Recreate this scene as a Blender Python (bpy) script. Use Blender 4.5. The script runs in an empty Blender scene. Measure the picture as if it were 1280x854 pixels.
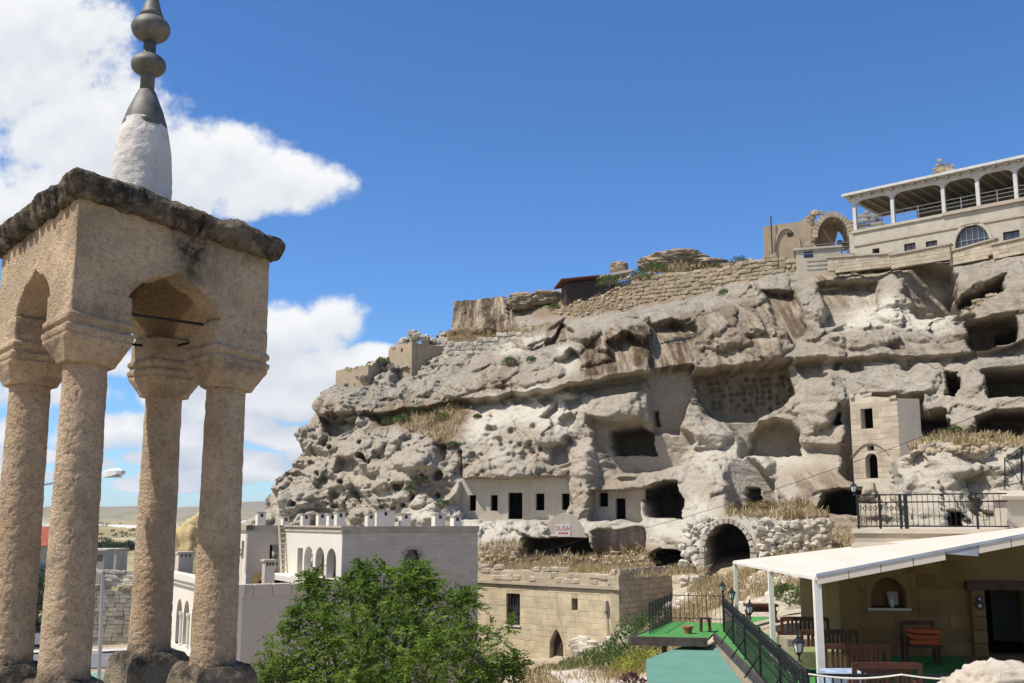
import bpy, bmesh, math, random
import numpy as np
from mathutils import Vector, Matrix
from mathutils.geometry import tessellate_polygon

scene = bpy.context.scene
random.seed(7)
R = math.radians
COL = scene.collection

# ------------------------------------------------------------------ camera
FPX, CXP, CYP = 1300.0, 640.0, 427.0            # focal length and centre in photograph pixels
PITCH = math.atan(225.0 / FPX)                  # the horizon lies 225 px under the centre
SP, CP = math.sin(PITCH), math.cos(PITCH)
cam_d = bpy.data.cameras.new('camera')
cam = bpy.data.objects.new('camera', cam_d)
COL.objects.link(cam)
cam.location = (0, 0, 0)
cam.rotation_euler = (math.pi / 2 + PITCH, 0, 0)
cam_d.sensor_width = 36.0
cam_d.lens = FPX / 1280.0 * 36.0
cam_d.clip_start = 0.05
cam_d.clip_end = 20000
scene.camera = cam

# ------------------------------------------------------------------ world and sun
SUN_DIR = Vector((-0.50, -0.19, 0.85)).normalized()       # from the scene towards the sun
SUN_EL = math.asin(SUN_DIR.z)
SUN_AZ = math.atan2(SUN_DIR.x, SUN_DIR.y)                  # from +Y towards +X
world = bpy.data.worlds.new('World')
scene.world = world
world.use_nodes = True
wt = world.node_tree
for n in list(wt.nodes):
    wt.nodes.remove(n)

def wn(kind, **kw):
    n = wt.nodes.new(kind)
    for k, v in kw.items():
        setattr(n, k, v)
    return n

def wmath(op, a, b=None, c=None, clamp=False):
    n = wn('ShaderNodeMath', operation=op, use_clamp=clamp)
    for i, v in enumerate((a, b, c)):
        if v is None:
            continue
        if isinstance(v, (int, float)):
            n.inputs[i].default_value = v
        else:
            wt.links.new(v, n.inputs[i])
    return n.outputs[0]

sky = wn('ShaderNodeTexSky', sky_type='NISHITA')
sky.sun_disc = False
sky.sun_elevation = SUN_EL
sky.sun_rotation = SUN_AZ
sky.altitude = 1000
sky.air_density = 1.0
sky.dust_density = 0.3
sky.ozone_density = 3.0
tc = wn('ShaderNodeTexCoord')
sep = wn('ShaderNodeSeparateXYZ')
wt.links.new(tc.outputs['Generated'], sep.inputs[0])
dx, dy, dz = sep.outputs
ady = wmath('MAXIMUM', wmath('ABSOLUTE', dy), 0.12)
uu = wmath('DIVIDE', dx, ady)
vv = wmath('DIVIDE', dz, ady)
comb = wn('ShaderNodeCombineXYZ')
wt.links.new(uu, comb.inputs[0]); wt.links.new(vv, comb.inputs[1]); wt.links.new(dy, comb.inputs[2])
UV = comb.outputs[0]

def wnoise(scale, detail, rough, off=(0, 0, 0), vec=None, dist=0.0):
    m = wn('ShaderNodeMapping')
    m.inputs['Location'].default_value = off
    wt.links.new(vec or UV, m.inputs['Vector'])
    n = wn('ShaderNodeTexNoise')
    n.inputs['Scale'].default_value = scale
    n.inputs['Detail'].default_value = detail
    n.inputs['Roughness'].default_value = rough
    n.inputs['Distortion'].default_value = dist
    wt.links.new(m.outputs[0], n.inputs['Vector'])
    return n.outputs['Fac']

def ray(px, py):
    u, v = (px - CXP) / FPX, (CYP - py) / FPX
    return Vector((u, CP - SP * v, SP + CP * v))

def at(px, py, D):
    r = ray(px, py)
    return r * (D / r.y)

# cumulus heaps of that day: lobes in the sky, broken up by noise
LOBES = [  # direction given by a picture position, then the radii
    (45, 70, 150, 110), (110, 165, 150, 95), (240, 210, 140, 75), (335, 232, 105, 55), (20, 250, 150, 70),
    (355, 415, 100, 55), (415, 395, 60, 42), (60, 430, 120, 50), (465, 447, 40, 24), (-140, 180, 190, 120),
    (-160, 460, 220, 60), (-420, 120, 240, 150), (-500, 420, 260, 120)]
rc = random.Random(4)
for row, (y0, n_, rx_, ry_) in enumerate([(600, 9, 62, 13), (575, 8, 62, 17), (540, 7, 68, 22), (500, 6, 78, 29), (458, 5, 78, 34)]):   # banks towards the horizon
    for k in range(n_):
        LOBES.append((-60 + (k + rc.random() * 0.8) * 470 / n_, y0 + rc.uniform(-9, 9), rx_ * rc.uniform(0.6, 1.3), ry_ * rc.uniform(0.7, 1.3)))

def cloud_density(dv):
    v_ = wmath('ADD', vv, dv) if dv else vv
    d = None
    for (px, py, rx, ry) in LOBES:
        r = ray(px, py)
        cu, cv = r.x / r.y, r.z / r.y
        p_ = wmath('MULTIPLY_ADD', uu, FPX / rx, -cu * FPX / rx)
        q_ = wmath('MULTIPLY_ADD', v_, FPX / ry, -cv * FPX / ry)
        e = wmath('SUBTRACT', 1.0, wmath('MULTIPLY_ADD', p_, p_, wmath('MULTIPLY', q_, q_)))
        d = e if d is None else wmath('MAXIMUM', d, e)
    d = wmath('MAXIMUM', d, -2.0)
    d = wmath('ADD', wmath('MULTIPLY', d, front), wmath('MULTIPLY', gen, back))
    off = (0, dv, 0)
    d = wmath('MULTIPLY_ADD', wmath('SUBTRACT', wnoise(7.0, 10, 0.6, off), 0.5), 3.4, d)
    d = wmath('MULTIPLY_ADD', wmath('SUBTRACT', wnoise(22.0, 6, 0.62, (5, 1 + dv, 0)), 0.5), 1.1, d)
    return d
front = wmath('GREATER_THAN', dy, 0.0)
away = wnoise(2.4, 4, 0.5, (3, 7, 1))                        # unseen heaps in the rest of the sky, increased to whiten the fill light
west = wmath('MULTIPLY', wmath('SUBTRACT', 0.3, dx), 2.5, clamp=True)
gen = wmath('SUBTRACT', wmath('MULTIPLY', wmath('SUBTRACT', away, 0.42), 6.0), wmath('MULTIPLY', wmath('SUBTRACT', 1.0, west), 3.0))
back = wmath('SUBTRACT', 1.0, front)
d0 = cloud_density(0.0)
d1_ = cloud_density(0.022)
mr = wn('ShaderNodeMapRange', interpolation_type='SMOOTHSTEP')
mr.inputs['From Min'].default_value = -0.05
mr.inputs['From Max'].default_value = 0.55
wt.links.new(d0, mr.inputs['Value'])
cover = mr.outputs[0]
# lit from above: tops are bright, the thick middles and the bases grey
shade = wmath('MULTIPLY_ADD', wmath('SUBTRACT', d0, d1_), 0.42, 0.74)
shade = wmath('SUBTRACT', shade, wmath('MULTIPLY', wmath('MAXIMUM', wmath('SUBTRACT', d0, 0.5), 0.0), 0.16))
low = wmath('MAXIMUM', wmath('MULTIPLY', wmath('SUBTRACT', 0.26, vv), 0.9), 0.0)
shade = wmath('SUBTRACT', shade, low, clamp=True)
crgb = wn('ShaderNodeMix', data_type='RGBA')
crgb.inputs[6].default_value = (5.0, 5.6, 6.8, 1)
crgb.inputs[7].default_value = (9.2, 9.3, 9.4, 1)
wt.links.new(shade, crgb.inputs[0])
hsv = wn('ShaderNodeHueSaturation')
hsv.inputs['Saturation'].default_value = 1.12
hsv.inputs['Value'].default_value = 1.0
wt.links.new(sky.outputs[0], hsv.inputs['Color'])
mixc = wn('ShaderNodeMix', data_type='RGBA')
wt.links.new(cover, mixc.inputs[0])
wb = wn('ShaderNodeMix', data_type='RGBA', blend_type='MULTIPLY')   # white balance of the blue
wb.inputs[0].default_value = 1.0
wb.inputs[7].default_value = (0.94, 1.25, 1.58, 1)
wt.links.new(hsv.outputs[0], wb.inputs[6])
wt.links.new(wb.outputs[2], mixc.inputs[6])
wt.links.new(crgb.outputs[2], mixc.inputs[7])
bg = wn('ShaderNodeBackground')
bg.inputs['Strength'].default_value = 0.09
wt.links.new(mixc.outputs[2], bg.inputs['Color'])
wo = wn('ShaderNodeOutputWorld')
wt.links.new(bg.outputs[0], wo.inputs['Surface'])

sun_d = bpy.data.lights.new('sun', 'SUN')
sun_d.energy = 5.0
sun_d.angle = R(0.53)
sun_d.color = (1.0, 0.955, 0.88)
sun = bpy.data.objects.new('sun', sun_d)
COL.objects.link(sun)
sun.rotation_euler = (-SUN_DIR).to_track_quat('-Z', 'Y').to_euler()
sun.location = (-30, -10, 60)

scene.view_settings.view_transform = 'Standard'
scene.view_settings.look = 'None'
scene.view_settings.exposure = 0.20
scene.view_settings.gamma = 1.0
scene.view_settings.use_curve_mapping = False
scene.render.engine = 'CYCLES'
scene.cycles.use_denoising = True
scene.cycles.max_bounces = 6
scene.cycles.diffuse_bounces = 3
scene.cycles.glossy_bounces = 2
scene.cycles.transparent_max_bounces = 12
scene.cycles.caustics_reflective = False
scene.cycles.caustics_refractive = False

# ------------------------------------------------------------------ numpy noise
_rs = np.random.RandomState(11)
_PERM = _rs.permutation(4096).astype(np.int64)
_VAL = _rs.rand(4096)

def vnoise(x, y, z):
    x = np.asarray(x, float); y = np.asarray(y, float) + np.zeros_like(x); z = np.asarray(z, float) + np.zeros_like(x)
    xi = np.floor(x); yi = np.floor(y); zi = np.floor(z)
    fx = x - xi; fy = y - yi; fz = z - zi
    fx = fx * fx * fx * (fx * (fx * 6 - 15) + 10); fy = fy * fy * fy * (fy * (fy * 6 - 15) + 10); fz = fz * fz * fz * (fz * (fz * 6 - 15) + 10)
    xi = xi.astype(np.int64); yi = yi.astype(np.int64); zi = zi.astype(np.int64)
    def h(a, b, c):
        return _VAL[_PERM[(_PERM[(_PERM[a & 4095] + b) & 4095] + c) & 4095]]
    r = 0
    for a in (0, 1):
        for b in (0, 1):
            for c in (0, 1):
                w = (fx if a else 1 - fx) * (fy if b else 1 - fy) * (fz if c else 1 - fz)
                r = r + w * h(xi + a, yi + b, zi + c)
    return r * 2 - 1

def fbm(x, y, z, octv=4, rough=0.5, ridged=False):
    s = 0; amp = 1.0; tot = 0
    for i in range(octv):
        n = vnoise(x * 2 ** i + 17.3 * i, np.asarray(y) * 2 ** i + 5.1 * i, np.asarray(z) * 2 ** i + 9.7 * i)
        if ridged:
            n = 1 - 2 * np.abs(n)
        s = s + amp * n; tot += amp; amp *= rough
    return s / tot

def cells(x, y, seed=0, jitter=0.9, facet=False):
    """2D Worley: distance to the nearest and second-nearest point, and a random value of the nearest."""
    xi = np.floor(x).astype(np.int64); yi = np.floor(y).astype(np.int64)
    d1 = np.full(x.shape, 9.0); d2 = np.full(x.shape, 9.0); v = np.zeros(x.shape); tilt = np.zeros(x.shape)
    for a in (-1, 0, 1):
        for b in (-1, 0, 1):
            h = _PERM[(_PERM[(xi + a + seed * 77) & 4095] + yi + b) & 4095]
            px = xi + a + 0.5 + jitter * (_VAL[h] - 0.5)
            py = yi + b + 0.5 + jitter * (_VAL[(h * 31 + 7) & 4095] - 0.5)
            d = np.hypot(px - x, py - y)
            nearer = d < d1
            d2 = np.where(nearer, d1, np.minimum(d2, d))
            v = np.where(nearer, _VAL[(h * 13 + 3) & 4095], v)
            if facet:
                tl = (_VAL[(h * 5 + 1) & 4095] - 0.5) * (x - px) + (_VAL[(h * 7 + 2) & 4095] - 0.5) * (y - py)
                tilt = np.where(nearer, tl, tilt)
            d1 = np.where(nearer, d, d1)
    return (d1, d2, v, tilt) if facet else (d1, d2, v)

def sstep(a, b, x):
    t = np.clip((x - a) / (b - a), 0, 1)
    return t * t * (3 - 2 * t)

# ------------------------------------------------------------------ materials
MATS = {}

def _tree(name):
    m = bpy.data.materials.new(name)
    m.use_nodes = True
    nt = m.node_tree
    for n in list(nt.nodes):
        nt.nodes.remove(n)
    out = nt.nodes.new('ShaderNodeOutputMaterial')
    b = nt.nodes.new('ShaderNodeBsdfPrincipled')
    nt.links.new(b.outputs[0], out.inputs[0])
    return m, nt, b

def nd(nt, kind, **kw):
    n = nt.nodes.new(kind)
    for k, v in kw.items():
        setattr(n, k, v)
    return n

def npos(nt, scale=(1, 1, 1), local=False):
    if local:
        s = nd(nt, 'ShaderNodeTexCoord').outputs['Object']
    else:
        s = nd(nt, 'ShaderNodeNewGeometry').outputs['Position']
    m = nd(nt, 'ShaderNodeMapping')
    m.inputs['Scale'].default_value = scale
    nt.links.new(s, m.inputs['Vector'])
    return m.outputs[0]

def nnoise(nt, vec, scale, detail=4, rough=0.55, dist=0.0):
    n = nd(nt, 'ShaderNodeTexNoise')
    n.inputs['Scale'].default_value = scale
    n.inputs['Detail'].default_value = detail
    n.inputs['Roughness'].default_value = rough
    n.inputs['Distortion'].default_value = dist
    nt.links.new(vec, n.inputs['Vector'])
    return n.outputs['Fac']

def nramp(nt, fac, stops):
    r = nd(nt, 'ShaderNodeValToRGB')
    el = r.color_ramp.elements
    while len(el) < len(stops):
        el.new(0.5)
    for e, (p, c) in zip(el, stops):
        e.position = p
        e.color = (c, c, c, 1) if isinstance(c, (int, float)) else (*c, 1)
    nt.links.new(fac, r.inputs[0])
    return r.outputs[0]

def nmix(nt, fac, a, b, mode='MIX'):
    m = nd(nt, 'ShaderNodeMix', data_type='RGBA', blend_type=mode)
    for i, v in ((0, fac), (6, a), (7, b)):
        if isinstance(v, (int, float)):
            m.inputs[i].default_value = v if i == 0 else (v, v, v, 1)
        elif isinstance(v, tuple):
            m.inputs[i].default_value = (*v, 1)
        else:
            nt.links.new(v, m.inputs[i])
    return m.outputs[2]

def nmath(nt, op, a, b=None, clamp=False):
    n = nd(nt, 'ShaderNodeMath', operation=op, use_clamp=clamp)
    for i, v in enumerate((a, b)):
        if v is None:
            continue
        if isinstance(v, (int, float)):
            n.inputs[i].default_value = v
        else:
            nt.links.new(v, n.inputs[i])
    return n.outputs[0]

def nbump(nt, b, height, strength=0.4, dist=0.05):
    bp = nd(nt, 'ShaderNodeBump')
    bp.inputs['Strength'].default_value = strength
    bp.inputs['Distance'].default_value = dist
    nt.links.new(height, bp.inputs['Height'])
    nt.links.new(bp.outputs[0], b.inputs['Normal'])

def stone_mat(name, c, var=0.25, scale=2.0, rough=0.95, bump=0.4, bdist=0.03, stain=None, stain_amt=0.4, stain_scale=0.7,
              rnd=0.0, vstreak=False, local=False, fine=30.0, metal=0.0):
    """Plain mineral or painted surface: base colour with mottling, optional stains, random tint per object, fine relief."""
    m, nt, b = _tree(name)
    v = npos(nt, local=local)
    n1 = nnoise(nt, v, scale, 6, 0.6)
    lo = tuple(max(0, x * (1 - var)) for x in c); hi = tuple(min(0.9, x * (1 + var)) for x in c)
    colr = nramp(nt, n1, [(0.3, lo), (0.7, hi)])
    if stain:
        v2 = npos(nt, (1, 1, 0.18 if vstreak else 1), local=local)
        n2 = nnoise(nt, v2, stain_scale, 6, 0.65)
        f = nramp(nt, n2, [(0.62 - 0.25 * stain_amt, 0.0), (0.78, min(1.0, 0.4 + stain_amt))])
        colr = nmix(nt, f, colr, stain)
    if rnd:
        oi = nd(nt, 'ShaderNodeObjectInfo')
        g = nramp(nt, oi.outputs['Random'], [(0.0, 1 - rnd), (1.0, 1 + rnd * 0.6)])
        colr = nmix(nt, 1.0, colr, g, 'MULTIPLY')
    nt.links.new(colr, b.inputs['Base Color'])
    b.inputs['Roughness'].default_value = rough
    b.inputs['Metallic'].default_value = metal
    b.inputs['Specular IOR Level'].default_value = 0.25
    if bump:
        nb = nnoise(nt, v, fine, 5, 0.65)
        nbump(nt, b, nb, bump, bdist)
    MATS[name] = m
    return m

def plain_mat(name, c, rough=0.6, metal=0.0, var=0.1, scale=8.0, spec=0.3):
    m, nt, b = _tree(name)
    n1 = nnoise(nt, npos(nt), scale, 4)
    nt.links.new(nramp(nt, n1, [(0.3, tuple(x * (1 - var) for x in c)), (0.7, tuple(min(1, x * (1 + var)) for x in c))]), b.inputs['Base Color'])
    b.inputs['Roughness'].default_value = rough
    b.inputs['Metallic'].default_value = metal
    b.inputs['Specular IOR Level'].default_value = spec
    MATS[name] = m
    return m

def leaf_mat(name, c1, c2, trans=0.35, rnd_scale=1.5):
    m, nt, b = _tree(name)
    v = npos(nt)
    f = nnoise(nt, v, rnd_scale, 3)
    at_ = nd(nt, 'ShaderNodeAttribute', attribute_name='tint')
    f2 = nmath(nt, 'ADD', nmath(nt, 'MULTIPLY', f, 0.5), nmath(nt, 'MULTIPLY', at_.outputs['Fac'], 0.5))
    colr = nramp(nt, f2, [(0.2, c1), (0.75, c2)])
    nt.links.new(colr, b.inputs['Base Color'])
    b.inputs['Roughness'].default_value = 0.6
    b.inputs['Specular IOR Level'].default_value = 0.25
    tr = nd(nt, 'ShaderNodeBsdfTranslucent')
    nt.links.new(colr, tr.inputs['Color'])
    mx = nd(nt, 'ShaderNodeMixShader')
    mx.inputs[0].default_value = trans
    nt.links.new(b.outputs[0], mx.inputs[1]); nt.links.new(tr.outputs[0], mx.inputs[2])
    out = [n for n in nt.nodes if n.type == 'OUTPUT_MATERIAL'][0]
    nt.links.new(mx.outputs[0], out.inputs[0])
    MATS[name] = m
    return m

# ------------------------------------------------------------------ objects
def tag(o, label=None, cat=None, group=None, kind=None):
    if label: o['label'] = label
    if cat: o['category'] = cat
    if group: o['group'] = group
    if kind: o['kind'] = kind
    return o

def thing(name, loc, label, cat, group=None, rz=0.0):
    o = bpy.data.objects.new(name, None)
    o.empty_display_size = 0.2
    o.location = loc
    o.rotation_euler = (0, 0, rz)
    COL.objects.link(o)
    return tag(o, label, cat, group)

def world_of(o):
    m = Matrix.LocRotScale(o.location, o.rotation_euler, o.scale)
    return (world_of(o.parent) @ o.matrix_parent_inverse @ m) if o.parent else m

def link(name, me, mat, parent=None, keep=True):
    """Link a mesh as one object; with keep the mesh coordinates are world coordinates even under a parent."""
    o = bpy.data.objects.new(name, me)
    if mat is not None and not me.materials:
        me.materials.append(MATS[mat] if isinstance(mat, str) else mat)
    COL.objects.link(o)
    if parent:
        o.parent = parent
        if keep:
            o.matrix_parent_inverse = world_of(parent).inverted()
    return o

def copy_tree(o, parent=None):
    c = o.copy()
    COL.objects.link(c)
    if parent:
        c.parent = parent
    for ch in list(o.children):
        copy_tree(ch, c)
    return c

class MB:
    """Collects faces; build() makes ONE mesh object of them."""
    def __init__(self):
        self.v = []; self.f = []
    def add(self, vs, fs):
        k = len(self.v)
        self.v.extend([tuple(p) for p in vs])
        self.f.extend([tuple(i + k for i in q) for q in fs])
        return self
    def box(self, c, s, rz=0.0, M=None, jit=0.0, rnd=random):
        hx, hy, hz = s[0] / 2, s[1] / 2, s[2] / 2
        vs = []
        cr, sr = math.cos(rz), math.sin(rz)
        for z in (-hz, hz):
            for (x, y) in ((-hx, -hy), (hx, -hy), (hx, hy), (-hx, hy)):
                if jit:
                    x += rnd.uniform(-jit, jit); y += rnd.uniform(-jit, jit)
                zz = z + (rnd.uniform(-jit, jit) if jit else 0)
                p = Vector((c[0] + x * cr - y * sr, c[1] + x * sr + y * cr, c[2] + zz))
                vs.append(M @ p if M else p)
        return self.add(vs, [(0, 3, 2, 1), (4, 5, 6, 7), (0, 1, 5, 4), (1, 2, 6, 5), (2, 3, 7, 6), (3, 0, 4, 7)])
    def bar(self, a, b, w, h=None, up=(0, 0, 1)):
        a, b = Vector(a), Vector(b)
        h = h or w
        d = (b - a).normalized()
        u = Vector(up)
        if abs(d.dot(u)) > 0.98:
            u = Vector((1, 0, 0))
        s = d.cross(u).normalized(); t = s.cross(d)
        vs = []
        for p in (a, b):
            for (i, j) in ((-1, -1), (1, -1), (1, 1), (-1, 1)):
                vs.append(p + s * (i * w / 2) + t * (j * h / 2))
        return self.add(vs, [(0, 1, 2, 3), (7, 6, 5, 4), (0, 4, 5, 1), (1, 5, 6, 2), (2, 6, 7, 3), (3, 7, 4, 0)])
    def tube(self, pts, r, n=6, cap=True):
        pts = [Vector(p) for p in pts]
        rr = r if isinstance(r, (list, tuple)) else [r] * len(pts)
        rings = []
        prev = None
        for i, p in enumerate(pts):
            d = (pts[min(i + 1, len(pts) - 1)] - pts[max(i - 1, 0)]).normalized()
            if prev is None:
                u = Vector((0, 0, 1)) if abs(d.z) < 0.9 else Vector((1, 0, 0))
                s = d.cross(u).normalized()
            else:
                s = (prev - d * prev.dot(d)).normalized()
            prev = s
            t = d.cross(s)
            rings.append([p + (s * math.cos(2 * math.pi * k / n) + t * math.sin(2 * math.pi * k / n)) * rr[i] for k in range(n)])
        vs = [q for ring in rings for q in ring]
        fs = []
        for i in range(len(pts) - 1):
            for k in range(n):
                fs.append((i * n + k, i * n + (k + 1) % n, (i + 1) * n + (k + 1) % n, (i + 1) * n + k))
        if cap:
            fs.append(tuple(range(n))[::-1]); fs.append(tuple((len(pts) - 1) * n + k for k in range(n)))
        return self.add(vs, fs)
    def lathe(self, c, prof, n=16, M=None):
        vs = []
        for (r, z) in prof:
            for k in range(n):
                a = 2 * math.pi * k / n
                p = Vector((c[0] + r * math.cos(a), c[1] + r * math.sin(a), c[2] + z))
                vs.append(M @ p if M else p)
        fs = []
        for i in range(len(prof) - 1):
            for k in range(n):
                fs.append((i * n + k, i * n + (k + 1) % n, (i + 1) * n + (k + 1) % n, (i + 1) * n + k))
        fs.append(tuple(range(n))[::-1]); fs.append(tuple((len(prof) - 1) * n + k for k in range(n)))
        return self.add(vs, fs)
    def prism(self, poly, fr, n0, n1, holes=()):
        """Outline (u, z) with holes in the plane of frame fr, from depth n0 (front) to n1 (behind)."""
        rings = [list(poly)] + [list(h) for h in holes]
        flat = [p for r_ in rings for p in r_]
        tris = tessellate_polygon([[Vector((p[0], p[1], 0)) for p in r_] for r_ in rings])
        N = len(flat)
        vs = [fr.p(u, z, n0) for (u, z) in flat] + [fr.p(u, z, n1) for (u, z) in flat]
        fs = []
        for t in tris:
            a, b_, c_ = [Vector((*flat[i], 0)) for i in t]
            t = tuple(t)
            if (b_ - a).cross(c_ - a).z < 0:
                t = t[::-1]
            fs.append(t); fs.append(tuple(i + N for i in t[::-1]))
        k = 0
        for ri, r_ in enumerate(rings):
            m = len(r_)
            area = sum(r_[i][0] * r_[(i + 1) % m][1] - r_[(i + 1) % m][0] * r_[i][1] for i in range(m))
            ccw = (area > 0) == (ri == 0)
            for i in range(m):
                j = (i + 1) % m
                q = (k + i, k + i + N, k + j + N, k + j)
                fs.append(q if ccw else q[::-1])
            k += m
        return self.add(vs, fs)
    def mesh(self, name, smooth=False):
        me = bpy.data.meshes.new(name)
        me.from_pydata(self.v, [], self.f)
        if smooth:
            me.polygons.foreach_set('use_smooth', [True] * len(me.polygons))
        me.update()
        return me
    def build(self, name, mat, parent=None, smooth=False, keep=True):
        return link(name, self.mesh(name, smooth), mat, parent, keep)

class Frame:
    """A vertical plane: origin, horizontal direction u (angle in degrees from +X), outward normal to the viewer's side."""
    def __init__(self, o, ang):
        self.o = Vector((o[0], o[1], 0))
        a = R(ang)
        self.u = Vector((math.cos(a), math.sin(a), 0))
        self.n = Vector((self.u.y, -self.u.x, 0))       # to the right of u: faces the camera when u points right
        self.ang = ang
    def p(self, u, z, n=0.0):
        """n > 0 is behind the plane"""
        return self.o + self.u * u - self.n * n + Vector((0, 0, z))
    def px(self, px, py):
        r = ray(px, py)
        t = self.o.dot(self.n) / r.dot(self.n)
        q = r * t
        return ((q - self.o).dot(self.u), q.z)
    def rect(self, x0, y0, x1, y1):
        """picture rectangle to (u0, u1, z0, z1) in the plane"""
        a = self.px(x0, (y0 + y1) / 2); b = self.px(x1, (y0 + y1) / 2)
        c = self.px((x0 + x1) / 2, y0); d = self.px((x0 + x1) / 2, y1)
        return a[0], b[0], d[1], c[1]

def rect_poly(u0, u1, z0, z1):
    return [(u0, z0), (u1, z0), (u1, z1), (u0, z1)]

def arch_poly(u0, u1, z0, zs, zt, n=8, pointed=False):
    """door shape: straight to zs, then an arch to zt"""
    p = [(u0, z0), (u1, z0)]
    c = (u0 + u1) / 2; w = (u1 - u0) / 2
    for i in range(n + 1):
        a = math.pi * i / n
        x = math.cos(a); y = math.sin(a)
        if pointed:
            y = y ** 0.8 * (1 - 0.12 * abs(x)) if y > 0 else 0
            y = (1 - abs(x) ** 1.5)
        p.append((c + w * x, zs + (zt - zs) * y))
    return p

def np_mesh(name, verts, faces, smooth=False):
    """fast mesh from numpy arrays (faces all of one size)"""
    verts = np.asarray(verts, np.float32); faces = np.asarray(faces, np.int32)
    me = bpy.data.meshes.new(name)
    k = faces.shape[1]
    me.vertices.add(len(verts)); me.vertices.foreach_set('co', verts.ravel())
    me.loops.add(faces.size); me.loops.foreach_set('vertex_index', faces.ravel())
    me.polygons.add(len(faces))
    me.polygons.foreach_set('loop_start', np.arange(0, faces.size, k, dtype=np.int32))
    me.polygons.foreach_set('loop_total', np.full(len(faces), k, np.int32))
    if smooth:
        me.polygons.foreach_set('use_smooth', np.ones(len(faces), bool))
    me.update(calc_edges=True)
    return me

def rbf_fit(P, V, lin=True):
    P = np.asarray(P, float); V = np.asarray(V, float)
    n = len(P)
    d = np.hypot(P[:, None, 0] - P[None, :, 0], P[:, None, 1] - P[None, :, 1])
    A = np.zeros((n + 3, n + 3)); A[:n, :n] = d + np.eye(n) * 0.05
    A[:n, n] = 1; A[:n, n + 1:] = P; A[n, :n] = 1; A[n + 1:, :n] = P.T
    w = np.linalg.solve(A, np.concatenate([V, np.zeros(3)]))
    def f(x, y):
        x = np.asarray(x, float); y = np.asarray(y, float)
        s = w[n] + w[n + 1] * x + w[n + 2] * y
        for i in range(n):
            s = s + w[i] * np.hypot(x - P[i, 0], y - P[i, 1])
        return s
    return f
# ------------------------------------------------------------------ worn stone: union, even out and roughen a shape
def erode(mb, voxel, amp=0.006, freq=9.0, amp2=0.0, freq2=30.0, octv=4, warp=None, smooth=True, post=None):
    """voxel-remesh the collected shape and roughen its surface; returns the mesh"""
    me = mb.mesh('tmp')
    bm = bmesh.new(); bm.from_mesh(me)
    bmesh.ops.recalc_face_normals(bm, faces=bm.faces)
    bm.to_mesh(me); bm.free()
    ob = bpy.data.objects.new('tmp', me)
    COL.objects.link(ob)
    md = ob.modifiers.new('r', 'REMESH')
    md.mode = 'VOXEL'; md.voxel_size = voxel
    dg = bpy.context.evaluated_depsgraph_get()
    out = bpy.data.meshes.new_from_object(ob.evaluated_get(dg))
    bpy.data.objects.remove(ob); bpy.data.meshes.remove(me)
    n = len(out.vertices)
    co = np.empty(n * 3, np.float32); out.vertices.foreach_get('co', co); co = co.reshape(-1, 3).astype(float)
    no = np.empty(n * 3, np.float32); out.vertices.foreach_get('normal', no); no = no.reshape(-1, 3).astype(float)
    d = fbm(co[:, 0] * freq, co[:, 1] * freq, co[:, 2] * freq, octv, 0.55) * amp
    if amp2:
        d = d - np.clip(fbm(co[:, 0] * freq2, co[:, 1] * freq2, co[:, 2] * freq2, 3, 0.6), 0.05, 1) * amp2
    co = co + no * d[:, None]
    if warp is not None:
        co = warp(co)
    out.vertices.foreach_set('co', co.astype(np.float32).ravel())
    out.polygons.foreach_set('use_smooth', np.full(len(out.polygons), smooth))
    if post is not None:
        attr = out.color_attributes.new('wear', 'FLOAT_COLOR', 'POINT')
        attr.data.foreach_set('color', post(co).astype(np.float32).ravel())
    out.update()
    return out

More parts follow.
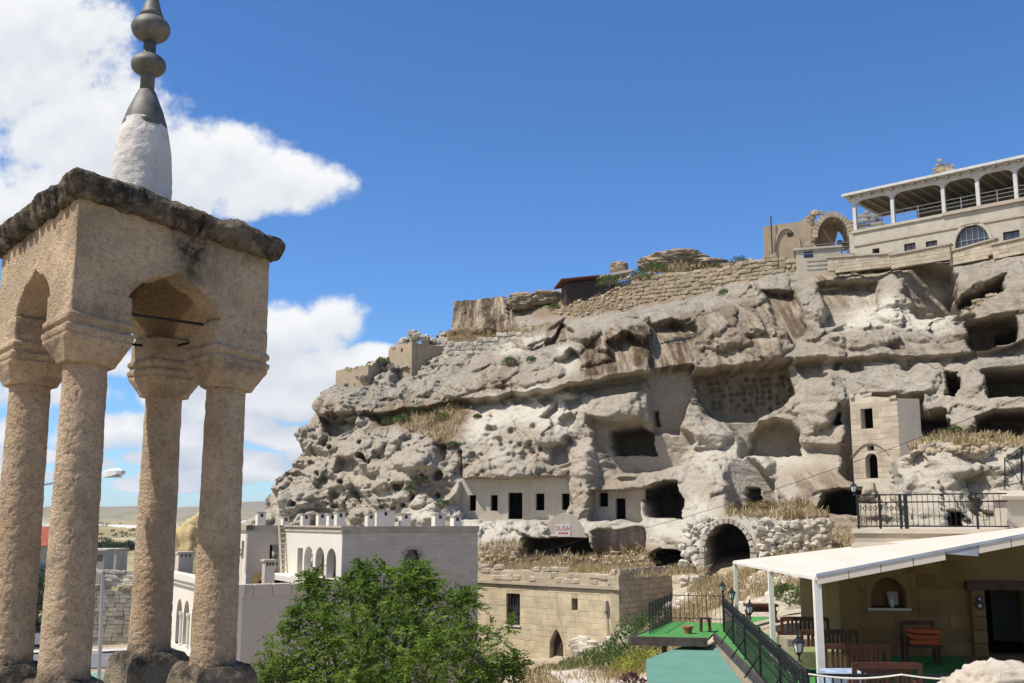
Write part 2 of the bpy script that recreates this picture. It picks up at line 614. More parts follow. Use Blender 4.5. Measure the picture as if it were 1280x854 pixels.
def make_kiosk_mat(name, c, dark, speck=0.5, pit=0.35):
    m, nt, b = _tree(name)
    v = npos(nt)
    n1 = nnoise(nt, v, 3.0, 8, 0.6)
    n2 = nnoise(nt, v, 16.0, 8, 0.7)
    lo = tuple(x * 0.72 for x in c); hi = tuple(x * 1.25 for x in c)
    col = nramp(nt, n1, [(0.3, lo), (0.52, c), (0.72, hi)])
    col = nmix(nt, nramp(nt, n2, [(0.5, 0.0), (0.72, speck)]), col, tuple(x * 0.45 for x in c))
    col = nmix(nt, nramp(nt, nnoise(nt, v, 55.0, 4, 0.7), [(0.6, 0.0), (0.75, 0.5)]), col, tuple(x * 1.5 for x in c))
    # open pores and pale grains
    col = nmix(nt, nramp(nt, nnoise(nt, v, 30.0, 8, 0.8), [(0.50, 0.0), (0.60, 0.55)]), col, tuple(x * 0.42 for x in c))
    col = nmix(nt, nramp(nt, nnoise(nt, v, 75.0, 5, 0.75), [(0.55, 0.0), (0.66, 0.6)]), col, tuple(min(0.8, x * 1.55) for x in c))
    a = nd(nt, 'ShaderNodeAttribute', attribute_name='wear')
    n3 = nnoise(nt, v, 11.0, 8, 0.75)
    f = nmath(nt, 'MULTIPLY', a.outputs['Fac'], nramp(nt, n3, [(0.36, 0.15), (0.55, 1.0)]))
    col = nmix(nt, f, col, dark)
    nt.links.new(col, b.inputs['Base Color'])
    b.inputs['Roughness'].default_value = 0.97
    b.inputs['Specular IOR Level'].default_value = 0.1
    h = nmath(nt, 'ADD', nnoise(nt, v, 38.0, 8, 0.75), nmath(nt, 'MULTIPLY', nnoise(nt, v, 110.0, 4, 0.65), 0.6))
    vo_ = nd(nt, 'ShaderNodeTexVoronoi')
    vo_.inputs['Scale'].default_value = 60.0
    nt.links.new(v, vo_.inputs['Vector'])
    h = nmath(nt, 'ADD', h, nmath(nt, 'MULTIPLY', vo_.outputs['Distance'], 0.45))
    nbump(nt, b, h, pit, 0.03)
    big = nnoise(nt, v, 1.6, 6, 0.65)
    col2 = nmix(nt, nramp(nt, big, [(0.48, 0.0), (0.70, 0.5)]), col, tuple(x * y for x, y in zip(c, (0.66, 0.56, 0.48))))
    nt.links.new(col2, b.inputs['Base Color'])
    MATS[name] = m
make_kiosk_mat('kiosk_stone', (0.66, 0.485, 0.325), (0.075, 0.065, 0.052), 0.5, 1.0)
make_kiosk_mat('lichen_stone', (0.38, 0.31, 0.22), (0.055, 0.05, 0.042), 0.7, 1.0)
stone_mat('lime_plaster', (0.60, 0.55, 0.50), 0.10, 5, bump=0.6, bdist=0.02, stain=(0.36, 0.31, 0.27), stain_amt=0.45, stain_scale=9, fine=26)
m_, nt_, b_ = _tree('zinc')
_v = npos(nt_)
nt_.links.new(nramp(nt_, nnoise(nt_, _v, 12, 6), [(0.3, (0.075, 0.07, 0.06)), (0.6, (0.15, 0.14, 0.12)), (0.8, (0.20, 0.165, 0.12))]), b_.inputs['Base Color'])
b_.inputs['Metallic'].default_value = 0.2; b_.inputs['Roughness'].default_value = 0.62
nbump(nt_, b_, nnoise(nt_, _v, 25, 4), 0.15, 0.01)
MATS['zinc'] = m_
plain_mat('dark_iron', (0.035, 0.032, 0.03), 0.6, 0.4, 0.3)

# four column axes in plan
KA, KB, KC, KD = Vector((-2.556, 6.17, 0)), Vector((-1.887, 6.816, 0)), Vector((-2.512, 7.463, 0)), Vector((-3.18, 6.817, 0))
E1 = KB - KA; E2 = KD - KA
_Mi = Matrix(((E1.x, E2.x), (E1.y, E2.y))).inverted()
ZB, ZC, ZBODY, ZCOR, ZTOP = -0.88, 0.89, 1.30, 1.80, 1.985

def ktilt(co):
    """the old head leans a little: highest over the near column"""
    p = np.stack([co[:, 0] - KA.x, co[:, 1] - KA.y], 1) @ np.array([[_Mi[0][0], _Mi[1][0]], [_Mi[0][1], _Mi[1][1]]])
    u, v_ = np.clip(p[:, 0], -.4, 1.4), np.clip(p[:, 1], -.4, 1.4)
    dz = 0.045 * (1 - u) * (1 - v_) - 0.05 * u * (1 - v_) - 0.02 * u * v_ - 0.02 * (1 - u) * v_
    co = co.copy()
    co[:, 2] += dz * np.clip((co[:, 2] - ZB) / (ZTOP - ZB), 0, 1.0)
    return co

kiosk = thing('stone_minaret_kiosk', ((KA + KC) / 2 + Vector((0, 0, -1.32)))[:], 'old open stone minaret kiosk on four columns with mossy cornice and metal finial', 'minaret')
rotK = math.atan2(E1.y, E1.x)
for i, P0 in enumerate((KA, KB, KC, KD)):
    mb = MB()
    # plinth
    s_ = (0.40, 0.42, 0.44, 0.44)[i]
    mb.box((P0.x, P0.y, ZB - 0.20), (s_, s_, 0.40), rotK)
    pl = erode(mb, 0.012, 0.02, 6.0, 0.006, 40.0, post=lambda co: np.repeat(np.clip(sstep(ZB - 0.16, ZB - 0.02, co[:, 2:3]) + fbm(co[:, 0] * 6, co[:, 1] * 6, co[:, 2] * 6, 3)[:, None] * .8, 0, 1), 4, 1))
    # round the block's upper edges
    co = np.empty(len(pl.vertices) * 3, np.float32); pl.vertices.foreach_get('co', co); co = co.reshape(-1, 3)
    t = np.clip((co[:, 2] - (ZB - 0.16)) / 0.16, 0, 1)
    sc = 1 - 0.22 * t ** 2.5
    co[:, 0] = P0.x + (co[:, 0] - P0.x) * sc; co[:, 1] = P0.y + (co[:, 1] - P0.y) * sc
    pl.vertices.foreach_set('co', co.ravel())
    link('plinth', pl, 'lichen_stone', kiosk)
    # shaft
    mb = MB()
    prof = []
    for k in range(31):
        t = k / 30
        prof.append((0.143 - 0.017 * t + (0.01 if k == 0 else 0), ZB - 0.03 + (ZC + 0.04 - ZB) * t))
    mb.lathe((P0.x, P0.y, 0), prof, 40)
    sh = erode(mb, 0.0085, 0.005, 14.0, 0.011, 50.0, warp=ktilt, post=lambda co: np.repeat(np.clip(sstep(ZB + 0.10, ZB - 0.02, co[:, 2:3]) * 0.9, 0, 1), 4, 1))
    link('column', sh, 'kiosk_stone', kiosk)
    # capital: octagonal-looking bell, two roll mouldings, square block
    mb = MB()
    def sq(z, h, ch=0.0):
        c = h - ch
        pts = [(c, -h), (h, -c), (h, c), (c, h), (-c, h), (-h, c), (-h, -c), (-c, -h)]
        cr, sr = math.cos(rotK), math.sin(rotK)
        return [Vector((P0.x + x * cr - y * sr, P0.y + x * sr + y * cr, z)) for x, y in pts]
    rows = [(ZC - 0.005, 0.150, 0.075), (ZC + 0.02, 0.158, 0.075), (ZC + 0.12, 0.200, 0.035), (ZC + 0.135, 0.202, 0.02), (ZC + 0.14, 0.190, 0.015),
            (ZC + 0.155, 0.203, 0.012), (ZC + 0.185, 0.206, 0.012), (ZC + 0.195, 0.188, 0.012), (ZC + 0.21, 0.188, 0.012), (ZC + 0.22, 0.203, 0.012), (ZC + 0.25, 0.203, 0.012), (ZC + 0.262, 0.186, 0.01),
            (ZC + 0.28, 0.186, 0.008), (ZBODY + 0.004, 0.186, 0.008)]
    vs = [p for (z, h, ch) in rows for p in sq(z, h, ch)]
    fs = [(a * 8 + k, a * 8 + (k + 1) % 8, (a + 1) * 8 + (k + 1) % 8, (a + 1) * 8 + k) for a in range(len(rows) - 1) for k in range(8)]
    fs += [tuple(range(8))[::-1], tuple((len(rows) - 1) * 8 + k for k in range(8))]
    mb.add(vs, fs)
    cp = erode(mb, 0.008, 0.007, 9.0, 0.004, 45.0, warp=ktilt, post=lambda co: np.repeat(np.clip(0.35 * sstep(0.1, 0.5, fbm(co[:, 0] * 4, co[:, 1] * 4, co[:, 2] * 9, 3))[:, None], 0, 1), 4, 1))
    link('capital', cp, 'kiosk_stone', kiosk)

# body with four ogee arches
mb = MB()
HB = 0.183
def side(Pa, Pb, ext):
    d = (Pb - Pa); L = d.length
    fr = Frame((Pa + (Vector((d.y, -d.x, 0)).normalized() * HB))[:2], math.degrees(math.atan2(d.y, d.x)))
    c, w = L / 2, L / 2 - 0.15
    z0, zt = ZBODY - 0.06, 1.545
    pts = [(-ext, z0), (c - w, z0), (c - w, z0 + 0.06)]
    for k in range(1, 20):                                       # cusped ogee
        t = k / 20; x = -1 + 2 * t
        y = (1 - abs(x) ** 3.2) * 0.80 + 0.20 * max(0, 1 - abs(x) * 2.6) ** 1.3 - 0.05 * abs(math.sin(x * 6.3))
        pts.append((c + w * x, z0 + 0.06 + (zt - z0 - 0.06) * min(1, y)))
    pts += [(c + w, z0 + 0.06), (c + w, z0), (L + ext, z0), (L + ext, ZCOR + 0.03), (-ext, ZCOR + 0.03)]
    mb.prism(pts, fr, 0.0, 0.21)
side(KA, KB, HB); side(KC, KD, HB); side(KB, KC, HB - 0.02); side(KD, KA, HB - 0.02)
ctr = (KA + KC) / 2
mb.box((ctr.x, ctr.y, ZCOR - 0.02), (E1.length + 0.2, E2.length + 0.2, 0.12), rotK)       # vault above
def body_wear(co):
    mid = (KA + KB) / 2 + E1 * 0.10 - E2 * 0.2
    along = (co[:, 0] - mid.x) * E1.x / E1.length + (co[:, 1] - mid.y) * E1.y / E1.length
    w = 1.2 * np.exp(-(along / 0.12) ** 2) * sstep(1.36, 1.66, co[:, 2]) + 0.75 * sstep(1.62, 1.8, co[:, 2]) * sstep(-0.1, 0.4, fbm(co[:, 0] * 3, co[:, 1] * 3, co[:, 2] * 3, 3) + 0.15)
    return np.repeat(np.clip(w, 0, 1)[:, None], 4, 1)
link('arched_body', erode(mb, 0.0095, 0.008, 7.0, 0.004, 38.0, warp=ktilt, post=body_wear), 'kiosk_stone', kiosk)

# cornice: rough slabs with drip grooves along the left front edge
for k in range(2):
    mb = MB()
    L1, L2 = E1.length, E2.length
    H = 0.265
    u0, u1 = ((-H, L1 * 0.62), (L1 * 0.62 + 0.006, L1 + H))[k]
    uc = (u0 + u1) / 2
    e1, e2 = E1.normalized(), E2.normalized()
    c = KA + e1 * uc + e2 * (L2 / 2)
    mb.box((c.x, c.y, ZCOR + 0.092), (u1 - u0, L2 + 2 * H, 0.175), rotK)
    def groove(co):
        p = np.stack([(co[:, 0] - KA.x) * e1.x + (co[:, 1] - KA.y) * e1.y, (co[:, 0] - KA.x) * e2.x + (co[:, 1] - KA.y) * e2.y], 1)
        dd = sstep(0.10, 0.0, p[:, 0] + H) * np.clip(np.sin(p[:, 1] * 62) * 0.9 + 0.2, 0, 1) * 0.035
        co = co + np.outer(dd, np.array(e1))
        # chamfer under the edge, worn top
        lowr = np.clip((ZCOR + 0.10 - co[:, 2]) / 0.10, 0, 1)
        cen = np.array([ctr.x, ctr.y])
        co[:, :2] = cen + (co[:, :2] - cen) * (1 - 0.055 * lowr[:, None] ** 1.5)
        topr = np.clip((co[:, 2] - (ZCOR + 0.12)) / 0.06, 0, 1)
        co[:, :2] = cen + (co[:, :2] - cen) * (1 - 0.06 * topr[:, None] ** 2)
        co[:, 2] += topr * fbm(co[:, 0] * 8, co[:, 1] * 8, 1.0, 3) * 0.02
        return ktilt(co)
    link('cornice_slab', erode(mb, 0.010, 0.045, 8.0, 0.022, 26.0, warp=groove, post=lambda co: np.repeat(np.clip(0.55 + sstep(-0.4, 0.3, fbm(co[:, 0] * 5, co[:, 1] * 5, co[:, 2] * 5, 3)) * 0.6 + 0.4 * sstep(ZTOP - 0.05, ZTOP, co[:, 2]), 0, 1)[:, None], 4, 1)), 'lichen_stone', kiosk)

# plastered cone and metal finial
mb = MB()
mb.lathe((ctr.x, ctr.y, 0), [(0.205, ZTOP - 0.06), (0.207, 2.10), (0.202, 2.30), (0.19, 2.45), (0.165, 2.62), (0.143, 2.72)], 32)
link('plaster_cone', erode(mb, 0.012, 0.012, 7.0, 0.006, 22.0), 'lime_plaster', kiosk)
mb = MB()
mb.lathe((ctr.x, ctr.y, 0), [(0.150, 2.665), (0.151, 2.675), (0.147, 2.70), (0.115, 2.80), (0.058, 2.94), (0.05, 2.945)], 32)
fin = mb.build('finial', 'zinc', kiosk, smooth=True)
mb = MB()
mb.lathe((ctr.x, ctr.y, 0), [(0.048, 2.93), (0.048, 3.07), (0.043, 3.08), (0.043, 3.36)], 20)
mb.build('finial_stem', 'zinc', fin, smooth=True)
for (zc, r_, h_) in ((3.135, 0.118, 0.085), (3.405, 0.132, 0.10)):
    mb = MB()
    prof = [(r_ * max(0.30, math.cos(a)) if abs(a) < 1.5 else 0.03, zc + h_ * math.sin(a)) for a in [x * math.pi / 16 for x in range(-8, 9)]]
    prof.insert(9, (r_ * 1.0, zc + 0.006))
    mb.lathe((ctr.x, ctr.y, 0), prof, 28)
    if zc > 3.3:
        mb.lathe((ctr.x, ctr.y, 0), [(0.088, zc + 0.08), (0.07, zc + 0.12), (0.03, zc + 0.26), (0.012, zc + 0.5)], 20)
    mb.build('finial_ball', 'zinc', fin, smooth=True)
# iron ties between the capitals
zt_ = ZBODY - 0.03
for Pa, Pb, dz in ((KA, KB, 0.0), (KB, KC, -0.03), (KD, KA, -0.02), (KC, KD, -0.03)):
    MB().tube([Pa + Vector((0, 0, zt_ + dz)), Pb + Vector((0, 0, zt_ + dz))], 0.010, 6).build('tie_rod', 'dark_iron', kiosk)

# the mosque roof it stands on (just below the view)
mosque = MB()
mosque.box((ctr.x, ctr.y, -1.30), (1.75, 1.75, 0.10), rotK)
stone_mat('roof_slab', (0.40, 0.35, 0.28), 0.2, 3)
base = mosque.build('base_slab', 'roof_slab', kiosk)
mq = MB()
mq.box((ctr.x - 1.2, ctr.y - 0.2, -5.2), (5.0, 3.4, 7.7), 0.0)
mqo = thing('mosque', (ctr.x - 1.2, ctr.y - 0.2, -9.0), 'plain stone mosque block whose flat roof carries the minaret kiosk', 'mosque')
mq.build('wall', 'roof_slab', mqo)
# ------------------------------------------------------------------ materials of the setting
def make_cliff_mat():
    m, nt, b = _tree('tuff_rock')
    v = npos(nt)
    a = nd(nt, 'ShaderNodeAttribute', attribute_name='wear')
    sp = nd(nt, 'ShaderNodeSeparateColor')
    nt.links.new(a.outputs['Color'], sp.inputs[0])
    grey, pale, brown = sp.outputs
    soil = a.outputs['Alpha']
    n1 = nnoise(nt, v, 0.35, 8, 0.62)
    n2 = nnoise(nt, v, 1.7, 8, 0.68)
    col = nramp(nt, n1, [(0.28, (0.36, 0.28, 0.195)), (0.5, (0.46, 0.375, 0.275)), (0.72, (0.53, 0.45, 0.345))])
    col = nmix(nt, nramp(nt, n2, [(0.35, 0.0), (0.7, 0.55)]), col, (0.27, 0.205, 0.14))
    # bedding: thin horizontal tint
    vb = npos(nt, (0.06, 0.06, 1.0))
    nb_ = nnoise(nt, vb, 1.6, 5, 0.6, 0.3)
    col = nmix(nt, nramp(nt, nb_, [(0.45, 0.0), (0.75, 0.35)]), col, (0.52, 0.445, 0.34))
    pf = nmath(nt, 'MULTIPLY', pale, nramp(nt, n2, [(0.25, 0.30), (0.5, 1.0)]))
    col = nmix(nt, pf, col, (0.585, 0.535, 0.445))
    gpat = nnoise(nt, v, 2.6, 8, 0.7)
    gf = nmath(nt, 'MULTIPLY', grey, nramp(nt, gpat, [(0.34, 0.15), (0.54, 1.0)]))
    col = nmix(nt, gf, col, nramp(nt, n2, [(0.3, (0.17, 0.15, 0.125)), (0.7, (0.37, 0.335, 0.28))]))
    vs = npos(nt, (1.1, 0.10, 0.09))
    nst = nnoise(nt, vs, 1.3, 6, 0.65, 0.25)
    bf = nmath(nt, 'MULTIPLY', brown, nramp(nt, nst, [(0.40, 0.0), (0.55, 1.0)]))
    col = nmix(nt, nmath(nt, 'MULTIPLY', brown, 0.55), col, nramp(nt, n2, [(0.3, (0.22, 0.15, 0.09)), (0.7, (0.36, 0.26, 0.165))]))
    col = nmix(nt, bf, col, nramp(nt, n2, [(0.3, (0.045, 0.033, 0.023)), (0.7, (0.15, 0.10, 0.06))]))
    nso = nnoise(nt, v, 3.5, 8, 0.7)
    sf = nmath(nt, 'MULTIPLY', soil, nramp(nt, nso, [(0.3, 0.3), (0.55, 1.0)]))
    col = nmix(nt, sf, col, nramp(nt, nso, [(0.3, (0.14, 0.095, 0.055)), (0.6, (0.27, 0.185, 0.105)), (0.8, (0.36, 0.285, 0.185))]))
    # speckle of lichen and small hollows
    spk = nnoise(nt, v, 7.0, 8, 0.78)
    col = nmix(nt, nramp(nt, spk, [(0.54, 0.0), (0.68, 0.65)]), col, (0.17, 0.14, 0.105))
    nt.links.new(col, b.inputs['Base Color'])
    b.inputs['Roughness'].default_value = 0.97
    b.inputs['Specular IOR Level'].default_value = 0.1
    h = nmath(nt, 'ADD', nnoise(nt, v, 1.6, 10, 0.66), nmath(nt, 'MULTIPLY', nnoise(nt, v, 6.0, 8, 0.72), 0.4))
    vp = nd(nt, 'ShaderNodeTexVoronoi', feature='SMOOTH_F1')
    vp.inputs['Scale'].default_value = 2.6
    wv_ = nd(nt, 'ShaderNodeVectorMath', operation='ADD')
    nt.links.new(v, wv_.inputs[0])
    nz_ = nd(nt, 'ShaderNodeTexNoise'); nz_.inputs['Scale'].default_value = 1.8; nz_.inputs['Detail'].default_value = 5
    nt.links.new(v, nz_.inputs['Vector']); nt.links.new(nz_.outputs['Color'], wv_.inputs[1])
    nt.links.new(wv_.outputs[0], vp.inputs['Vector'])
    h = nmath(nt, 'ADD', h, nmath(nt, 'MULTIPLY', vp.outputs['Distance'], 0.35))
    nbump(nt, b, h, 0.95, 0.32)
    MATS['tuff_rock'] = m
make_cliff_mat()

# ------------------------------------------------------------------ the cliff
def mq_fit(P, V, c=2.0):
    P = np.asarray(P, float); V = np.asarray(V, float); n = len(P)
    k = lambda d2: np.sqrt(d2 + c * c)
    d2 = (P[:, None, 0] - P[None, :, 0]) ** 2 + (P[:, None, 1] - P[None, :, 1]) ** 2
    A = np.zeros((n + 3, n + 3)); A[:n, :n] = k(d2) - np.eye(n) * 0.25
    A[:n, n] = 1; A[:n, n + 1:] = P; A[n, :n] = 1; A[n + 1:, :n] = P.T
    w = np.linalg.solve(A, np.concatenate([V, np.zeros(3)]))
    def f(x, y):
        x = np.asarray(x, float); y = np.asarray(y, float)
        s = w[n] + w[n + 1] * x + w[n + 2] * y
        if x.size < 4000:
            return s + (k((x[..., None] - P[:, 0]) ** 2 + (y[..., None] - P[:, 1]) ** 2) * w[:n]).sum(-1)
        for i in range(n):
            s = s + w[i] * k((x - P[i, 0]) ** 2 + (y - P[i, 1]) ** 2)
        return s
    return f

CTRL = [(335, 640, 90), (335, 600, 92), (450, 650, 82), (580, 650, 77), (700, 650, 74), (800, 650, 71.5), (900, 640, 68), (1000, 640, 66),
        (400, 560, 91), (480, 530, 89), (470, 590, 84), (540, 600, 79), (600, 560, 80), (700, 560, 77), (800, 560, 75.5), (900, 560, 73.5), (1000, 560, 70.5), (1060, 580, 67), (1100, 520, 66), (1200, 520, 63.5), (1280, 500, 61),
        (410, 505, 93), (520, 495, 92.5), (620, 485, 86), (700, 465, 82), (800, 445, 79), (900, 440, 77.5), (1000, 435, 74.5), (1100, 430, 71.5), (1200, 425, 68.5), (1280, 415, 65),
        (460, 478, 98), (560, 450, 97), (650, 425, 95), (750, 395, 89.5), (850, 395, 84), (950, 380, 81), (1050, 370, 78), (1150, 355, 75), (1280, 330, 69.5),
        (480, 440, 101), (560, 416, 105), (650, 390, 104), (750, 360, 102), (850, 325, 101), (900, 335, 94), (950, 330, 89), (1000, 330, 86), (1100, 322, 82), (1200, 305, 77), (1280, 292, 73),
        (600, 690, 71), (700, 690, 69.5), (800, 700, 67.5), (908, 720, 62), (850, 715, 65), (960, 690, 60.5), (1000, 680, 60), (1050, 650, 62), (1060, 620, 64), (1080, 610, 60.5),
        (1120, 640, 60), (1200, 650, 58), (1270, 650, 57), (1120, 575, 62), (1180, 560, 61.5), (1270, 560, 60), (1200, 545, 62), (1280, 545, 60), (1130, 552, 63.5),
        (600, 760, 70), (800, 780, 66), (1000, 760, 59), (1250, 760, 57), (340, 720, 90), (450, 720, 81)]
_cp = np.array([tuple(at(*c)) for c in CTRL])
base_Y = mq_fit(_cp[:, [0, 2]], _cp[:, 1], 2.5)

def solve_many(pts, surf, it=16):
    """picture positions to points on the surface Y = surf(X, Z)"""
    r = np.array([tuple(ray(a, b)) for a, b in pts])
    D = np.full(len(r), 76.0)
    kx, kz = r[:, 0] / r[:, 1], r[:, 2] / r[:, 1]
    for _ in range(it):
        D = 0.5 * D + 0.5 * surf(kx * D, kz * D)
    return np.stack([kx * D, D, kz * D], 1)

# overhanging lips: picture polyline of the lower edge, how far the rock juts out, its height above, the undercut below
LEDGES = [
    ([(385, 500), (398, 515), (412, 522), (430, 521), (457, 514), (500, 511), (525, 509), (562, 499), (596, 495)], 1.7, 1.6, 0.9),
    ([(585, 497), (640, 491), (697, 483), (740, 474), (780, 465), (862, 455), (880, 461), (930, 455), (990, 446)], 1.7, 2.4, 1.3),
    ([(985, 448), (1040, 444), (1100, 443), (1160, 440), (1216, 437), (1280, 424), (1330, 415)], 1.2, 1.5, 1.0),
    ([(690, 420), (720, 425), (745, 432)], 0.8, 1.2, 0.5),
    ([(640, 425), (665, 432), (690, 415), (706, 395)], 0.9, 0.8, 0.9),
    ([(560, 370), (600, 366), (640, 372)], 0.0, 1, 0.0),
    ([(590, 462), (622, 452), (652, 462)], 0.7, 0.8, 0.5),
    ([(575, 602), (640, 600), (706, 596)], 0.8, 1.2, 0.0),
    ([(736, 613), (800, 610), (852, 600)], 0.6, 1.0, 0.0),
    ([(1015, 352), (1060, 350), (1098, 349)], 0.7, 0.8, 0.2),
    ([(1120, 328), (1155, 324), (1190, 330)], 0.7, 0.7, 0.2),
    ([(1190, 372), (1225, 352), (1255, 342)], 0.6, 0.8, 0.3),
    ([(945, 362), (992, 362)], 0.5, 0.7, 0.2),
    ([(1000, 615), (1035, 612), (1075, 606)], 0.6, 1.0, 0.0),
]
_led = []
for pts, out, ha, un in LEDGES:
    q = solve_many(pts, lambda x, z: base_Y(x, z) - out)
    fx = np.arange(q[0, 0], q[-1, 0], 0.06)                     # a wavy edge, scalloped by weather
    fz = np.interp(fx, q[:, 0], q[:, 2]) + fbm(fx * 0.45, 2.0 + out, 0.0, 3) * 0.32 - 0.22 * np.abs(np.sin(fx * 1.1 + 1.5 * np.sin(fx * 0.37)))
    _led.append((fx, fz, out, ha, un))

def surf1(X, Z):
    Y = base_Y(X, Z)
    for lx, lz, out, ha, un in _led:
        if not out:
            continue
        t = Z - np.interp(X, lx, lz)
        ends = sstep(lx[0] - 0.6, lx[0] + 1.0, X) * (1 - sstep(lx[-1] - 1.0, lx[-1] + 0.6, X))
        edge = sstep(-0.16, 0.10, t)
        up = edge * np.exp(-np.maximum(t, 0) / ha)
        dn = (1 - edge) * np.exp(np.minimum(t, 0) / 1.3)
        Y = Y + ends * (-out * up + un * dn)
    return Y

STEP = 0.092
GX = np.arange(-27.0, 44.0, STEP)
GZ = np.arange(-9.0, 23.5, STEP)
XX, ZZ = np.meshgrid(GX, GZ)
S1 = surf1(XX, ZZ)

# large and small unevenness of the rock
def rock_noise(X, Y, Z):
    w1 = fbm(X * 0.15, Y * 0.08, Z * 0.19, 3) * 1.5
    wx = fbm(X * 0.35, 3.1, Z * 0.35, 3) * 1.9; wz = fbm(X * 0.35, 9.1, Z * 0.35, 3) * 1.9
    U = X * 0.85 - Z * 0.5; T = X * 0.5 + Z * 0.85              # joints run aslant
    rid = fbm((U + wx) * 0.28, 1.0, (T + wz) * 0.55, 4, 0.55, True) * 0.85
    d1, d2, val = cells((U + wx) * 0.33, (T + wz) * 0.52, 1)
    lump = (0.5 - d1) * 0.5 + (val - 0.5) * 0.55
    e1, e2, ev = cells((X + wx * 0.6) * 0.9 + 40, (Z + wz * 0.6) * 1.2, 2)
    lump2 = (0.45 - e1) * 0.30 + (ev - 0.5) * 0.18
    fine = fbm(X * 1.5, Y * 0.4, Z * 1.8, 3, 0.6) * 0.30
    k1, k2, kv, kt = cells((U + wx * 0.5) * 0.62 + 11, (T + wz * 0.5) * 0.8, 3, 0.95, True)
    h1, h2, hv, ht = cells((X + wx * 0.3) * 1.7 + 71, (Z + wz * 0.3) * 1.9, 4, 0.95, True)
    facet = kt * 1.0 + (kv - 0.5) * 0.32 + ht * 0.42 + (hv - 0.5) * 0.14
    patchy = sstep(-0.25, 0.35, fbm(X * 0.22, 12.0, Z * 0.22, 3))
    fine = fine + facet * (0.35 + 0.9 * patchy)
    bed = fbm(X * 0.10, 2.2, Z * 1.5, 3, 0.6)
    bed = np.abs(bed) * 0.55
    return w1 + rid * 0.7 + lump + lump2 + fine - bed
RN = rock_noise(XX, S1, ZZ)
# how rough the rock is: craggy to the left, smoother worn faces to the right and on the lip
def pmask(poly, out=0.0):
    """0..1 inside a picture polygon on the surface, and its signed distance"""
    P = solve_many(poly, lambda x, z: surf1(x, z) - out)[:, [0, 2]]
    x0, x1, z0, z1 = P[:, 0].min() - 3, P[:, 0].max() + 3, P[:, 1].min() - 3, P[:, 1].max() + 3
    i0, i1 = np.searchsorted(GX, (x0, x1)); j0, j1 = np.searchsorted(GZ, (z0, z1))
    x = XX[j0:j1, i0:i1]; z = ZZ[j0:j1, i0:i1]
    inside = np.zeros(x.shape, bool); dist = np.full(x.shape, 1e9)
    n = len(P)
    for k in range(n):
        ax, az = P[k]; bx, bz = P[(k + 1) % n]
        ex, ez = bx - ax, bz - az
        L = ex * ex + ez * ez + 1e-9
        t = np.clip(((x - ax) * ex + (z - az) * ez) / L, 0, 1)
        dist = np.minimum(dist, np.hypot(x - ax - t * ex, z - az - t * ez))
        c = ((az > z) != (bz > z)) & (x < ex * (z - az) / (ez if abs(ez) > 1e-9 else 1e-9) + ax)
        inside ^= c
    sd = np.where(inside, dist, -dist)
    return (slice(j0, j1), slice(i0, i1)), sd, P

ROUGH = np.full(XX.shape, 0.72)
PXX = CXP + FPX * XX / (S1 * CP + ZZ * SP)                      # rough picture column of each vertex
ROUGH = ROUGH + 0.75 * (1 - sstep(470, 600, PXX)) + 0.0
ROUGH[:] = ROUGH * (0.75 + 0.5 * sstep(-0.2, 0.3, fbm(XX * 0.15, 4.0, ZZ * 0.15, 2)))
for poly, val, soft in [
    ([(640, 470), (780, 425), (1000, 395), (1000, 440), (870, 455), (700, 480)], 0.6, 2.0),
    ([(1105, 565), (1265, 560), (1265, 660), (1105, 660)], 1.15, 1.0),
    ([(860, 640), (1040, 640), (1060, 700), (940, 700)], 1.15, 0.8),
    ([(590, 655), (670, 655), (670, 690), (590, 690)], 1.1, 0.8),
    ([(600, 490), (700, 480), (720, 520), (620, 530)], 0.4, 1.0)]:
    s, sd, _ = pmask(poly)
    w = sstep(-soft, soft, sd)
    ROUGH[s] = ROUGH[s] * (1 - w) + val * w
YY = S1 - RN * ROUGH
Y_BEFORE = YY.copy()

# bulges: knobs and boulders that stand proud
BULGES = [([(740, 500), (765, 492), (800, 488), (804, 520), (790, 532), (752, 527), (742, 515)], 1.3, 1.0),
          ([(845, 545), (862, 520), (900, 526), (922, 545), (905, 560), (870, 560)], 1.1, 1.0),
          ([(715, 560), (742, 545), (752, 590), (745, 640), (722, 650), (714, 610)], 1.2, 1.0),
          ([(565, 365), (632, 362), (640, 414), (565, 416)], 1.0, 0.5),
          ([(415, 530), (440, 513), (468, 516), (458, 532), (430, 545)], 1.0, 0.8),
          ([(470, 585), (515, 556), (552, 556), (545, 590), (500, 612), (465, 612)], 1.2, 1.2),
          ([(768, 583), (795, 580), (797, 596), (772, 598)], 0.9, 0.5),
          ([(1062, 600), (1104, 598), (1104, 626), (1070, 626)], 1.1, 0.5),
          ([(1010, 470), (1030, 462), (1060, 470), (1056, 520), (1020, 545), (1000, 520)], 0.9, 1.2),
          ([(1108, 566), (1150, 560), (1210, 562), (1300, 556), (1400, 550), (1400, 800), (1108, 800)], 9.5, 0.5),
          ([(495, 645), (560, 622), (580, 640), (575, 662), (500, 662)], 1.5, 1.0)]
def ell(cx, cy, rx, ry, a=0.0):
    return [(cx + rx * math.cos(t) * math.cos(a) - ry * math.sin(t) * math.sin(a), cy + rx * math.cos(t) * math.sin(a) + ry * math.sin(t) * math.cos(a)) for t in [k * math.pi / 8 for k in range(16)]]
rl = random.Random(9)
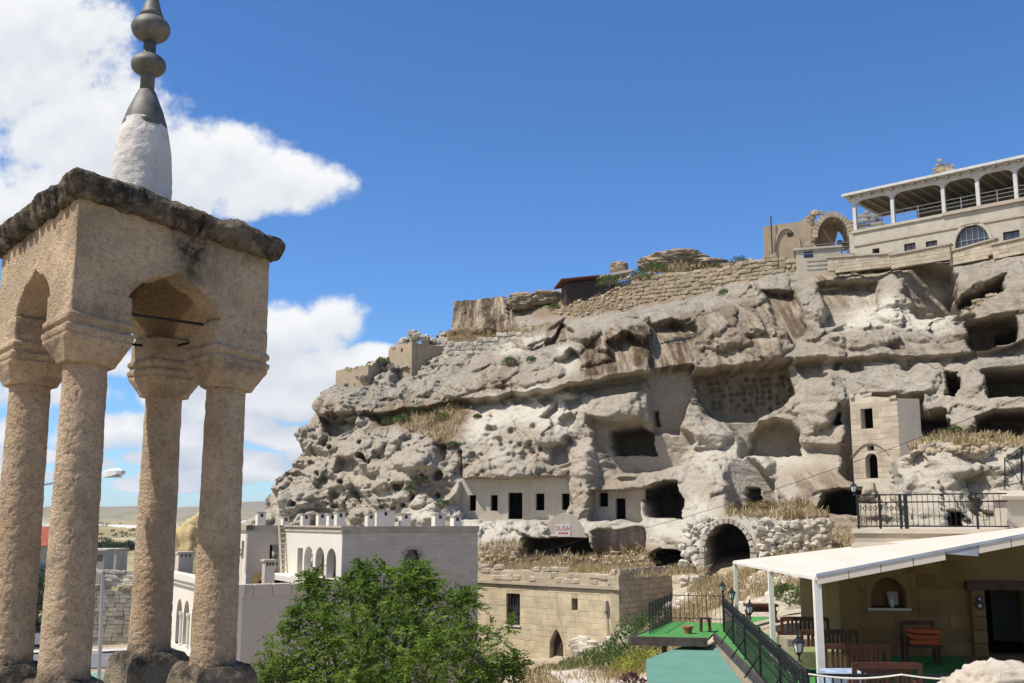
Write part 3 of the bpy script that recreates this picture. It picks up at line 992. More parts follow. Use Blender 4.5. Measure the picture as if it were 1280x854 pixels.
LUMPS = [(712, 428, 34, 20, -0.3, 1.5), (770, 418, 44, 24, -0.25, 1.7), (838, 392, 40, 14, -0.15, 1.2), (905, 412, 46, 30, -0.1, 1.7), (962, 432, 34, 16, 0, 1.0), (740, 446, 40, 12, -0.2, 0.9), (660, 470, 50, 13, -0.15, 1.0), (560, 482, 50, 16, -0.1, 1.1),
         (470, 498, 46, 14, -0.1, 1.0), (620, 470, 30, 14, -0.3, 1.0), (1012, 395, 18, 34, 0, 1.1), (1110, 372, 16, 34, 0, 1.2), (1075, 425, 50, 10, 0, 0.8), (1165, 418, 40, 12, 0, 0.9), (930, 372, 26, 14, 0, 0.9), (1265, 360, 26, 34, 0, 1.4), (1060, 495, 30, 20, 0, 1.0),
         (1025, 500, 26, 34, 0.2, 1.2), (885, 600, 24, 26, 0.3, 1.0), (850, 665, 26, 18, 0, 0.9), (1160, 470, 22, 24, 0, 1.0), (1210, 478, 18, 22, 0, 0.8), (690, 545, 26, 14, 0, 0.9), (730, 600, 16, 34, 0, 0.9), (640, 585, 40, 12, 0, 0.7), (1205, 530, 14, 10, 0, 0.6)]
for k in range(46):
    x = rl.uniform(600, 1260); y = np.interp(x, [600, 800, 1000, 1260], [478, 440, 425, 400]) - rl.uniform(4, 70)
    LUMPS.append((x, y, rl.uniform(8, 22), rl.uniform(5, 12), rl.uniform(-0.6, 0.2), rl.uniform(0.3, 0.8)))
for k in range(40):
    LUMPS.append((rl.uniform(590, 1270), rl.uniform(470, 640), rl.uniform(6, 18), rl.uniform(5, 13), rl.uniform(-0.8, 0.8), rl.uniform(0.25, 0.65)))
for k in range(40):
    LUMPS.append((rl.uniform(345, 580), rl.uniform(530, 650), rl.uniform(6, 22), rl.uniform(5, 14), rl.uniform(-0.9, 0.1), rl.uniform(0.3, 0.9)))
BULGE = np.zeros_like(XX)
for (cx, cy, rx, ry, a_, out) in LUMPS:
    s, sd, P = pmask(ell(cx, cy, rx, ry, a_), 0.0)
    rad = max(0.3, min(rx, ry) * 0.058)
    t_ = np.clip((sd + fbm(XX[s] * 0.8, 3.0, ZZ[s] * 0.8, 3) * 0.35 * rad) / rad, 0, 1)
    w = np.sqrt(np.clip(1 - (1 - t_) ** 2, 0, 1))
    YY[s] = YY[s] - out * 0.85 * w
for poly, out, soft in BULGES:
    s, sd, P = pmask(poly, out * 0.85 if out < 4 else 0.0)
    w = np.sqrt(np.clip(sd / soft, 0, 1)) if soft < 2 else sstep(0, soft, sd)
    YY[s] = YY[s] - out * w
    BULGE[s] = BULGE[s] + out * w

Y_BEFORE = YY.copy()
# hollows: picture polygon, depth, softness of the rim, how much of the roughness stays inside, plane (all one depth)
HOLLOWS = [
    # dressed faces cut back into the rock
    ([(733, 520), (760, 530), (800, 527), (852, 536), (868, 552), (850, 585), (800, 592), (770, 592), (752, 572)], 1.5, 0.5, 0.25),
    ([(812, 458), (864, 452), (868, 480), (845, 540), (812, 540)], 1.5, 0.3, 0.12),
    ([(729, 478), (806, 462), (806, 486), (770, 492), (745, 497)], 0.7, 0.3, 0.15),
    ([(868, 465), (988, 450), (990, 490), (977, 503), (962, 516), (940, 525), (900, 526), (878, 514), (866, 492)], 2.9, 0.3, 0.10),
    ([(905, 522), (945, 520), (950, 560), (927, 571), (921, 543)], 1.5, 0.4, 0.4),
    ([(930, 569), (936, 545), (950, 530), (970, 522), (986, 526), (996, 540), (998, 568)], 3.4, 0.25, 0.12),
    ([(878, 470), (985, 456), (985, 488), (958, 512), (880, 512)], 1.2, 0.15, 0.08),
    ([(909, 571), (937, 568), (964, 601), (966, 640), (910, 642)], 1.6, 0.4, 0.12),
    ([(960, 556), (998, 556), (1060, 560), (1060, 640), (985, 640), (962, 605)], 1.3, 0.6, 0.15),
    ([(1000, 448), (1034, 446), (1028, 470), (1016, 478), (1003, 470)], 0.9, 0.3, 0.15),
    ([(1021, 356), (1096, 352), (1094, 385), (1070, 402), (1025, 410)], 1.3, 0.35, 0.12),
    ([(1126, 332), (1150, 328), (1186, 333), (1189, 396), (1149, 396), (1128, 370)], 1.5, 0.35, 0.12),
    ([(950, 364), (991, 364), (1000, 400), (1002, 418), (987, 429), (972, 405)], 1.0, 0.3, 0.15),
    ([(812, 408), (838, 402), (864, 406), (866, 452), (812, 458)], 1.3, 0.35, 0.12),
    ([(757, 430), (775, 420), (800, 428), (808, 455), (770, 463)], 0.6, 0.3, 0.2),
    ([(700, 452), (712, 440), (722, 446), (724, 462), (704, 466)], 0.7, 0.25, 0.1),
    ([(684, 412), (700, 402), (716, 418), (700, 432), (680, 434)], 0.9, 0.3, 0.1),
    ([(660, 432), (684, 418), (676, 436), (664, 440)], 0.9, 0.2, 0.1),
    ([(402, 522), (448, 515), (446, 535), (420, 550), (410, 545)], 1.2, 0.25, 0.1),
    ([(576, 600), (640, 600), (706, 597), (714, 626), (692, 652), (576, 648)], 5.0, 0.25, 0.05),
    ([(671, 675), (703, 640), (738, 672)], 0.7, 0.25, 0.05),
    ([(654, 674), (733, 670), (740, 696), (650, 696)], 9.0, 0.2, 0.05),
    ([(740, 664), (804, 659), (804, 698), (740, 698)], 1.4, 0.2, 0.1),
    ([(736, 614), (800, 612), (801, 652), (736, 650)], 5.0, 0.2, 0.08),
    ([(1065, 497), (1152, 492), (1152, 548), (1108, 600), (1062, 600)], 4.5, 0.3, 0.1),
    # caves
    ([(758, 537), (775, 533), (799, 531), (809, 540), (816, 545), (816, 566), (763, 567)], 8.0, 0.15, 0.1),
    ([(813, 511), (817, 511), (819, 529), (811, 529)], 4.0, 0.1, 0.1),
    ([(802, 612), (822, 605), (844, 603), (853, 624), (848, 647), (807, 648)], 11.0, 0.15, 0.1),
    ([(879, 732), (879, 684), (884, 670), (892, 660), (909, 653), (924, 659), (933, 670), (939, 688), (939, 732)], 13.0, 0.12, 0.0),
    ([(812, 696), (825, 688), (847, 690), (862, 703), (871, 724), (825, 724)], 11.0, 0.2, 0.1),
    ([(925, 609), (941, 609), (941, 631), (925, 631)], 6.0, 0.08, 0.0),
    ([(1019, 641), (1029, 616), (1052, 611), (1072, 611), (1072, 645)], 11.0, 0.2, 0.05),
    ([(1040, 518), (1051, 517), (1051, 530), (1041, 531)], 4.0, 0.1, 0.1),
    ([(1143, 514), (1183, 511), (1184, 538), (1172, 545), (1144, 545)], 10.0, 0.12, 0.05),
    ([(1182, 465), (1196, 465), (1196, 493), (1183, 493)], 5.0, 0.1, 0.0),
    ([(1230, 462), (1285, 457), (1330, 455), (1330, 495), (1234, 496)], 8.0, 0.12, 0.05),
    ([(1215, 541), (1226, 522), (1245, 513), (1275, 510), (1300, 520), (1310, 545)], 7.0, 0.15, 0.05),
    ([(1197, 376), (1222, 360), (1250, 345), (1251, 362), (1228, 378), (1206, 390)], 5.0, 0.2, 0.1),
    ([(1207, 406), (1240, 396), (1266, 391), (1271, 428), (1216, 436)], 5.0, 0.2, 0.05),
    ([(1243, 402), (1266, 396), (1269, 427), (1244, 431)], 9.0, 0.12, 0.0),
    ([(870, 496), (880, 496), (881, 510), (872, 510)], 1.0, 0.15, 0.1),
    ([(1140, 582), (1154, 576), (1154, 608), (1148, 612), (1142, 600)], 0.8, 0.1, 0.1),
    ([(1173, 642), (1190, 642), (1192, 662), (1173, 662)], 4.0, 0.1, 0.0),
    ([(1206, 628), (1216, 628), (1217, 648), (1208, 646)], 1.6, 0.1, 0.0),
    ([(1014, 598), (1021, 598), (1021, 604), (1014, 604)], 0.8, 0.1, 0.0),
    ([(574, 565), (577, 565), (578, 622), (575, 622)], 1.2, 0.15, 0.3),
    ([(425, 575), (440, 573), (450, 580), (438, 592), (420, 590)], 1.0, 0.4, 0.3),
    ([(402, 595), (416, 594), (417, 608), (403, 607)], 0.8, 0.3, 0.2),
    ([(332, 612), (352, 612), (350, 638), (332, 638)], 1.0, 0.4, 0.3),
    ([(676, 522), (692, 508), (697, 500), (696, 512), (684, 524)], 1.0, 0.2, 0.1),
    ([(698, 524), (712, 517), (718, 522), (712, 534), (702, 534)], 1.0, 0.2, 0.1),
    ([(640, 502), (655, 498), (667, 502), (660, 506), (645, 506)], 0.7, 0.2, 0.1),
    ([(672, 500), (684, 496), (692, 500), (680, 507)], 0.7, 0.2, 0.1),
    ([(703, 502), (722, 498), (728, 506), (712, 512)], 0.9, 0.2, 0.1),
    ([(685, 560), (706, 556), (710, 578), (690, 582)], 0.7, 0.3, 0.1),
    ([(546, 558), (556, 556), (556, 575), (548, 578)], 0.9, 0.35, 0.2),
    ([(1040, 455), (1052, 452), (1050, 462), (1040, 464)], 0.7, 0.2, 0.1),
    ([(1055, 457), (1078, 452), (1082, 462), (1060, 468)], 0.8, 0.3, 0.1),
    ([(1126, 457), (1138, 455), (1136, 464), (1126, 464)], 0.6, 0.2, 0.1),
]
rp = random.Random(5)
for k in range(26):                                            # weathered pits in the pale face
    cx, cy = rp.uniform(588, 722), rp.uniform(533, 582)
    if abs(cx - 655) + abs(cy - 560) * 1.2 > 85:
        continue
    r_ = rp.uniform(1.6, 5.6) if rp.random() < 0.6 else 1.6
    HOLLOWS.append(([(cx + r_ * math.cos(a * 1.05) * rp.uniform(.8, 1.2), cy + r_ * rp.uniform(.7, 1.7) * math.sin(a * 1.05)) for a in range(6)], 0.2 + r_ * 0.09, 0.3, 0.6))
for k in range(26):                                            # hollows in the crag
    cx, cy = rp.uniform(360, 560), rp.uniform(545, 640)
    r_ = rp.uniform(1.5, 4.5)
    HOLLOWS.append(([(cx + r_ * math.cos(a * 1.05) * rp.uniform(.8, 1.4), cy + r_ * math.sin(a * 1.05)) for a in range(6)], 0.35 + r_ * 0.08, 0.2, 0.3))
for row in range(6):                                           # pigeon holes in the big open room
    for k in range(13):
        cx = 884 + k * 8.2 + rp.uniform(-1, 1); cy = 474 + row * 7.4 - k * 0.8 + rp.uniform(-1, 1)
        if cy > 507 or rp.random() < 0.25 or (900 < cx < 925 and rp.random() < 0.5):
            continue
        w_ = rp.uniform(1.5, 2.3)
        HOLLOWS.append(([(cx - w_, cy - 2), (cx + w_, cy - 2), (cx + w_, cy + 2), (cx - w_, cy + 2)], 0.0, 0.08, 1.0))
Y_SM = S1 - BULGE
for hi, (poly, dep, soft, keep) in enumerate(HOLLOWS):
    lower = poly[0][0] > 1110 and poly[0][1] > 565
    s, sd, P = pmask(poly, 0.0)
    if dep == 0.0:                                             # pigeon hole: on top of the room's back wall
        w = sstep(-0.06, 0.06, sd)
        YY[s] = YY[s] + 0.4 * w
        continue
    wob = fbm(XX[s] * 1.1, 1.7, ZZ[s] * 1.1, 3) * (0.22 if soft > 0.13 else 0.03)
    w = sstep(-soft * 0.5, soft * 0.5, sd + wob)
    bs = Y_SM[s]
    if dep >= 1.4 and (sd > 0).sum() > 8:                      # rooms and dressed faces have upright back walls
        ins = sd > 0
        cf = np.polyfit(XX[s][ins], bs[ins], 1)
        fit = np.polyval(cf, XX[s])
        bs = fit + 0.55 * (np.percentile(bs[ins] - fit[ins], 92))
    target = bs - RN[s] * ROUGH[s] * keep * w + dep
    # follow the mean depth of the rim so that a dressed face is even
    YY[s] = YY[s] * (1 - w) + np.maximum(target, YY[s]) * w

# crest and left flank: beyond them the ground runs back from the viewer
CREST = [(250, 655), (300, 655), (330, 640), (334, 615), (346, 600), (362, 584), (374, 558), (369, 542), (386, 527), (393, 520), (390, 503), (400, 489), (430, 474), (470, 458), (515, 442), (545, 424), (563, 413),
         (566, 371), (590, 362), (632, 363), (646, 371), (664, 366), (700, 358), (735, 352), (760, 345), (790, 334), (806, 326), (820, 318), (846, 314), (874, 318), (900, 327), (945, 324), (1000, 331), (1060, 328), (1120, 319), (1180, 309), (1250, 300), (1290, 290), (1400, 270), (1500, 255)]
cw = [Vector(p) for p in solve_many(CREST, surf1)]
left_idx = 16
lz = np.array([p.z for p in cw[:left_idx]]); lx = np.array([p.x for p in cw[:left_idx]])
order = np.argsort(lz)
XL = np.interp(GZ, lz[order], lx[order])[:, None] + np.zeros_like(XX)
XL = XL + fbm(ZZ * 1.2, 0.0, 5.0, 4, 0.6) * 0.45
tz = np.array([p.z for p in cw[left_idx:]]); tx = np.array([p.x for p in cw[left_idx:]])
# columns left of the flat-topped rock use the flank curve instead
ZT = np.interp(GX, np.concatenate([[-40, tx[0] - 0.3], tx]), np.concatenate([[cw[left_idx].z, cw[left_idx].z], tz]))[None, :] + np.zeros_like(XX)
ZT = ZT + fbm(XX * 0.9, 3.0, 1.0, 4, 0.6) * 0.32
ex = np.maximum(XL - XX, 0)
ez = np.maximum(ZZ - ZT, 0)
X2 = np.where(ex > 0, XL - 0.08 * ex, XX)
Z2 = np.where(ez > 0, ZT + 0.06 * ez, ZZ)
Y2 = YY + ex * 5.0 + ez * 7.0
# rounding at the edges
rim = np.exp(-np.maximum(ZT - ZZ, 0) / 0.35) * 0.3 + np.exp(-np.maximum(XX - XL, 0) / 0.5) * 0.5
Y2 = Y2 + np.where((ex == 0) & (ez == 0), rim, 0.3)
BIGX = BULGE * (BULGE > 4)                                     # the lower terrace of rock comes forward and to the left
X2 = X2 - 0.37 * BIGX
HD = np.maximum(YY - Y_BEFORE, 0)                              # caves run into the hill square to its face
X2 = X2 + np.clip(0.18 + 0.62 * XX / S1, 0.0, 0.55) * HD
j1 = fbm(XX * 1.7, S1 * 0.2, ZZ * 1.7, 3) * 0.10
j2 = fbm(XX * 1.7, S1 * 0.2 + 50, ZZ * 1.7, 3) * 0.10
X2 = X2 + j1 * np.clip(ROUGH, 0, 1); Z2 = Z2 + j2 * np.clip(ROUGH, 0, 1)

# wear masks: lichen-grey weathered skin, pale fresh rock, brown run-off, soil
dYdz = np.gradient(YY, axis=0) / STEP
upface = sstep(0.15, 1.1, dYdz)                                # looks up: weathered
pz = sstep(0.5, 9.0, ZZ - 4.0 + fbm(XX * 0.12, 1.0, ZZ * 0.12, 3) * 3.0)
nz = fbm(XX * 0.35, 6.0, ZZ * 0.35, 4)
GREY = np.clip(0.22 + 0.6 * upface * (0.3 + 0.7 * pz) + 0.6 * pz * sstep(-0.2, 0.4, nz) + 0.15 * (1 - sstep(480, 600, PXX)), 0, 1)
PALE = np.clip(0.18 + 0.4 * (1 - sstep(480, 620, PXX)) * (1 - upface) + 0.5 * sstep(0.0, 0.5, fbm(XX * 0.25, 8.0, ZZ * 0.25, 3)) * (1 - pz), 0, 1)
BROWN = np.zeros_like(XX)
SOIL = np.zeros_like(XX)
def paint(A, poly, val, soft=0.8):
    s, sd, _ = pmask(poly)
    w = sstep(-soft, soft, sd + fbm(XX[s] * 0.7, 2.0, ZZ[s] * 0.7, 3) * soft)
    A[s] = A[s] * (1 - w) + val * w
for poly, v_ in [([(565, 520), (600, 495), (700, 480), (735, 500), (715, 545), (640, 535), (585, 560)], 0.95), ([(640, 420), (690, 415), (650, 440), (620, 448)], 0.9),
                 ([(1060, 360), (1140, 380), (1190, 395), (1180, 412), (1040, 415)], 0.95), ([(520, 620), (580, 600), (585, 655), (510, 660)], 0.9),
                 ([(580, 652), (700, 645), (690, 680), (590, 690)], 0.9), ([(725, 650), (810, 648), (870, 620), (900, 640), (880, 700), (820, 690), (720, 668)], 0.85),
                 ([(1110, 560), (1255, 560), (1255, 660), (1110, 660)], 0.6), ([(700, 440), (712, 440), (724, 462), (704, 466)], 1.0), ([(1130, 345), (1188, 345), (1188, 394), (1140, 394)], 0.7),
                 ([(840, 640), (890, 640), (890, 700), (860, 700)], 0.8), ([(860, 560), (1000, 556), (1000, 575), (880, 600)], 0.7)]:
    paint(PALE, poly, v_)
    paint(GREY, poly, 0.08)
for poly, v_ in [([(556, 358), (648, 360), (644, 418), (556, 420)], 1.0), ([(725, 430), (812, 405), (868, 400), (866, 456), (780, 464), (728, 474)], 1.0), ([(845, 395), (940, 375), (990, 390), (985, 440), (870, 455)], 0.6),
                 ([(950, 362), (992, 362), (1004, 420), (985, 430)], 0.9), ([(1020, 354), (1098, 350), (1096, 375), (1020, 385)], 0.6), ([(1126, 330), (1160, 328), (1160, 380), (1126, 370)], 0.5),
                 ([(870, 465), (985, 452), (985, 510), (880, 515)], 0.45), ([(684, 404), (716, 404), (700, 432), (680, 436)], 0.7), ([(590, 462), (652, 455), (640, 490), (600, 496)], 0.4),
                 ([(740, 664), (804, 659), (804, 698), (740, 698)], 0.5), ([(655, 672), (675, 672), (675, 696), (655, 696)], 0.6), ([(1190, 372), (1270, 360), (1275, 435), (1200, 435)], 0.4)]:
    paint(BROWN, poly, v_, 0.5)
for lx, lz_, out, ha, un in _led:                              # run-off stains on the lips
    if out < 0.6:
        continue
    t = ZZ - np.interp(XX, lx, lz_)
    band = (XX > lx[0]) * (XX < lx[-1]) * sstep(-0.1, 0.1, t) * sstep(1.1 * ha + 1.0, 0.3, t)
    BROWN = np.maximum(BROWN, band * (0.25 + 0.75 * sstep(-0.1, 0.35, fbm(XX * 0.3, 5.0, ZZ * 0.1, 3))) * 0.85)
GREY = GREY * (1 - 0.75 * BROWN); PALE = np.maximum(PALE, 0.45 * BROWN)
for poly in [[(465, 515), (500, 512), (560, 500), (592, 500), (585, 545), (560, 562), (530, 545), (470, 540)], [(650, 392), (700, 375), (760, 350), (830, 330), (950, 330), (950, 345), (850, 375), (760, 392), (700, 400)],
             [(905, 628), (1010, 625), (1040, 640), (1035, 650), (905, 646)], [(1115, 540), (1280, 530), (1300, 558), (1115, 562)], [(590, 680), (840, 680), (840, 720), (590, 720)],
             [(560, 413), (640, 413), (700, 405), (640, 425), (560, 430)], [(940, 690), (1080, 650), (1090, 740), (940, 730)], [(525, 610), (560, 605), (575, 625), (540, 632)]]:
    paint(SOIL, poly, 0.9)
paint(SOIL, [(596, 435), (640, 425), (620, 446), (596, 446)], 0.0)
SOIL = np.maximum(SOIL, sstep(0.2, 2.0, ez))

nr, nc = XX.shape
V = np.stack([X2.ravel(), Y2.ravel(), Z2.ravel()], 1)
ii = np.arange(nr * nc).reshape(nr, nc)
Q = np.stack([ii[:-1, :-1], ii[:-1, 1:], ii[1:, 1:], ii[1:, :-1]], -1)
keepq = (ex[:-1, :-1] < 9) & (ez[:-1, :-1] < 9)
Q = Q[keepq].reshape(-1, 4)
used = np.zeros(nr * nc, bool); used[Q.ravel()] = True
remap = np.cumsum(used) - 1
cl = np_mesh('cliff', V[used], remap[Q], smooth=True)
attr = cl.color_attributes.new('wear', 'FLOAT_COLOR', 'POINT')
W = np.stack([GREY.ravel(), PALE.ravel(), BROWN.ravel(), SOIL.ravel()], 1)[used].astype(np.float32)
attr.data.foreach_set('color', W.ravel())
cliff = link('cliff', cl, 'tuff_rock')
tag(cliff, 'pale eroded tuff cliff riddled with caves and overhanging ledges', 'cliff', kind='structure')

# nearest cliff surface behind a picture position (for setting plants and walls on it)
_pu = CXP + FPX * V[:, 0] / (V[:, 1] * CP + V[:, 2] * SP)
_pv = CYP - FPX * (V[:, 2] * CP - V[:, 1] * SP) / (V[:, 1] * CP + V[:, 2] * SP)
_zb = np.full((480, 760), 1e9)
_a = ((_pu - 0) / 2).astype(int); _b = (_pv / 2).astype(int)
_ok = used & (_a >= 0) & (_a < 760) & (_b >= 0) & (_b < 480)
np.minimum.at(_zb, (_b[_ok], _a[_ok]), V[_ok, 1])

def on_cliff(px, py, back=0.0):
    a, b = int(px / 2), int(py / 2)
    w = _zb[max(0, b - 1):b + 2, max(0, a - 1):a + 2]
    w = w[w < 1e8]
    if len(w) == 0:
        return at(px, py, 80)
    return at(px, py, float(np.median(w)) + back)

# ------------------------------------------------------------------ ground sheet
FLOOR = -3.3                                                   # level of the terrace of the eating place
GC = [tuple(at(*c)) for c in [(1000, 768, 37), (940, 776, 35), (908, 729, 60), (850, 742, 55), (1060, 742, 43), (1050, 705, 49), (1000, 700, 56), (960, 715, 57),
      (767, 824, 54), (828, 762, 59), (653, 828, 57.5), (592, 830, 61), (780, 846, 43), (720, 836, 49), (800, 800, 50), (840, 772, 50), (620, 850, 45)]]
GC += [(9, 30, -3.42), (12, 20, -3.42), (20, 25, -3.42), (14, 36, -3.4), (22, 40, -3.3), (30, 46, -2.0), (6.0, 30, -3.6), (4.2, 30, -6.0), (3.6, 22, -6.5), (2.5, 36, -6.8), (5.2, 20, -3.6),
       (-2, 30, -8.2), (-10, 38, -9.2), (-4, 46, -8.8), (-18, 52, -9.2), (-26, 60, -9.3), (-40, 70, -9.3), (-20, 75, -9.2), (-12, 70, -9.0), (-4, 66, -6.6), (-2, 72, -3.6), (8, 68, -3.5), (-30, 95, -9.6), (-60, 95, -9.8), (-18, 90, -7.5), (-60, 40, -9.3),
       (-5, 14, -8.0), (0, 18, -8.0), (-12, 14, -8.4), (-30, 20, -9), (0, 0, -1.75), (0, -12, -1.75), (-8, -6, -1.75), (8, 0, -1.75), (6, 9, -1.85), (12, 10, -1.9), (-6, 3, -4.0), (20, 6, -1.9), (35, 20, -2), (40, 50, 0), (5, 14, -3.3), (12, 14.5, -3.3)]
_gc = np.array(GC)
near_z = mq_fit(_gc[:, :2], _gc[:, 2], 1.2)
FY = np.array([-100, 100, 150, 200, 300, 450, 600, 800, 1000, 1300, 1600, 2000, 2500, 3200, 4500, 9000], float)
FZ = np.array([-9.5, -9.6, -10.4, -11.2, -12.3, -14, -15, -14.5, -12, -7, -3.0, 6, 18, 34, 20, 10], float)

def ground_z(x, y):
    x = np.asarray(x, float); y = np.asarray(y, float)
    xc = np.clip(x, -70, 45); yc = np.clip(y, -20, 105)
    zn = near_z(xc, yc)
    r = np.hypot(x, y)
    zf = np.interp(r, FY, FZ)
    zf = zf + sstep(900, 1500, r) * (1 - sstep(4500, 6000, r)) * (fbm(x * 0.0016, y * 0.0016, 2.0, 4) * 34 + 3)
    bad = sstep(1050, 1250, r) * (1 - sstep(1700, 2100, r)) * sstep(-0.1, 0.25, fbm(x * 0.003, y * 0.003, 9.0, 3))
    zf = zf + bad * (fbm(x * 0.02, y * 0.02, 4.0, 4, 0.6, True) * 8 + 4)
    w = sstep(75, 130, y + np.maximum(0, -x - 60)) * 1.0
    w = np.maximum(w, sstep(60, 110, -x)); w = np.maximum(w, sstep(40, 90, x)); w = np.maximum(w, sstep(20, 60, -y))
    z = zn * (1 - w) + zf * w
    z = z + (fbm(x * 0.35, y * 0.35, 7.0, 4) * 0.22 + fbm(x * 1.3, y * 1.3, 3.0, 2) * 0.06) * (1 - w)
    return z

def axis(fine0, fine1, step, lo, hi, grow):
    a = list(np.arange(fine0, fine1, step))
    s, p = step, fine1
    while p < hi:
        a.append(p); s *= grow; p += s
    a.append(hi)
    s, p = step, fine0
    b = []
    while p > lo:
        s *= grow; p -= s; b.append(max(p, lo))
    return np.array(b[::-1] + a)
gx = axis(-40, 36, 0.5, -6000, 6000, 1.045)
gy = axis(8, 72, 0.5, -400, 9000, 1.045)
AX, AY = np.meshgrid(gx, gy)
AZ = ground_z(AX, AY)
V = np.stack([AX.ravel(), AY.ravel(), AZ.ravel()], 1)
nr, nc = AX.shape
ii = np.arange(nr * nc).reshape(nr, nc)
Q = np.stack([ii[:-1, :-1], ii[:-1, 1:], ii[1:, 1:], ii[1:, :-1]], -1).reshape(-1, 4)

def make_ground_mat():
    m, nt, b = _tree('dry_ground')
    v = npos(nt)
    n1 = nnoise(nt, v, 0.25, 8, 0.62)
    n2 = nnoise(nt, v, 2.4, 8, 0.7)
    near = nramp(nt, n1, [(0.32, (0.30, 0.23, 0.14)), (0.5, (0.40, 0.33, 0.23)), (0.68, (0.50, 0.45, 0.36))])
    near = nmix(nt, nramp(nt, n2, [(0.4, 0.0), (0.7, 0.6)]), near, (0.27, 0.21, 0.13))
    # fields of the plain: patches of stubble, fallow and green
    vf = npos(nt, (0.0045, 0.0022, 0.0))
    vo = nd(nt, 'ShaderNodeTexVoronoi')
    vo.inputs['Scale'].default_value = 1.0
    nt.links.new(vf, vo.inputs['Vector'])
    rr = nd(nt, 'ShaderNodeSeparateColor')
    nt.links.new(vo.outputs['Color'], rr.inputs[0])
    fld = nramp(nt, rr.outputs[0], [(0.0, (0.36, 0.26, 0.11)), (0.25, (0.42, 0.33, 0.17)), (0.45, (0.30, 0.26, 0.19)), (0.62, (0.40, 0.29, 0.12)), (0.8, (0.22, 0.23, 0.11)), (0.95, (0.45, 0.38, 0.27))])
    fn = nnoise(nt, v, 0.02, 8, 0.6)
    fld = nmix(nt, nramp(nt, fn, [(0.4, 0.0), (0.62, 0.7)]), fld, (0.16, 0.17, 0.09))
    a = nd(nt, 'ShaderNodeAttribute', attribute_name='zone')
    sp = nd(nt, 'ShaderNodeSeparateColor')
    nt.links.new(a.outputs['Color'], sp.inputs[0])
    col = nmix(nt, sp.outputs[0], near, fld)
    wn_ = nnoise(nt, v, 0.018, 7, 0.65)
    wf = nmath(nt, 'MULTIPLY', sp.outputs[1], nramp(nt, wn_, [(0.40, 0.0), (0.47, 1.0)]))
    col = nmix(nt, sp.outputs[1], col, (0.15, 0.165, 0.10))
    col = nmix(nt, wf, col, (0.62, 0.56, 0.47))
    col = nmix(nt, sp.outputs[2], col, (0.23, 0.20, 0.15))
    nt.links.new(col, b.inputs['Base Color'])
    b.inputs['Roughness'].default_value = 1.0
    b.inputs['Specular IOR Level'].default_value = 0.05
    nbump(nt, b, n2, 0.5, 0.1)
    MATS['dry_ground'] = m
make_ground_mat()
gm = np_mesh('ground', V, Q, smooth=True)
rr_ = np.hypot(AX, AY)
zone = np.zeros((nr, nc, 4), np.float32)
zone[..., 0] = sstep(110, 170, rr_)
zone[..., 1] = sstep(1080, 1250, rr_ + fbm(AX * 0.004, AY * 0.004, 1.0, 3) * 160) * (1 - sstep(1750, 2100, rr_))
zone[..., 2] = sstep(2000, 2600, rr_)
zone[..., 3] = 1
ga = gm.color_attributes.new('zone', 'FLOAT_COLOR', 'POINT')
ga.data.foreach_set('color', zone.ravel())
ground = link('ground', gm, 'dry_ground')
tag(ground, 'dry earth and fields running out to far hills', 'ground', kind='structure')

def gz(x, y):
    return float(ground_z(np.array([x]), np.array([y]))[0])
# ------------------------------------------------------------------ materials of the buildings
stone_mat('yellow_block', (0.55, 0.455, 0.30), 0.16, 1.6, stain=(0.36, 0.29, 0.19), stain_amt=0.3, stain_scale=0.9, rnd=0.10, fine=14, bump=0.5, bdist=0.03)
stone_mat('house_mortar', (0.44, 0.36, 0.24), 0.2, 2.0)
stone_mat('tuff_block', (0.44, 0.365, 0.27), 0.16, 1.5, stain=(0.27, 0.22, 0.16), stain_amt=0.35, stain_scale=0.8, rnd=0.16, fine=12, bump=0.5, bdist=0.04)
stone_mat('rubble', (0.36, 0.285, 0.195), 0.22, 2.5, stain=(0.22, 0.18, 0.13), stain_amt=0.3, rnd=0.25, fine=10, bump=0.6, bdist=0.05)
stone_mat('pale_rubble', (0.52, 0.465, 0.375), 0.2, 2.5, stain=(0.3, 0.25, 0.18), stain_amt=0.3, rnd=0.25, fine=10, bump=0.6, bdist=0.05)
stone_mat('carved_tuff', (0.50, 0.43, 0.335), 0.12, 0.9, stain=(0.36, 0.29, 0.21), stain_amt=0.35, stain_scale=0.6, vstreak=True, fine=9, bump=0.4, bdist=0.05)
stone_mat('ruin_wall', (0.38, 0.30, 0.205), 0.14, 1.3, stain=(0.26, 0.20, 0.13), stain_amt=0.4, stain_scale=0.7, fine=9, bump=0.5, bdist=0.05)
stone_mat('white_block', (0.64, 0.585, 0.50), 0.05, 1.0, stain=(0.48, 0.46, 0.42), stain_amt=0.25, stain_scale=0.5, rnd=0.06, fine=16, bump=0.15, bdist=0.01)
stone_mat('grey_shade_block', (0.52, 0.44, 0.35), 0.06, 1.0, rnd=0.10, fine=16, bump=0.2, bdist=0.015)  # greyer copy of the white block, with the shade of turned-away faces put in
stone_mat('cement_render', (0.47, 0.405, 0.335), 0.06, 0.8, stain=(0.32, 0.31, 0.30), stain_amt=0.2, stain_scale=0.4, fine=20, bump=0.1, bdist=0.01)
stone_mat('coping', (0.40, 0.33, 0.26), 0.15, 2.0, stain=(0.24, 0.19, 0.14), stain_amt=0.4, fine=14, bump=0.3, bdist=0.02)
stone_mat('hotel_render', (0.43, 0.38, 0.305), 0.12, 1.6, stain=(0.29, 0.245, 0.185), stain_amt=0.5, stain_scale=0.8, vstreak=True, fine=12, bump=0.25, bdist=0.02)
plain_mat('hotel_beam', (0.52, 0.50, 0.47), 0.8, 0, 0.12, 3)
plain_mat('pergola_ceiling', (0.22, 0.18, 0.13), 0.9, 0, 0.15, 3)
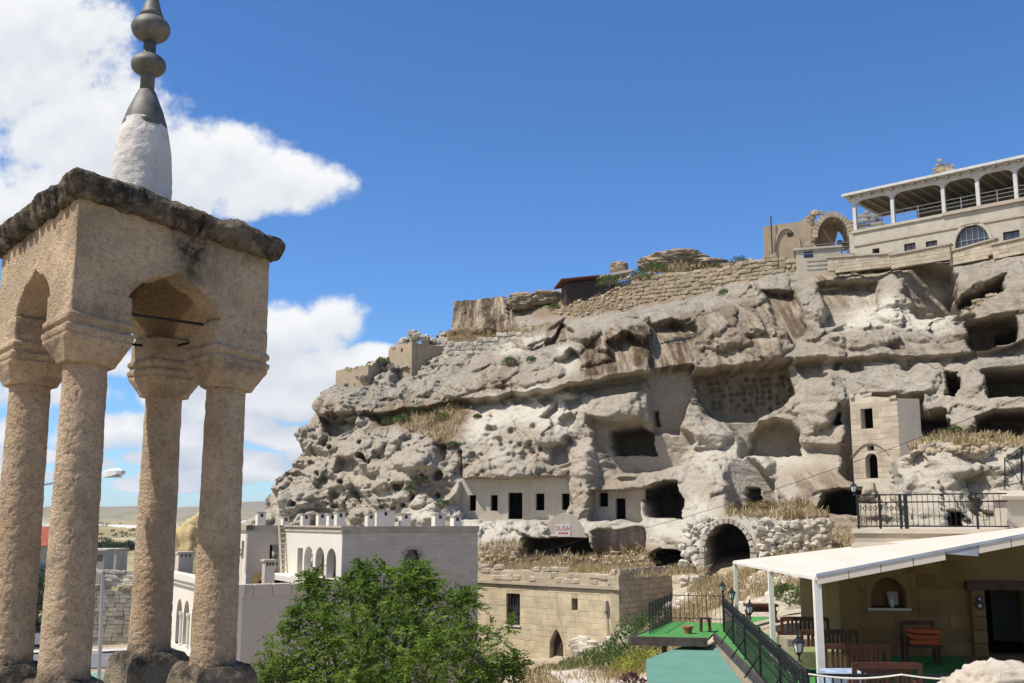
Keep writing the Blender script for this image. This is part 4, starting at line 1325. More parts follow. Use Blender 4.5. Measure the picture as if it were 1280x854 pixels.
plain_mat('rafter_wood', (0.36, 0.31, 0.24), 0.85, 0, 0.15, 4)
plain_mat('window_wood', (0.06, 0.04, 0.03), 0.6, 0, 0.25, 6)
plain_mat('steel_rail', (0.30, 0.30, 0.30), 0.4, 0.8, 0.1, 6)
plain_mat('red_rust', (0.13, 0.05, 0.03), 0.9, 0, 0.25, 5)
m_, nt_, b_ = _tree('window_glass')
b_.inputs['Base Color'].default_value = (0.03, 0.045, 0.06, 1); b_.inputs['Roughness'].default_value = 0.06; b_.inputs['Specular IOR Level'].default_value = 0.9
nbump(nt_, b_, nnoise(nt_, npos(nt_), 1.5, 2), 0.05, 0.02)
MATS['window_glass'] = m_
plain_mat('opening_shade', (0.03, 0.026, 0.022), 1.0, 0, 0.2, 3)  # near-black, puts the darkness of openings into the colour
plain_mat('pale_wood', (0.66, 0.56, 0.43), 0.8, 0, 0.12, 5)

rb = random.Random(21)
# a handful of block shapes shared by all walls: unit boxes with chipped corners
def chipped(seed, jit):
    r_ = random.Random(seed)
    bm = bmesh.new()
    bmesh.ops.create_cube(bm, size=1.0)
    if jit >= 0.05:                                           # field stones: uneven and rounded off
        for v in bm.verts:
            v.co += Vector((r_.uniform(-.16, .16), r_.uniform(-.1, .1), r_.uniform(-.16, .16)))
        bmesh.ops.bevel(bm, geom=bm.edges[:], offset=0.17, segments=1, affect='EDGES')
        jit = 0.035
    else:
        bmesh.ops.bevel(bm, geom=bm.edges[:], offset=0.055, segments=1, affect='EDGES')
    for v in bm.verts:
        v.co += Vector((r_.uniform(-jit, jit), r_.uniform(-jit, jit), r_.uniform(-jit, jit)))
    me = bpy.data.meshes.new('block'); bm.to_mesh(me); bm.free()
    return me
BLOCKS = {}
def block_mesh(mat, jit=0.02):
    key = (mat, jit)
    if key not in BLOCKS:
        BLOCKS[key] = []
        for s in range(5):
            me = chipped(s * 7 + 3, jit); me.materials.append(MATS[mat]); BLOCKS[key].append(me)
    return rb.choice(BLOCKS[key])

def put_block(name, mat, parent, fr, u0, u1, z0, z1, proud, depth=0.16, jit=0.02, tilt=0.0):
    o = bpy.data.objects.new(name, block_mesh(mat, jit))
    COL.objects.link(o)
    o.parent = parent
    o.matrix_parent_inverse = world_of(parent).inverted()
    o.location = fr.p((u0 + u1) / 2, (z0 + z1) / 2, depth / 2 - proud)
    o.rotation_euler = (0, rb.uniform(-tilt, tilt), R(fr.ang) + rb.uniform(-tilt, tilt) * 0.5)
    o.scale = (u1 - u0, depth, z1 - z0)
    return o

def course_wall(parent, mat, fr, u0, u1, z0, z1, ch, lmin, lmax, holes=(), gap=0.02, proud=0.03, jit=0.02, top=None, tilt=0.0, bottom=None, name='block', skip=0.0, pj=0.015):
    """lay blocks one by one in courses, leaving out rectangles (u0,u1,z0,z1); top(u), bottom(u) bound the wall"""
    n = max(1, round((z1 - z0) / ch)); h = (z1 - z0) / n
    cnt = 0
    for i in range(n):
        za, zb = z0 + i * h, z0 + (i + 1) * h
        spans = [(u0, u1)]
        for (a, b, c, d) in holes:
            if c < zb - 0.04 and d > za + 0.04:
                new = []
                for (s, e) in spans:
                    if b <= s or a >= e:
                        new.append((s, e)); continue
                    if a - s > 0.08: new.append((s, a))
                    if e - b > 0.08: new.append((b, e))
                spans = new
        for (s, e) in spans:
            u = s
            first = True
            while u < e - 0.03:
                L = rb.uniform(lmin, lmax) * (0.6 if first and i % 2 else 1)
                first = False
                if e - u - L < lmin * 0.5:
                    L = e - u
                m = u + L / 2
                if (top is None or (za + zb) / 2 < top(m)) and (bottom is None or zb > bottom(m)) and rb.random() >= skip:
                    vz = rb.uniform(-0.16, 0.16) * h if jit >= 0.05 else 0.0
                    gs = rb.uniform(-0.04, 0.06) if jit >= 0.05 else 0.0
                    put_block(name, mat, parent, fr, u + gap / 2 - gs, u + L - gap / 2 + gs, za + gap / 2 + vz - gs * .5, zb - gap / 2 + vz + gs * .5, proud + rb.uniform(-pj, pj), jit=jit, tilt=tilt)
                    cnt += 1
                u += L
    return cnt

# ------------------------------------------------------------------ stone house below the caves
HC = Vector((5.4, 54.0, 0))
th = thing('stone_house', (1.5, 57.5, -7.2), 'old flat-roofed yellow stone house with arched doorway below the caves', 'house')
frF = Frame((HC + Vector((-0.743, 0.669, 0)) * 10.5)[:2], 138 - 180)      # u runs from the left end to the corner
LF = 10.5
frS = Frame(HC[:2], 55)
zt = at(768, 713, 54).z; zb_ = -8.2
wl, wr_, wz0, wz1 = frF.rect(633, 742, 650, 781)
sl, sr_, sz0, sz1 = frF.rect(714.5, 748, 722, 763)
dl, dr_, dz0, dz1 = frF.rect(687, 786, 704, 824)
core = MB()
core.prism([(0, zb_), (LF - 0.02, zb_), (LF - 0.02, zt - 0.25), (0, zt - 0.2)], frF, 0.0, 0.5,
           holes=[rect_poly(wl, wr_, wz0, wz1), rect_poly(sl, sr_, sz0, sz1), arch_poly(dl, dr_, dz0, dz0 + (dz1 - dz0) * 0.5, dz1, pointed=True)])
wall = core.build('front_wall', 'house_mortar', th)
LS = 6.0
core = MB()
core.prism([(0, zb_), (LS, zb_ + 2.5), (LS, zt - 0.1), (0, zt - 0.25)], frS, 0.0, 0.5)
swall = core.build('side_wall', 'house_mortar', th)
corn_z = frF.px(763, 737)[1]
holesF = [(wl, wr_, wz0, wz1), (sl, sr_, sz0, sz1)]
for k in range(5):                                                        # the arch as steps of the courses
    t0, t1 = k / 5, (k + 1) / 5
    hw = (dr_ - dl) / 2 * (1 - max(0, (t0 - 0.45) / 0.55) ** 1.6)
    c = (dl + dr_) / 2
    holesF.append((c - hw, c + hw, dz0 + (dz1 - dz0) * t0, dz0 + (dz1 - dz0) * t1))
holesF[2] = (holesF[2][0], holesF[2][1], -9, holesF[2][3])
course_wall(wall, 'yellow_block', frF, 0.0, LF - 0.03, zb_ + 1.0, corn_z - 0.03, 0.285, 0.5, 0.95, holesF, gap=0.008, proud=0.010, jit=0.012, pj=0.007)
course_wall(wall, 'tuff_block', frF, 0.0, LF - 0.25, corn_z + 0.19, zt + 0.05, 0.27, 0.4, 0.8, gap=0.0, proud=0.03, jit=0.06, top=lambda u: zt - 0.12 + 0.25 * math.sin(u * 1.3), pj=0.05, tilt=0.03, skip=0.05)
course_wall(swall, 'tuff_block', frS, 0.06, LS, zb_ + 1.0, zt + 0.05, 0.29, 0.4, 0.75, gap=0.03, proud=0.04, jit=0.045, tilt=0.015, top=lambda u: zt + 0.02 + 0.03 * u, bottom=lambda u: zb_ + 0.6 + 0.42 * u, pj=0.025)
cm = MB(); cm.prism(rect_poly(-0.05, LF + 0.12, corn_z, corn_z + 0.17), frF, -0.14, 0.3); cm.build('cornice', 'tuff_block', th)
rf = MB()
a, b, c, d = frF.p(0, zt - 0.35, 0.3), frF.p(LF, zt - 0.35, 0.3), frS.p(LS, zt - 0.35, 0.2), frF.p(0, zt - 0.35, 6.2)
rf.add([a, b, c, d, a - Vector((0, 0, .3)), b - Vector((0, 0, .3)), c - Vector((0, 0, .3)), d - Vector((0, 0, .3))], [(0, 1, 2, 3), (7, 6, 5, 4), (0, 4, 5, 1), (1, 5, 6, 2), (2, 6, 7, 3), (3, 7, 4, 0)])
stone_mat('earth_roof', (0.36, 0.27, 0.16), 0.25, 1.2, fine=8, bump=0.8, bdist=0.08)
rf.build('earth_roof', 'earth_roof', th)
wg = MB(); wg.prism(rect_poly(wl, wr_, wz0, wz1), frF, 0.38, 0.42); wo_ = wg.build('window_pane', 'window_glass', th)
wg = MB()
for k in range(4):
    u = wl + (wr_ - wl) * (0.02 + 0.32 * k); wg.prism(rect_poly(u, u + 0.05, wz0, wz1), frF, 0.16, 0.20)
wg.prism(rect_poly(wl, wr_, (wz0 + wz1) / 2, (wz0 + wz1) / 2 + 0.05), frF, 0.19, 0.22)
wg.build('window_grille', 'window_wood', wo_)
sm = MB(); sm.prism(rect_poly(wl - 0.08, wr_ + 0.08, wz0 - 0.10, wz0), frF, -0.07, 0.3); sm.build('window_sill', 'white_block', th)
dm = MB(); dm.prism(arch_poly(dl, dr_ - 0.1, dz0, dz0 + (dz1 - dz0) * 0.5, dz1, pointed=True), frF, 0.34, 0.40); dm.build('door', 'window_wood', th)  # dark panel set in for the shade of the open doorway
dk = MB(); dk.prism(rect_poly(sl, sr_, sz0, sz1), frF, 0.46, 0.49); dk.build('shutter', 'window_wood', th)
# rubble footing by the doorway
fo = thing('rubble_footing', frF.p(LF - 2, -7.2, -0.6)[:], 'heap of loose pale stones against the foot of the stone house', 'stones')
for k in range(26):
    u = rb.uniform(dr_ + 0.5, LF + 0.3); lay = rb.random()
    z = gz(*(frF.p(u, 0, -0.3))[:2]) + 0.15 + lay * 0.8
    s = rb.uniform(0.25, 0.6)
    put_block('stone', 'pale_rubble', fo, frF, u, u + s * 1.3, z, z + s * 0.8, 0.25 + (1 - lay) * 0.5, depth=0.5, jit=0.07, tilt=0.3)
# grey meter box and its pipe at the corner
mt = thing('meter_box', frF.p(LF - 0.45, -6.5, -0.1)[:], 'grey electricity box on a pipe at the stone house corner', 'meter box')
b0 = frF.px(758, 757)
x_ = MB(); x_.prism(rect_poly(b0[0] - 0.12, b0[0] + 0.12, b0[1] - 0.25, b0[1] + 0.25), frF, -0.22, -0.02); x_.build('box', 'cement_render', mt)
MB().tube([frF.p(b0[0] + 0.05, b0[1] - 0.2, -0.1), frF.p(b0[0] + 0.12, b0[1] - 1.3, -0.1), frF.p(b0[0] + 0.15, -7.4, -0.12)], 0.035).build('pipe', 'cement_render', mt)

# ------------------------------------------------------------------ white new building on the left
th = thing('white_building', (-10, 46, -9.2), 'new white block building with shade-toned right faces, arched loggias and flat terrace', 'building')
A1 = 61.0                                                    # heading of its long lit faces (towards the back, left)
dirL = Vector((-0.48, 0.877, 0)).normalized(); dirR = Vector((dirL.y, -dirL.x, 0))
angR = math.degrees(math.atan2(dirR.y, dirR.x)); angL = math.degrees(math.atan2(-dirL.y, -dirL.x))
P0 = at(293, 731, 40.0); zterr = P0.z
c0 = Vector((P0.x, P0.y, 0))
# lower block: lit left face and shaded right face
frLL = Frame((c0 + dirL * 15.0)[:2], angL); frLR = Frame(c0[:2], angR)
zlo = -9.6
hl = []
pillars = []
w3 = [frLL.rect(220, 748, 227, 806), frLL.rect(229, 750, 236, 808), frLL.rect(239, 752, 247, 812)]
tall = [(frLL.rect(200.5, 752, 204, 786)), (frLL.rect(207, 753, 211, 790))]
for (a, b, c, d) in w3:
    hl.append(arch_poly(a, b, c, d - (b - a) * 0.6, d))
for (a, b, c, d) in tall:
    hl.append(rect_poly(a, b, c, d))
m = MB(); m.prism(rect_poly(0, 15.0, zlo, zterr - 0.45), frLL, 0.0, 0.35, holes=hl); lw = m.build('left_wall', 'white_block', th)
m = MB(); m.prism(rect_poly(-0.1, 15.12, zterr - 0.45, zterr - 0.25), frLL, -0.12, 0.35); m.build('cornice', 'white_block', th)
m = MB(); m.prism(rect_poly(-0.1, 15.2, zterr - 0.25, zterr), frLL, -0.22, 0.35); m.build('parapet', 'white_block', th)
for (a, b, c, d) in w3:
    q = MB(); q.prism(arch_poly(a, b, c, d - (b - a) * 0.6, d), frLL, 0.30, 0.34); q.build('window_pane', 'window_glass', th)
    q = MB()
    q.lathe(frLL.p(b + 0.10, c, -0.05)[:], [(0.10, 0.0), (0.10, 0.08), (0.07, 0.12), (0.065, (d - c) * 0.62), (0.11, (d - c) * 0.68), (0.11, (d - c) * 0.74)], 10); q.build('window_column', 'white_block', th)
for (a, b, c, d) in tall:
    q = MB(); q.prism(rect_poly(a, b, c, d), frLL, 0.2, 0.24); q.build('window_pane', 'window_glass', th)
    q = MB(); q.prism(rect_poly(a - 0.1, a, c - 0.1, d + 0.1), frLL, -0.05, 0.05); q.prism(rect_poly(b, b + 0.1, c - 0.1, d + 0.1), frLL, -0.05, 0.05); q.build('window_surround', 'white_block', th)
q = MB(); a0 = w3[0][0]; q.prism(rect_poly(a0 - 0.3, w3[2][1] + 0.35, w3[0][2] - 0.16, w3[0][2]), frLL, -0.18, 0.2); q.build('window_sill', 'white_block', th)
# dentil course under the windows
zd = frLL.px(236, 824)[1]
for k in range(34):
    q_u = 1.0 + k * 0.41
    put_block('dentil', 'coping', th, frLL, q_u, q_u + 0.2, zd - 0.22, zd + 0.12, 0.10, depth=0.2, jit=0.005)
m = MB(); m.prism(rect_poly(0.36, 5.3, zlo, zterr - 0.42), frLR, 0.0, 0.35); m.build('right_wall', 'cement_render', th)  # shaded face, given a greyer render to carry its shade
for k in range(7):                                           # capping blocks of the terrace edge
    put_block('parapet_block', 'grey_shade_block', th, frLR, 0.02 + k * 0.73, 0.02 + k * 0.73 + 0.71, zterr - 0.42, zterr, 0.04, depth=0.32, jit=0.006)
m = MB()
tz = zterr - 0.30
pts = [frLL.p(0.3, tz, 0.3), frLR.p(0.3, tz, 0.3), frLR.p(9.4, tz, 0.3), frLR.p(9.4, tz, 11.5), frLL.p(0.3, tz, 9.8)]
pts = [frLL.p(14.7, tz, 0.34), frLR.p(5.2, tz, 0.33), frLR.p(5.2, tz, 14.8), frLL.p(0.3, tz, 9.8)]
m.add(pts + [p - Vector((0, 0, 0.25)) for p in pts], [(0, 1, 2, 3), (7, 6, 5, 4), (0, 4, 5, 1), (1, 5, 6, 2), (2, 6, 7, 3), (3, 7, 4, 0)])
m.build('terrace', 'white_block', th)
# upper block
U0 = at(428, 657.5, 48.0); ztop = U0.z; u0 = Vector((U0.x, U0.y, 0))
LEN = 9.0
frUL = Frame((u0 + dirL * LEN)[:2], angL)
frUR = Frame(u0[:2], angR)
u1 = u0 + dirL * LEN
DW = 1.95
frD = Frame((u1 - dirR * DW)[:2], angR)                      # short shaded wall with the doorway
u2 = u1 - dirR * DW
frUL2 = Frame((u2 + dirL * 4.0)[:2], angL)
ar = [frUL.rect(380, 683, 391, 726), frUL.rect(394, 684, 405, 727), frUL.rect(408, 685.5, 420, 730)]
slit = frUL.rect(371.5, 685, 378, 726)
hol = [rect_poly(*slit[:2], tz + 0.02, slit[3])] + [arch_poly(a, b, tz + 0.02, d - (b - a) * 0.42, d) for (a, b, c, d) in ar]
m = MB(); m.prism(rect_poly(0, LEN, tz, ztop - 0.3), frUL, 0, 0.35, holes=hol); m.build('loggia_wall', 'white_block', th)
m = MB(); m.prism(rect_poly(-0.1, LEN + 0.02, tz - 0.2, ztop - 0.4), frUL, 1.9, 2.0); m.build('loggia_back_wall', 'grey_shade_block', th)
m = MB(); m.prism(rect_poly(0, LEN + 0.06, ztop - 0.3, ztop - 0.2), frUL, -0.05, 0.35); m.build('string_course', 'coping', th)
m = MB(); m.prism(rect_poly(0, LEN + 0.02, ztop - 0.2, ztop - 0.08), frUL, 0.02, 0.35); m.prism(rect_poly(0, LEN + 0.1, ztop - 0.08, ztop), frUL, -0.08, 0.35); m.build('parapet', 'coping', th)
aw = frUR.rect(505, 686, 526, 740)
m = MB(); m.prism(rect_poly(0.36, 6.9, zlo, ztop - 0.3), frUR, 0.0, 0.35, holes=[arch_poly(aw[0], aw[1], aw[2], aw[3] - (aw[1] - aw[0]) * 0.45, aw[3])]); rw = m.build('facade', 'grey_shade_block', th)
course_wall(rw, 'grey_shade_block', frUR, 0.0, 6.9, tz - 1.2, ztop - 0.31, 0.2, 0.42, 0.5, holes=[(aw[0], aw[1], aw[2], aw[3] - 0.3), (aw[0] + 0.15, aw[1] - 0.15, aw[2], aw[3])], gap=0.012, proud=0.012, jit=0.006, pj=0.004)
m = MB(); m.prism(arch_poly(aw[0] - 0.14, aw[1] + 0.14, aw[3] - (aw[1] - aw[0]) * 0.45, aw[3] - (aw[1] - aw[0]) * 0.45 + 0.01, aw[3] + 0.14), frUR, -0.04, 0.01, holes=[arch_poly(aw[0], aw[1], aw[3] - (aw[1] - aw[0]) * 0.45 + 0.004, aw[3] - (aw[1] - aw[0]) * 0.45 + 0.012, aw[3])]); m.build('arch_trim', 'coping', th)
m = MB(); m.prism(arch_poly(aw[0], aw[1], aw[2], aw[3] - (aw[1] - aw[0]) * 0.45, aw[3]), frUR, 0.3, 0.34); m.build('window_pane', 'window_glass', th)
m = MB(); m.prism(rect_poly(0.0, 6.95, ztop - 0.3, ztop - 0.02), frUR, -0.06, 0.3); m.build('parapet', 'coping', th)
db = frD.rect(336.5, 681, 348, 722)
m = MB(); m.prism(rect_poly(0, DW - 0.01, tz, ztop - 0.25), frD, 0.0, 0.3, holes=[rect_poly(db[0], db[1], tz + 0.01, db[3])]); m.build('doorway_wall', 'grey_shade_block', th)
m = MB(); m.prism(rect_poly(-0.1, DW - 0.02, ztop - 0.25, ztop), frD, -0.1, 0.3); m.build('parapet', 'coping', th)
m = MB(); m.prism(rect_poly(db[0] - 0.1, db[1] + 0.1, tz, db[3] + 0.1), frD, 1.6, 1.7); m.build('doorway_back', 'opening_shade', th)  # near-black sheet for the shade inside the doorway
m = MB(); m.prism(rect_poly(0, 3.99, zlo, ztop - 0.25), frUL2, 0.0, 0.3, holes=[rect_poly(2.9, 3.4, tz + 0.7, ztop - 0.8)]); m.build('end_wall', 'white_block', th)
m = MB(); m.prism(rect_poly(0, 4.1, ztop - 0.25, ztop), frUL2, -0.12, 0.3); m.build('parapet', 'coping', th)
m = MB()
pts = [frUL2.p(0, ztop - 0.28, 0.28), frUL2.p(4, ztop - 0.28, 0.28), frD.p(DW, ztop - 0.28, 0.28), frUR.p(0.3, ztop - 0.28, 0.3), frUR.p(6.9, ztop - 0.28, 0.3), frUR.p(6.9, ztop - 0.28, 12.0)]
m.add(pts + [p - Vector((0, 0, .2)) for p in pts], [(0, 1, 2, 3, 4, 5), (11, 10, 9, 8, 7, 6)] + [(i, i + 6, (i + 1) % 6 + 6, (i + 1) % 6) for i in range(6)])
m.build('roof', 'cement_render', th)
m = MB(); m.prism(rect_poly(0, 6.9, zlo, ztop - 0.3), Frame(frUR.p(6.9, 0, 0.34)[:2], angR + 90), 0.0, 0.3); m.prism(rect_poly(0, 11, zlo, ztop - 0.3), Frame(frUR.p(6.9, 0, 0.36)[:2], angR + 90), 0.0, 0.3); m.build('far_wall', 'grey_shade_block', th)
# chimney pots on the roof
for px, w_, hh, dd in [(325.5, 0.45, 0.72, 57.5), (356, 0.35, 0.5, 59), (381, 0.4, 0.62, 58), (401, 0.42, 0.66, 57), (413.5, 0.38, 0.62, 56), (424, 0.42, 0.7, 54.5), (462, 0.4, 0.62, 55), (480, 1.0, 0.78, 55), (505.5, 0.5, 0.62, 55.5), (548, 0.6, 0.62, 55), (569.5, 0.42, 0.5, 54)]:
    p = at(px, 656, dd)
    q = MB()
    z0_ = ztop - 0.3
    q.box((p.x, p.y, z0_ + (hh + .25) / 2), (w_, 0.45, hh + .25), R(angR))
    ch = q.build('chimney', 'white_block', th)
    q = MB(); q.box((p.x, p.y, z0_ + hh + .27), (w_ + 0.1, 0.55, 0.05), R(angR)); q.build('chimney_cap', 'coping', ch)
    q = MB(); f2 = Frame((p - dirR * 0)[:2], angR); q.prism(rect_poly(-0.07, 0.07, z0_ + hh + .02, z0_ + hh + .2), f2, -0.24, -0.2); q.build('smoke_hole_shade', 'opening_shade', ch)  # dark plate on the face, painted shade of the hole
# flue of grey blocks on the terrace, and one seen between the columns
for px, py0, py1, dd, w_ in [(336, 702, 731, 43.5, 0.42), (231, 692, 716, 52, 0.7)]:
    a = at(px, py0, dd)
    q = MB(); q.box((a.x, a.y, (a.z + tz - 0.05) / 2), (w_, w_, a.z - tz + 0.05), R(angR)); fl = q.build('flue', 'grey_shade_block', th)
    q = MB(); q.box((a.x, a.y, a.z + 0.05), (w_ + 0.12, w_ + 0.12, 0.08), R(angR)); q.build('flue_cap', 'cement_render', fl)
    for s in range(3):
        f2 = Frame((Vector((a.x, a.y, 0)) - dirR * (w_ * 0.5))[:2], angR)
        q = MB(); uu_ = w_ * (0.15 + 0.28 * s); q.prism(rect_poly(uu_, uu_ + 0.07, a.z - 0.16, a.z - 0.03), f2, -w_ / 2 - 0.01, -w_ / 2 + 0.02); q.build('smoke_hole_shade', 'opening_shade', fl)  # dark plates coloured as the shade inside the slots
# ladder against the doorway wall
ld = thing('wooden_ladder', frD.p(1.55, tz, -0.8)[:], 'pale wooden builder ladder leaning beside the dark terrace doorway', 'ladder')
la, lb_ = frD.p(1.60, tz, -0.9), frD.p(1.60, ztop + 0.05, -0.12)
for s in (0, 0.48):
    MB().bar(la + frD.u * s, lb_ + frD.u * s * 0.85, 0.07, 0.09).build('rail', 'pale_wood', ld)
for k in range(9):
    t = (k + 0.6) / 9.3
    MB().bar(la.lerp(lb_, t) - frD.u * 0.05 - frD.n * -0.02, la.lerp(lb_, t) + frD.u * 0.53 * (1 - 0.1 * t), 0.05, 0.07).build('rung', 'pale_wood', ld)
pk = thing('timber_planks', frUL2.p(4.4, tz, -0.4)[:], 'few pale planks leaning on the white end wall', 'planks')
for k in range(3):
    MB().bar(frUL2.p(3.0 - k * 0.3, tz, -1.0), frUL2.p(3.1 - k * 0.25, tz + 1.0 + 0.2 * k, -0.03), 0.05, 0.14).build('plank', 'pale_wood', pk)

# ------------------------------------------------------------------ walls built into the caves
def facade(name, label, pa, pb, Da, Db, y0a, y1a, y0b, y1b, openings, mat='carved_tuff', thick=0.45, cat='cave house', dark=True, joints=None):
    """front wall between two picture columns; openings as picture rectangles"""
    A, B = at(pa, (y0a + y1a) / 2, Da), at(pb, (y0b + y1b) / 2, Db)
    fr = Frame(A[:2], math.degrees(math.atan2(B.y - A.y, B.x - A.x)))
    L = (Vector((B.x, B.y, 0)) - Vector((A.x, A.y, 0))).length
    za0, za1, zb0, zb1 = fr.px(pa, y1a)[1], fr.px(pa, y0a)[1], fr.px(pb, y1b)[1], fr.px(pb, y0b)[1]
    root = thing(name, A.lerp(B, 0.5)[:2] + (min(za0, zb0),), label, cat)
    holes = []
    for op in openings:
        a, b, c, d = fr.rect(*op[:4])
        holes.append(arch_poly(a, b, c, d - (b - a) * 0.45, d) if len(op) > 4 and op[4] == 'arch' else rect_poly(a, b, c, d))
    m = MB(); m.prism([(0, za0), (L, zb0), (L, zb1), (0, za1)], fr, 0, thick, holes=holes); m.build('front_wall', mat, root)
    for op in openings:
        a, b, c, d = fr.rect(*op[:4])
        kind = op[5] if len(op) > 5 else 'room'
        m = MB()
        if kind == 'room':                                   # box behind, its darkness put into the near-black colour
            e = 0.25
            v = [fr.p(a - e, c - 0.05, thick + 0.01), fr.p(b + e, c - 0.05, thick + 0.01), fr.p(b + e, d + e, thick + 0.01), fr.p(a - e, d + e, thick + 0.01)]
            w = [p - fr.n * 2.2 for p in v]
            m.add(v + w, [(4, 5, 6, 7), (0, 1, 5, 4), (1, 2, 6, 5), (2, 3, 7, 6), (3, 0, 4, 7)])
            m.build('room', 'opening_shade', root)
    return root, fr

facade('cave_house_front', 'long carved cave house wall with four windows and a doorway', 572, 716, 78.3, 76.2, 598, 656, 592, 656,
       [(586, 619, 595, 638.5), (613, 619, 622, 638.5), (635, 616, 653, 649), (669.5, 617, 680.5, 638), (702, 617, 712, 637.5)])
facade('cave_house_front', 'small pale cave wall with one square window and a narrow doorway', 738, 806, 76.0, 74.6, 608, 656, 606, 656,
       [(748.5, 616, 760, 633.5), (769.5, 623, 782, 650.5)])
# tower-like cave house with two faces
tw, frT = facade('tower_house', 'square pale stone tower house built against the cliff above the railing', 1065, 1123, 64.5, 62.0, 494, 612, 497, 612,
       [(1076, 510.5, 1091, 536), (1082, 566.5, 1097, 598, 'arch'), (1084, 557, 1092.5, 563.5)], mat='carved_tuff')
Tc = frT.p((at(1123, 500, 62.0) - frT.o).dot(frT.u), 0)
frT2 = Frame(Tc[:2], math.degrees(math.atan2(frT.u.y, frT.u.x)) + 62)
m = MB(); m.prism(rect_poly(0.02, frT2.px(1151, 530)[0], frT2.px(1130, 600)[1], frT2.px(1124, 498)[1]), frT2, 0, 0.4); m.build('side_wall', 'carved_tuff', tw)
zt0, zt1 = frT.px(1094, 500)[1], frT.px(1094, 598)[1]
course_wall(tw, 'tuff_block', frT, 0.05, (Tc - frT.o).dot(frT.u), zt0 - 0.1, zt0 + 0.8, 0.32, 0.4, 0.8, gap=0.04, jit=0.06, proud=0.05, tilt=0.12, top=lambda u: zt0 + 0.35 + 0.4 * math.sin(u * 2), pj=0.08)
ap = frT.rect(1066, 556, 1112, 575)
m = MB(); m.prism([(ap[0] - 0.1, ap[2] + 0.2)] + [(ap[0] + (ap[1] - ap[0]) * t, ap[2] + 0.2 + 0.95 * math.sin(math.pi * t) ** 0.7) for t in [k / 10 for k in range(1, 10)]] + [(ap[1], ap[2] + 0.2)] + [(ap[0] + (ap[1] - ap[0]) * t, ap[2] + 0.2 + 0.85 * math.sin(math.pi * t) ** 0.7 - 0.05) for t in [k / 10 for k in range(9, 0, -1)]], frT, -0.10, 0.05); m.build('relieving_arch', 'tuff_block', tw)
for j in range(12):                                           # thin bed joints, a step in the facing
    z = zt1 + 0.5 + j * 0.36
    m = MB(); m.prism(rect_poly(0.05, 2.75, z, z + 0.33), frT, -0.015 - 0.01 * (j % 3), 0.03, holes=[r for r in []])
wall_holes = [frT.rect(1076, 510.5, 1091, 536), frT.rect(1082, 566.5, 1097, 598), frT.rect(1084, 557, 1092.5, 563.5)]
course_wall(tw, 'tuff_block', frT, 0.0, (Tc - frT.o).dot(frT.u), zt1, zt0 - 0.1, 0.34, 0.5, 0.95, holes=wall_holes, gap=0.012, proud=0.015, jit=0.008, pj=0.008)

def rubble_face(parent, mat, fr, inside, u0, u1, z0, z1, n, smin=0.16, smax=0.42, proud=0.1):
    for k in range(n):
        u, z = rb.uniform(u0, u1), rb.uniform(z0, z1)
        if not inside(u, z):
            continue
        s = rb.uniform(smin, smax)
        o = bpy.data.objects.new('stone', block_mesh(mat, 0.09))
        COL.objects.link(o); o.parent = parent; o.matrix_parent_inverse = world_of(parent).inverted()
        o.location = fr.p(u, z, -proud + rb.uniform(-0.1, 0.15))
        o.rotation_euler = (rb.uniform(-.5, .5), rb.uniform(-.6, .6), R(fr.ang) + rb.uniform(-.6, .6))
        o.scale = (s * rb.uniform(1.0, 1.7), s, s * rb.uniform(0.7, 1.1))
# big arch framed with cut stones in the rubble face
ra = thing('vaulted_arch', at(908, 727, 60.5)[:], 'tall round arch of cut stones leading into a dark vault', 'arch')
frA = Frame(at(908, 700, 60.6)[:2], -18)
al, ar_, az0, az1 = frA.rect(880, 654, 938, 729)
cu, rw_ = (al + ar_) / 2, (ar_ - al) / 2
zs = zs_arch = az0 + (az1 - az0) * 0.5
for k in range(15):
    a0_, a1_ = math.pi * k / 15, math.pi * (k + 1) / 15
    m = MB()
    pts = [(cu + (rw_ + e) * math.cos(t), zs + ((az1 - zs) + e) * math.sin(t)) for e, t in ((0.0, a0_ + .02), (0.26, a0_ + .02), (0.26, a1_ - .02), (0.0, a1_ - .02))]
    m.prism(pts, frA, -0.1, 0.5); m.build('voussoir', 'pale_rubble', ra)
for sgn in (-1, 1):
    for k in range(6):
        z0_ = az0 - 0.3 + (zs - az0 + 0.3) * k / 6
        u_ = cu + sgn * (rw_ + 0.17)
        put_block('jamb_stone', 'pale_rubble', ra, frA, u_ - 0.18, u_ + 0.18, z0_ + 0.01, z0_ + (zs - az0 + 0.3) / 6 - 0.01, 0.08, depth=0.6, jit=0.02)
# rubble masonry around the arch
rw2 = thing('rubble_wall', at(985, 690, 60.3)[:], 'pale rubble stone wall right of the tall arch', 'wall')
frW = Frame(at(940, 690, 60.4)[:2], 2)
Lw = frW.px(1036, 690)[0]
zA = frW.px(985, 640)[1]; zB_ = frW.px(985, 712)[1]
rubble_face(rw2, 'pale_rubble', frW, lambda u, z: z < zA - 0.15 - 0.25 * math.sin(u * 0.9) - 0.1 * u, 0.3, Lw, zB_ - 0.3, zA, 330)
rw3 = thing('rubble_wall', at(872, 690, 61.5)[:], 'short rubble wall between the low cave and the tall arch', 'wall')
rubble_face(rw3, 'pale_rubble', frA, lambda u, z: u < cu - (rw_ + 0.3) * (math.sqrt(max(0, 1 - ((z - zs_arch) / (az1 - zs_arch + .3)) ** 2)) if z > zs_arch else 1), al - 1.3, cu, az0 - 0.2, az1 + 0.3, 120, proud=0.0)

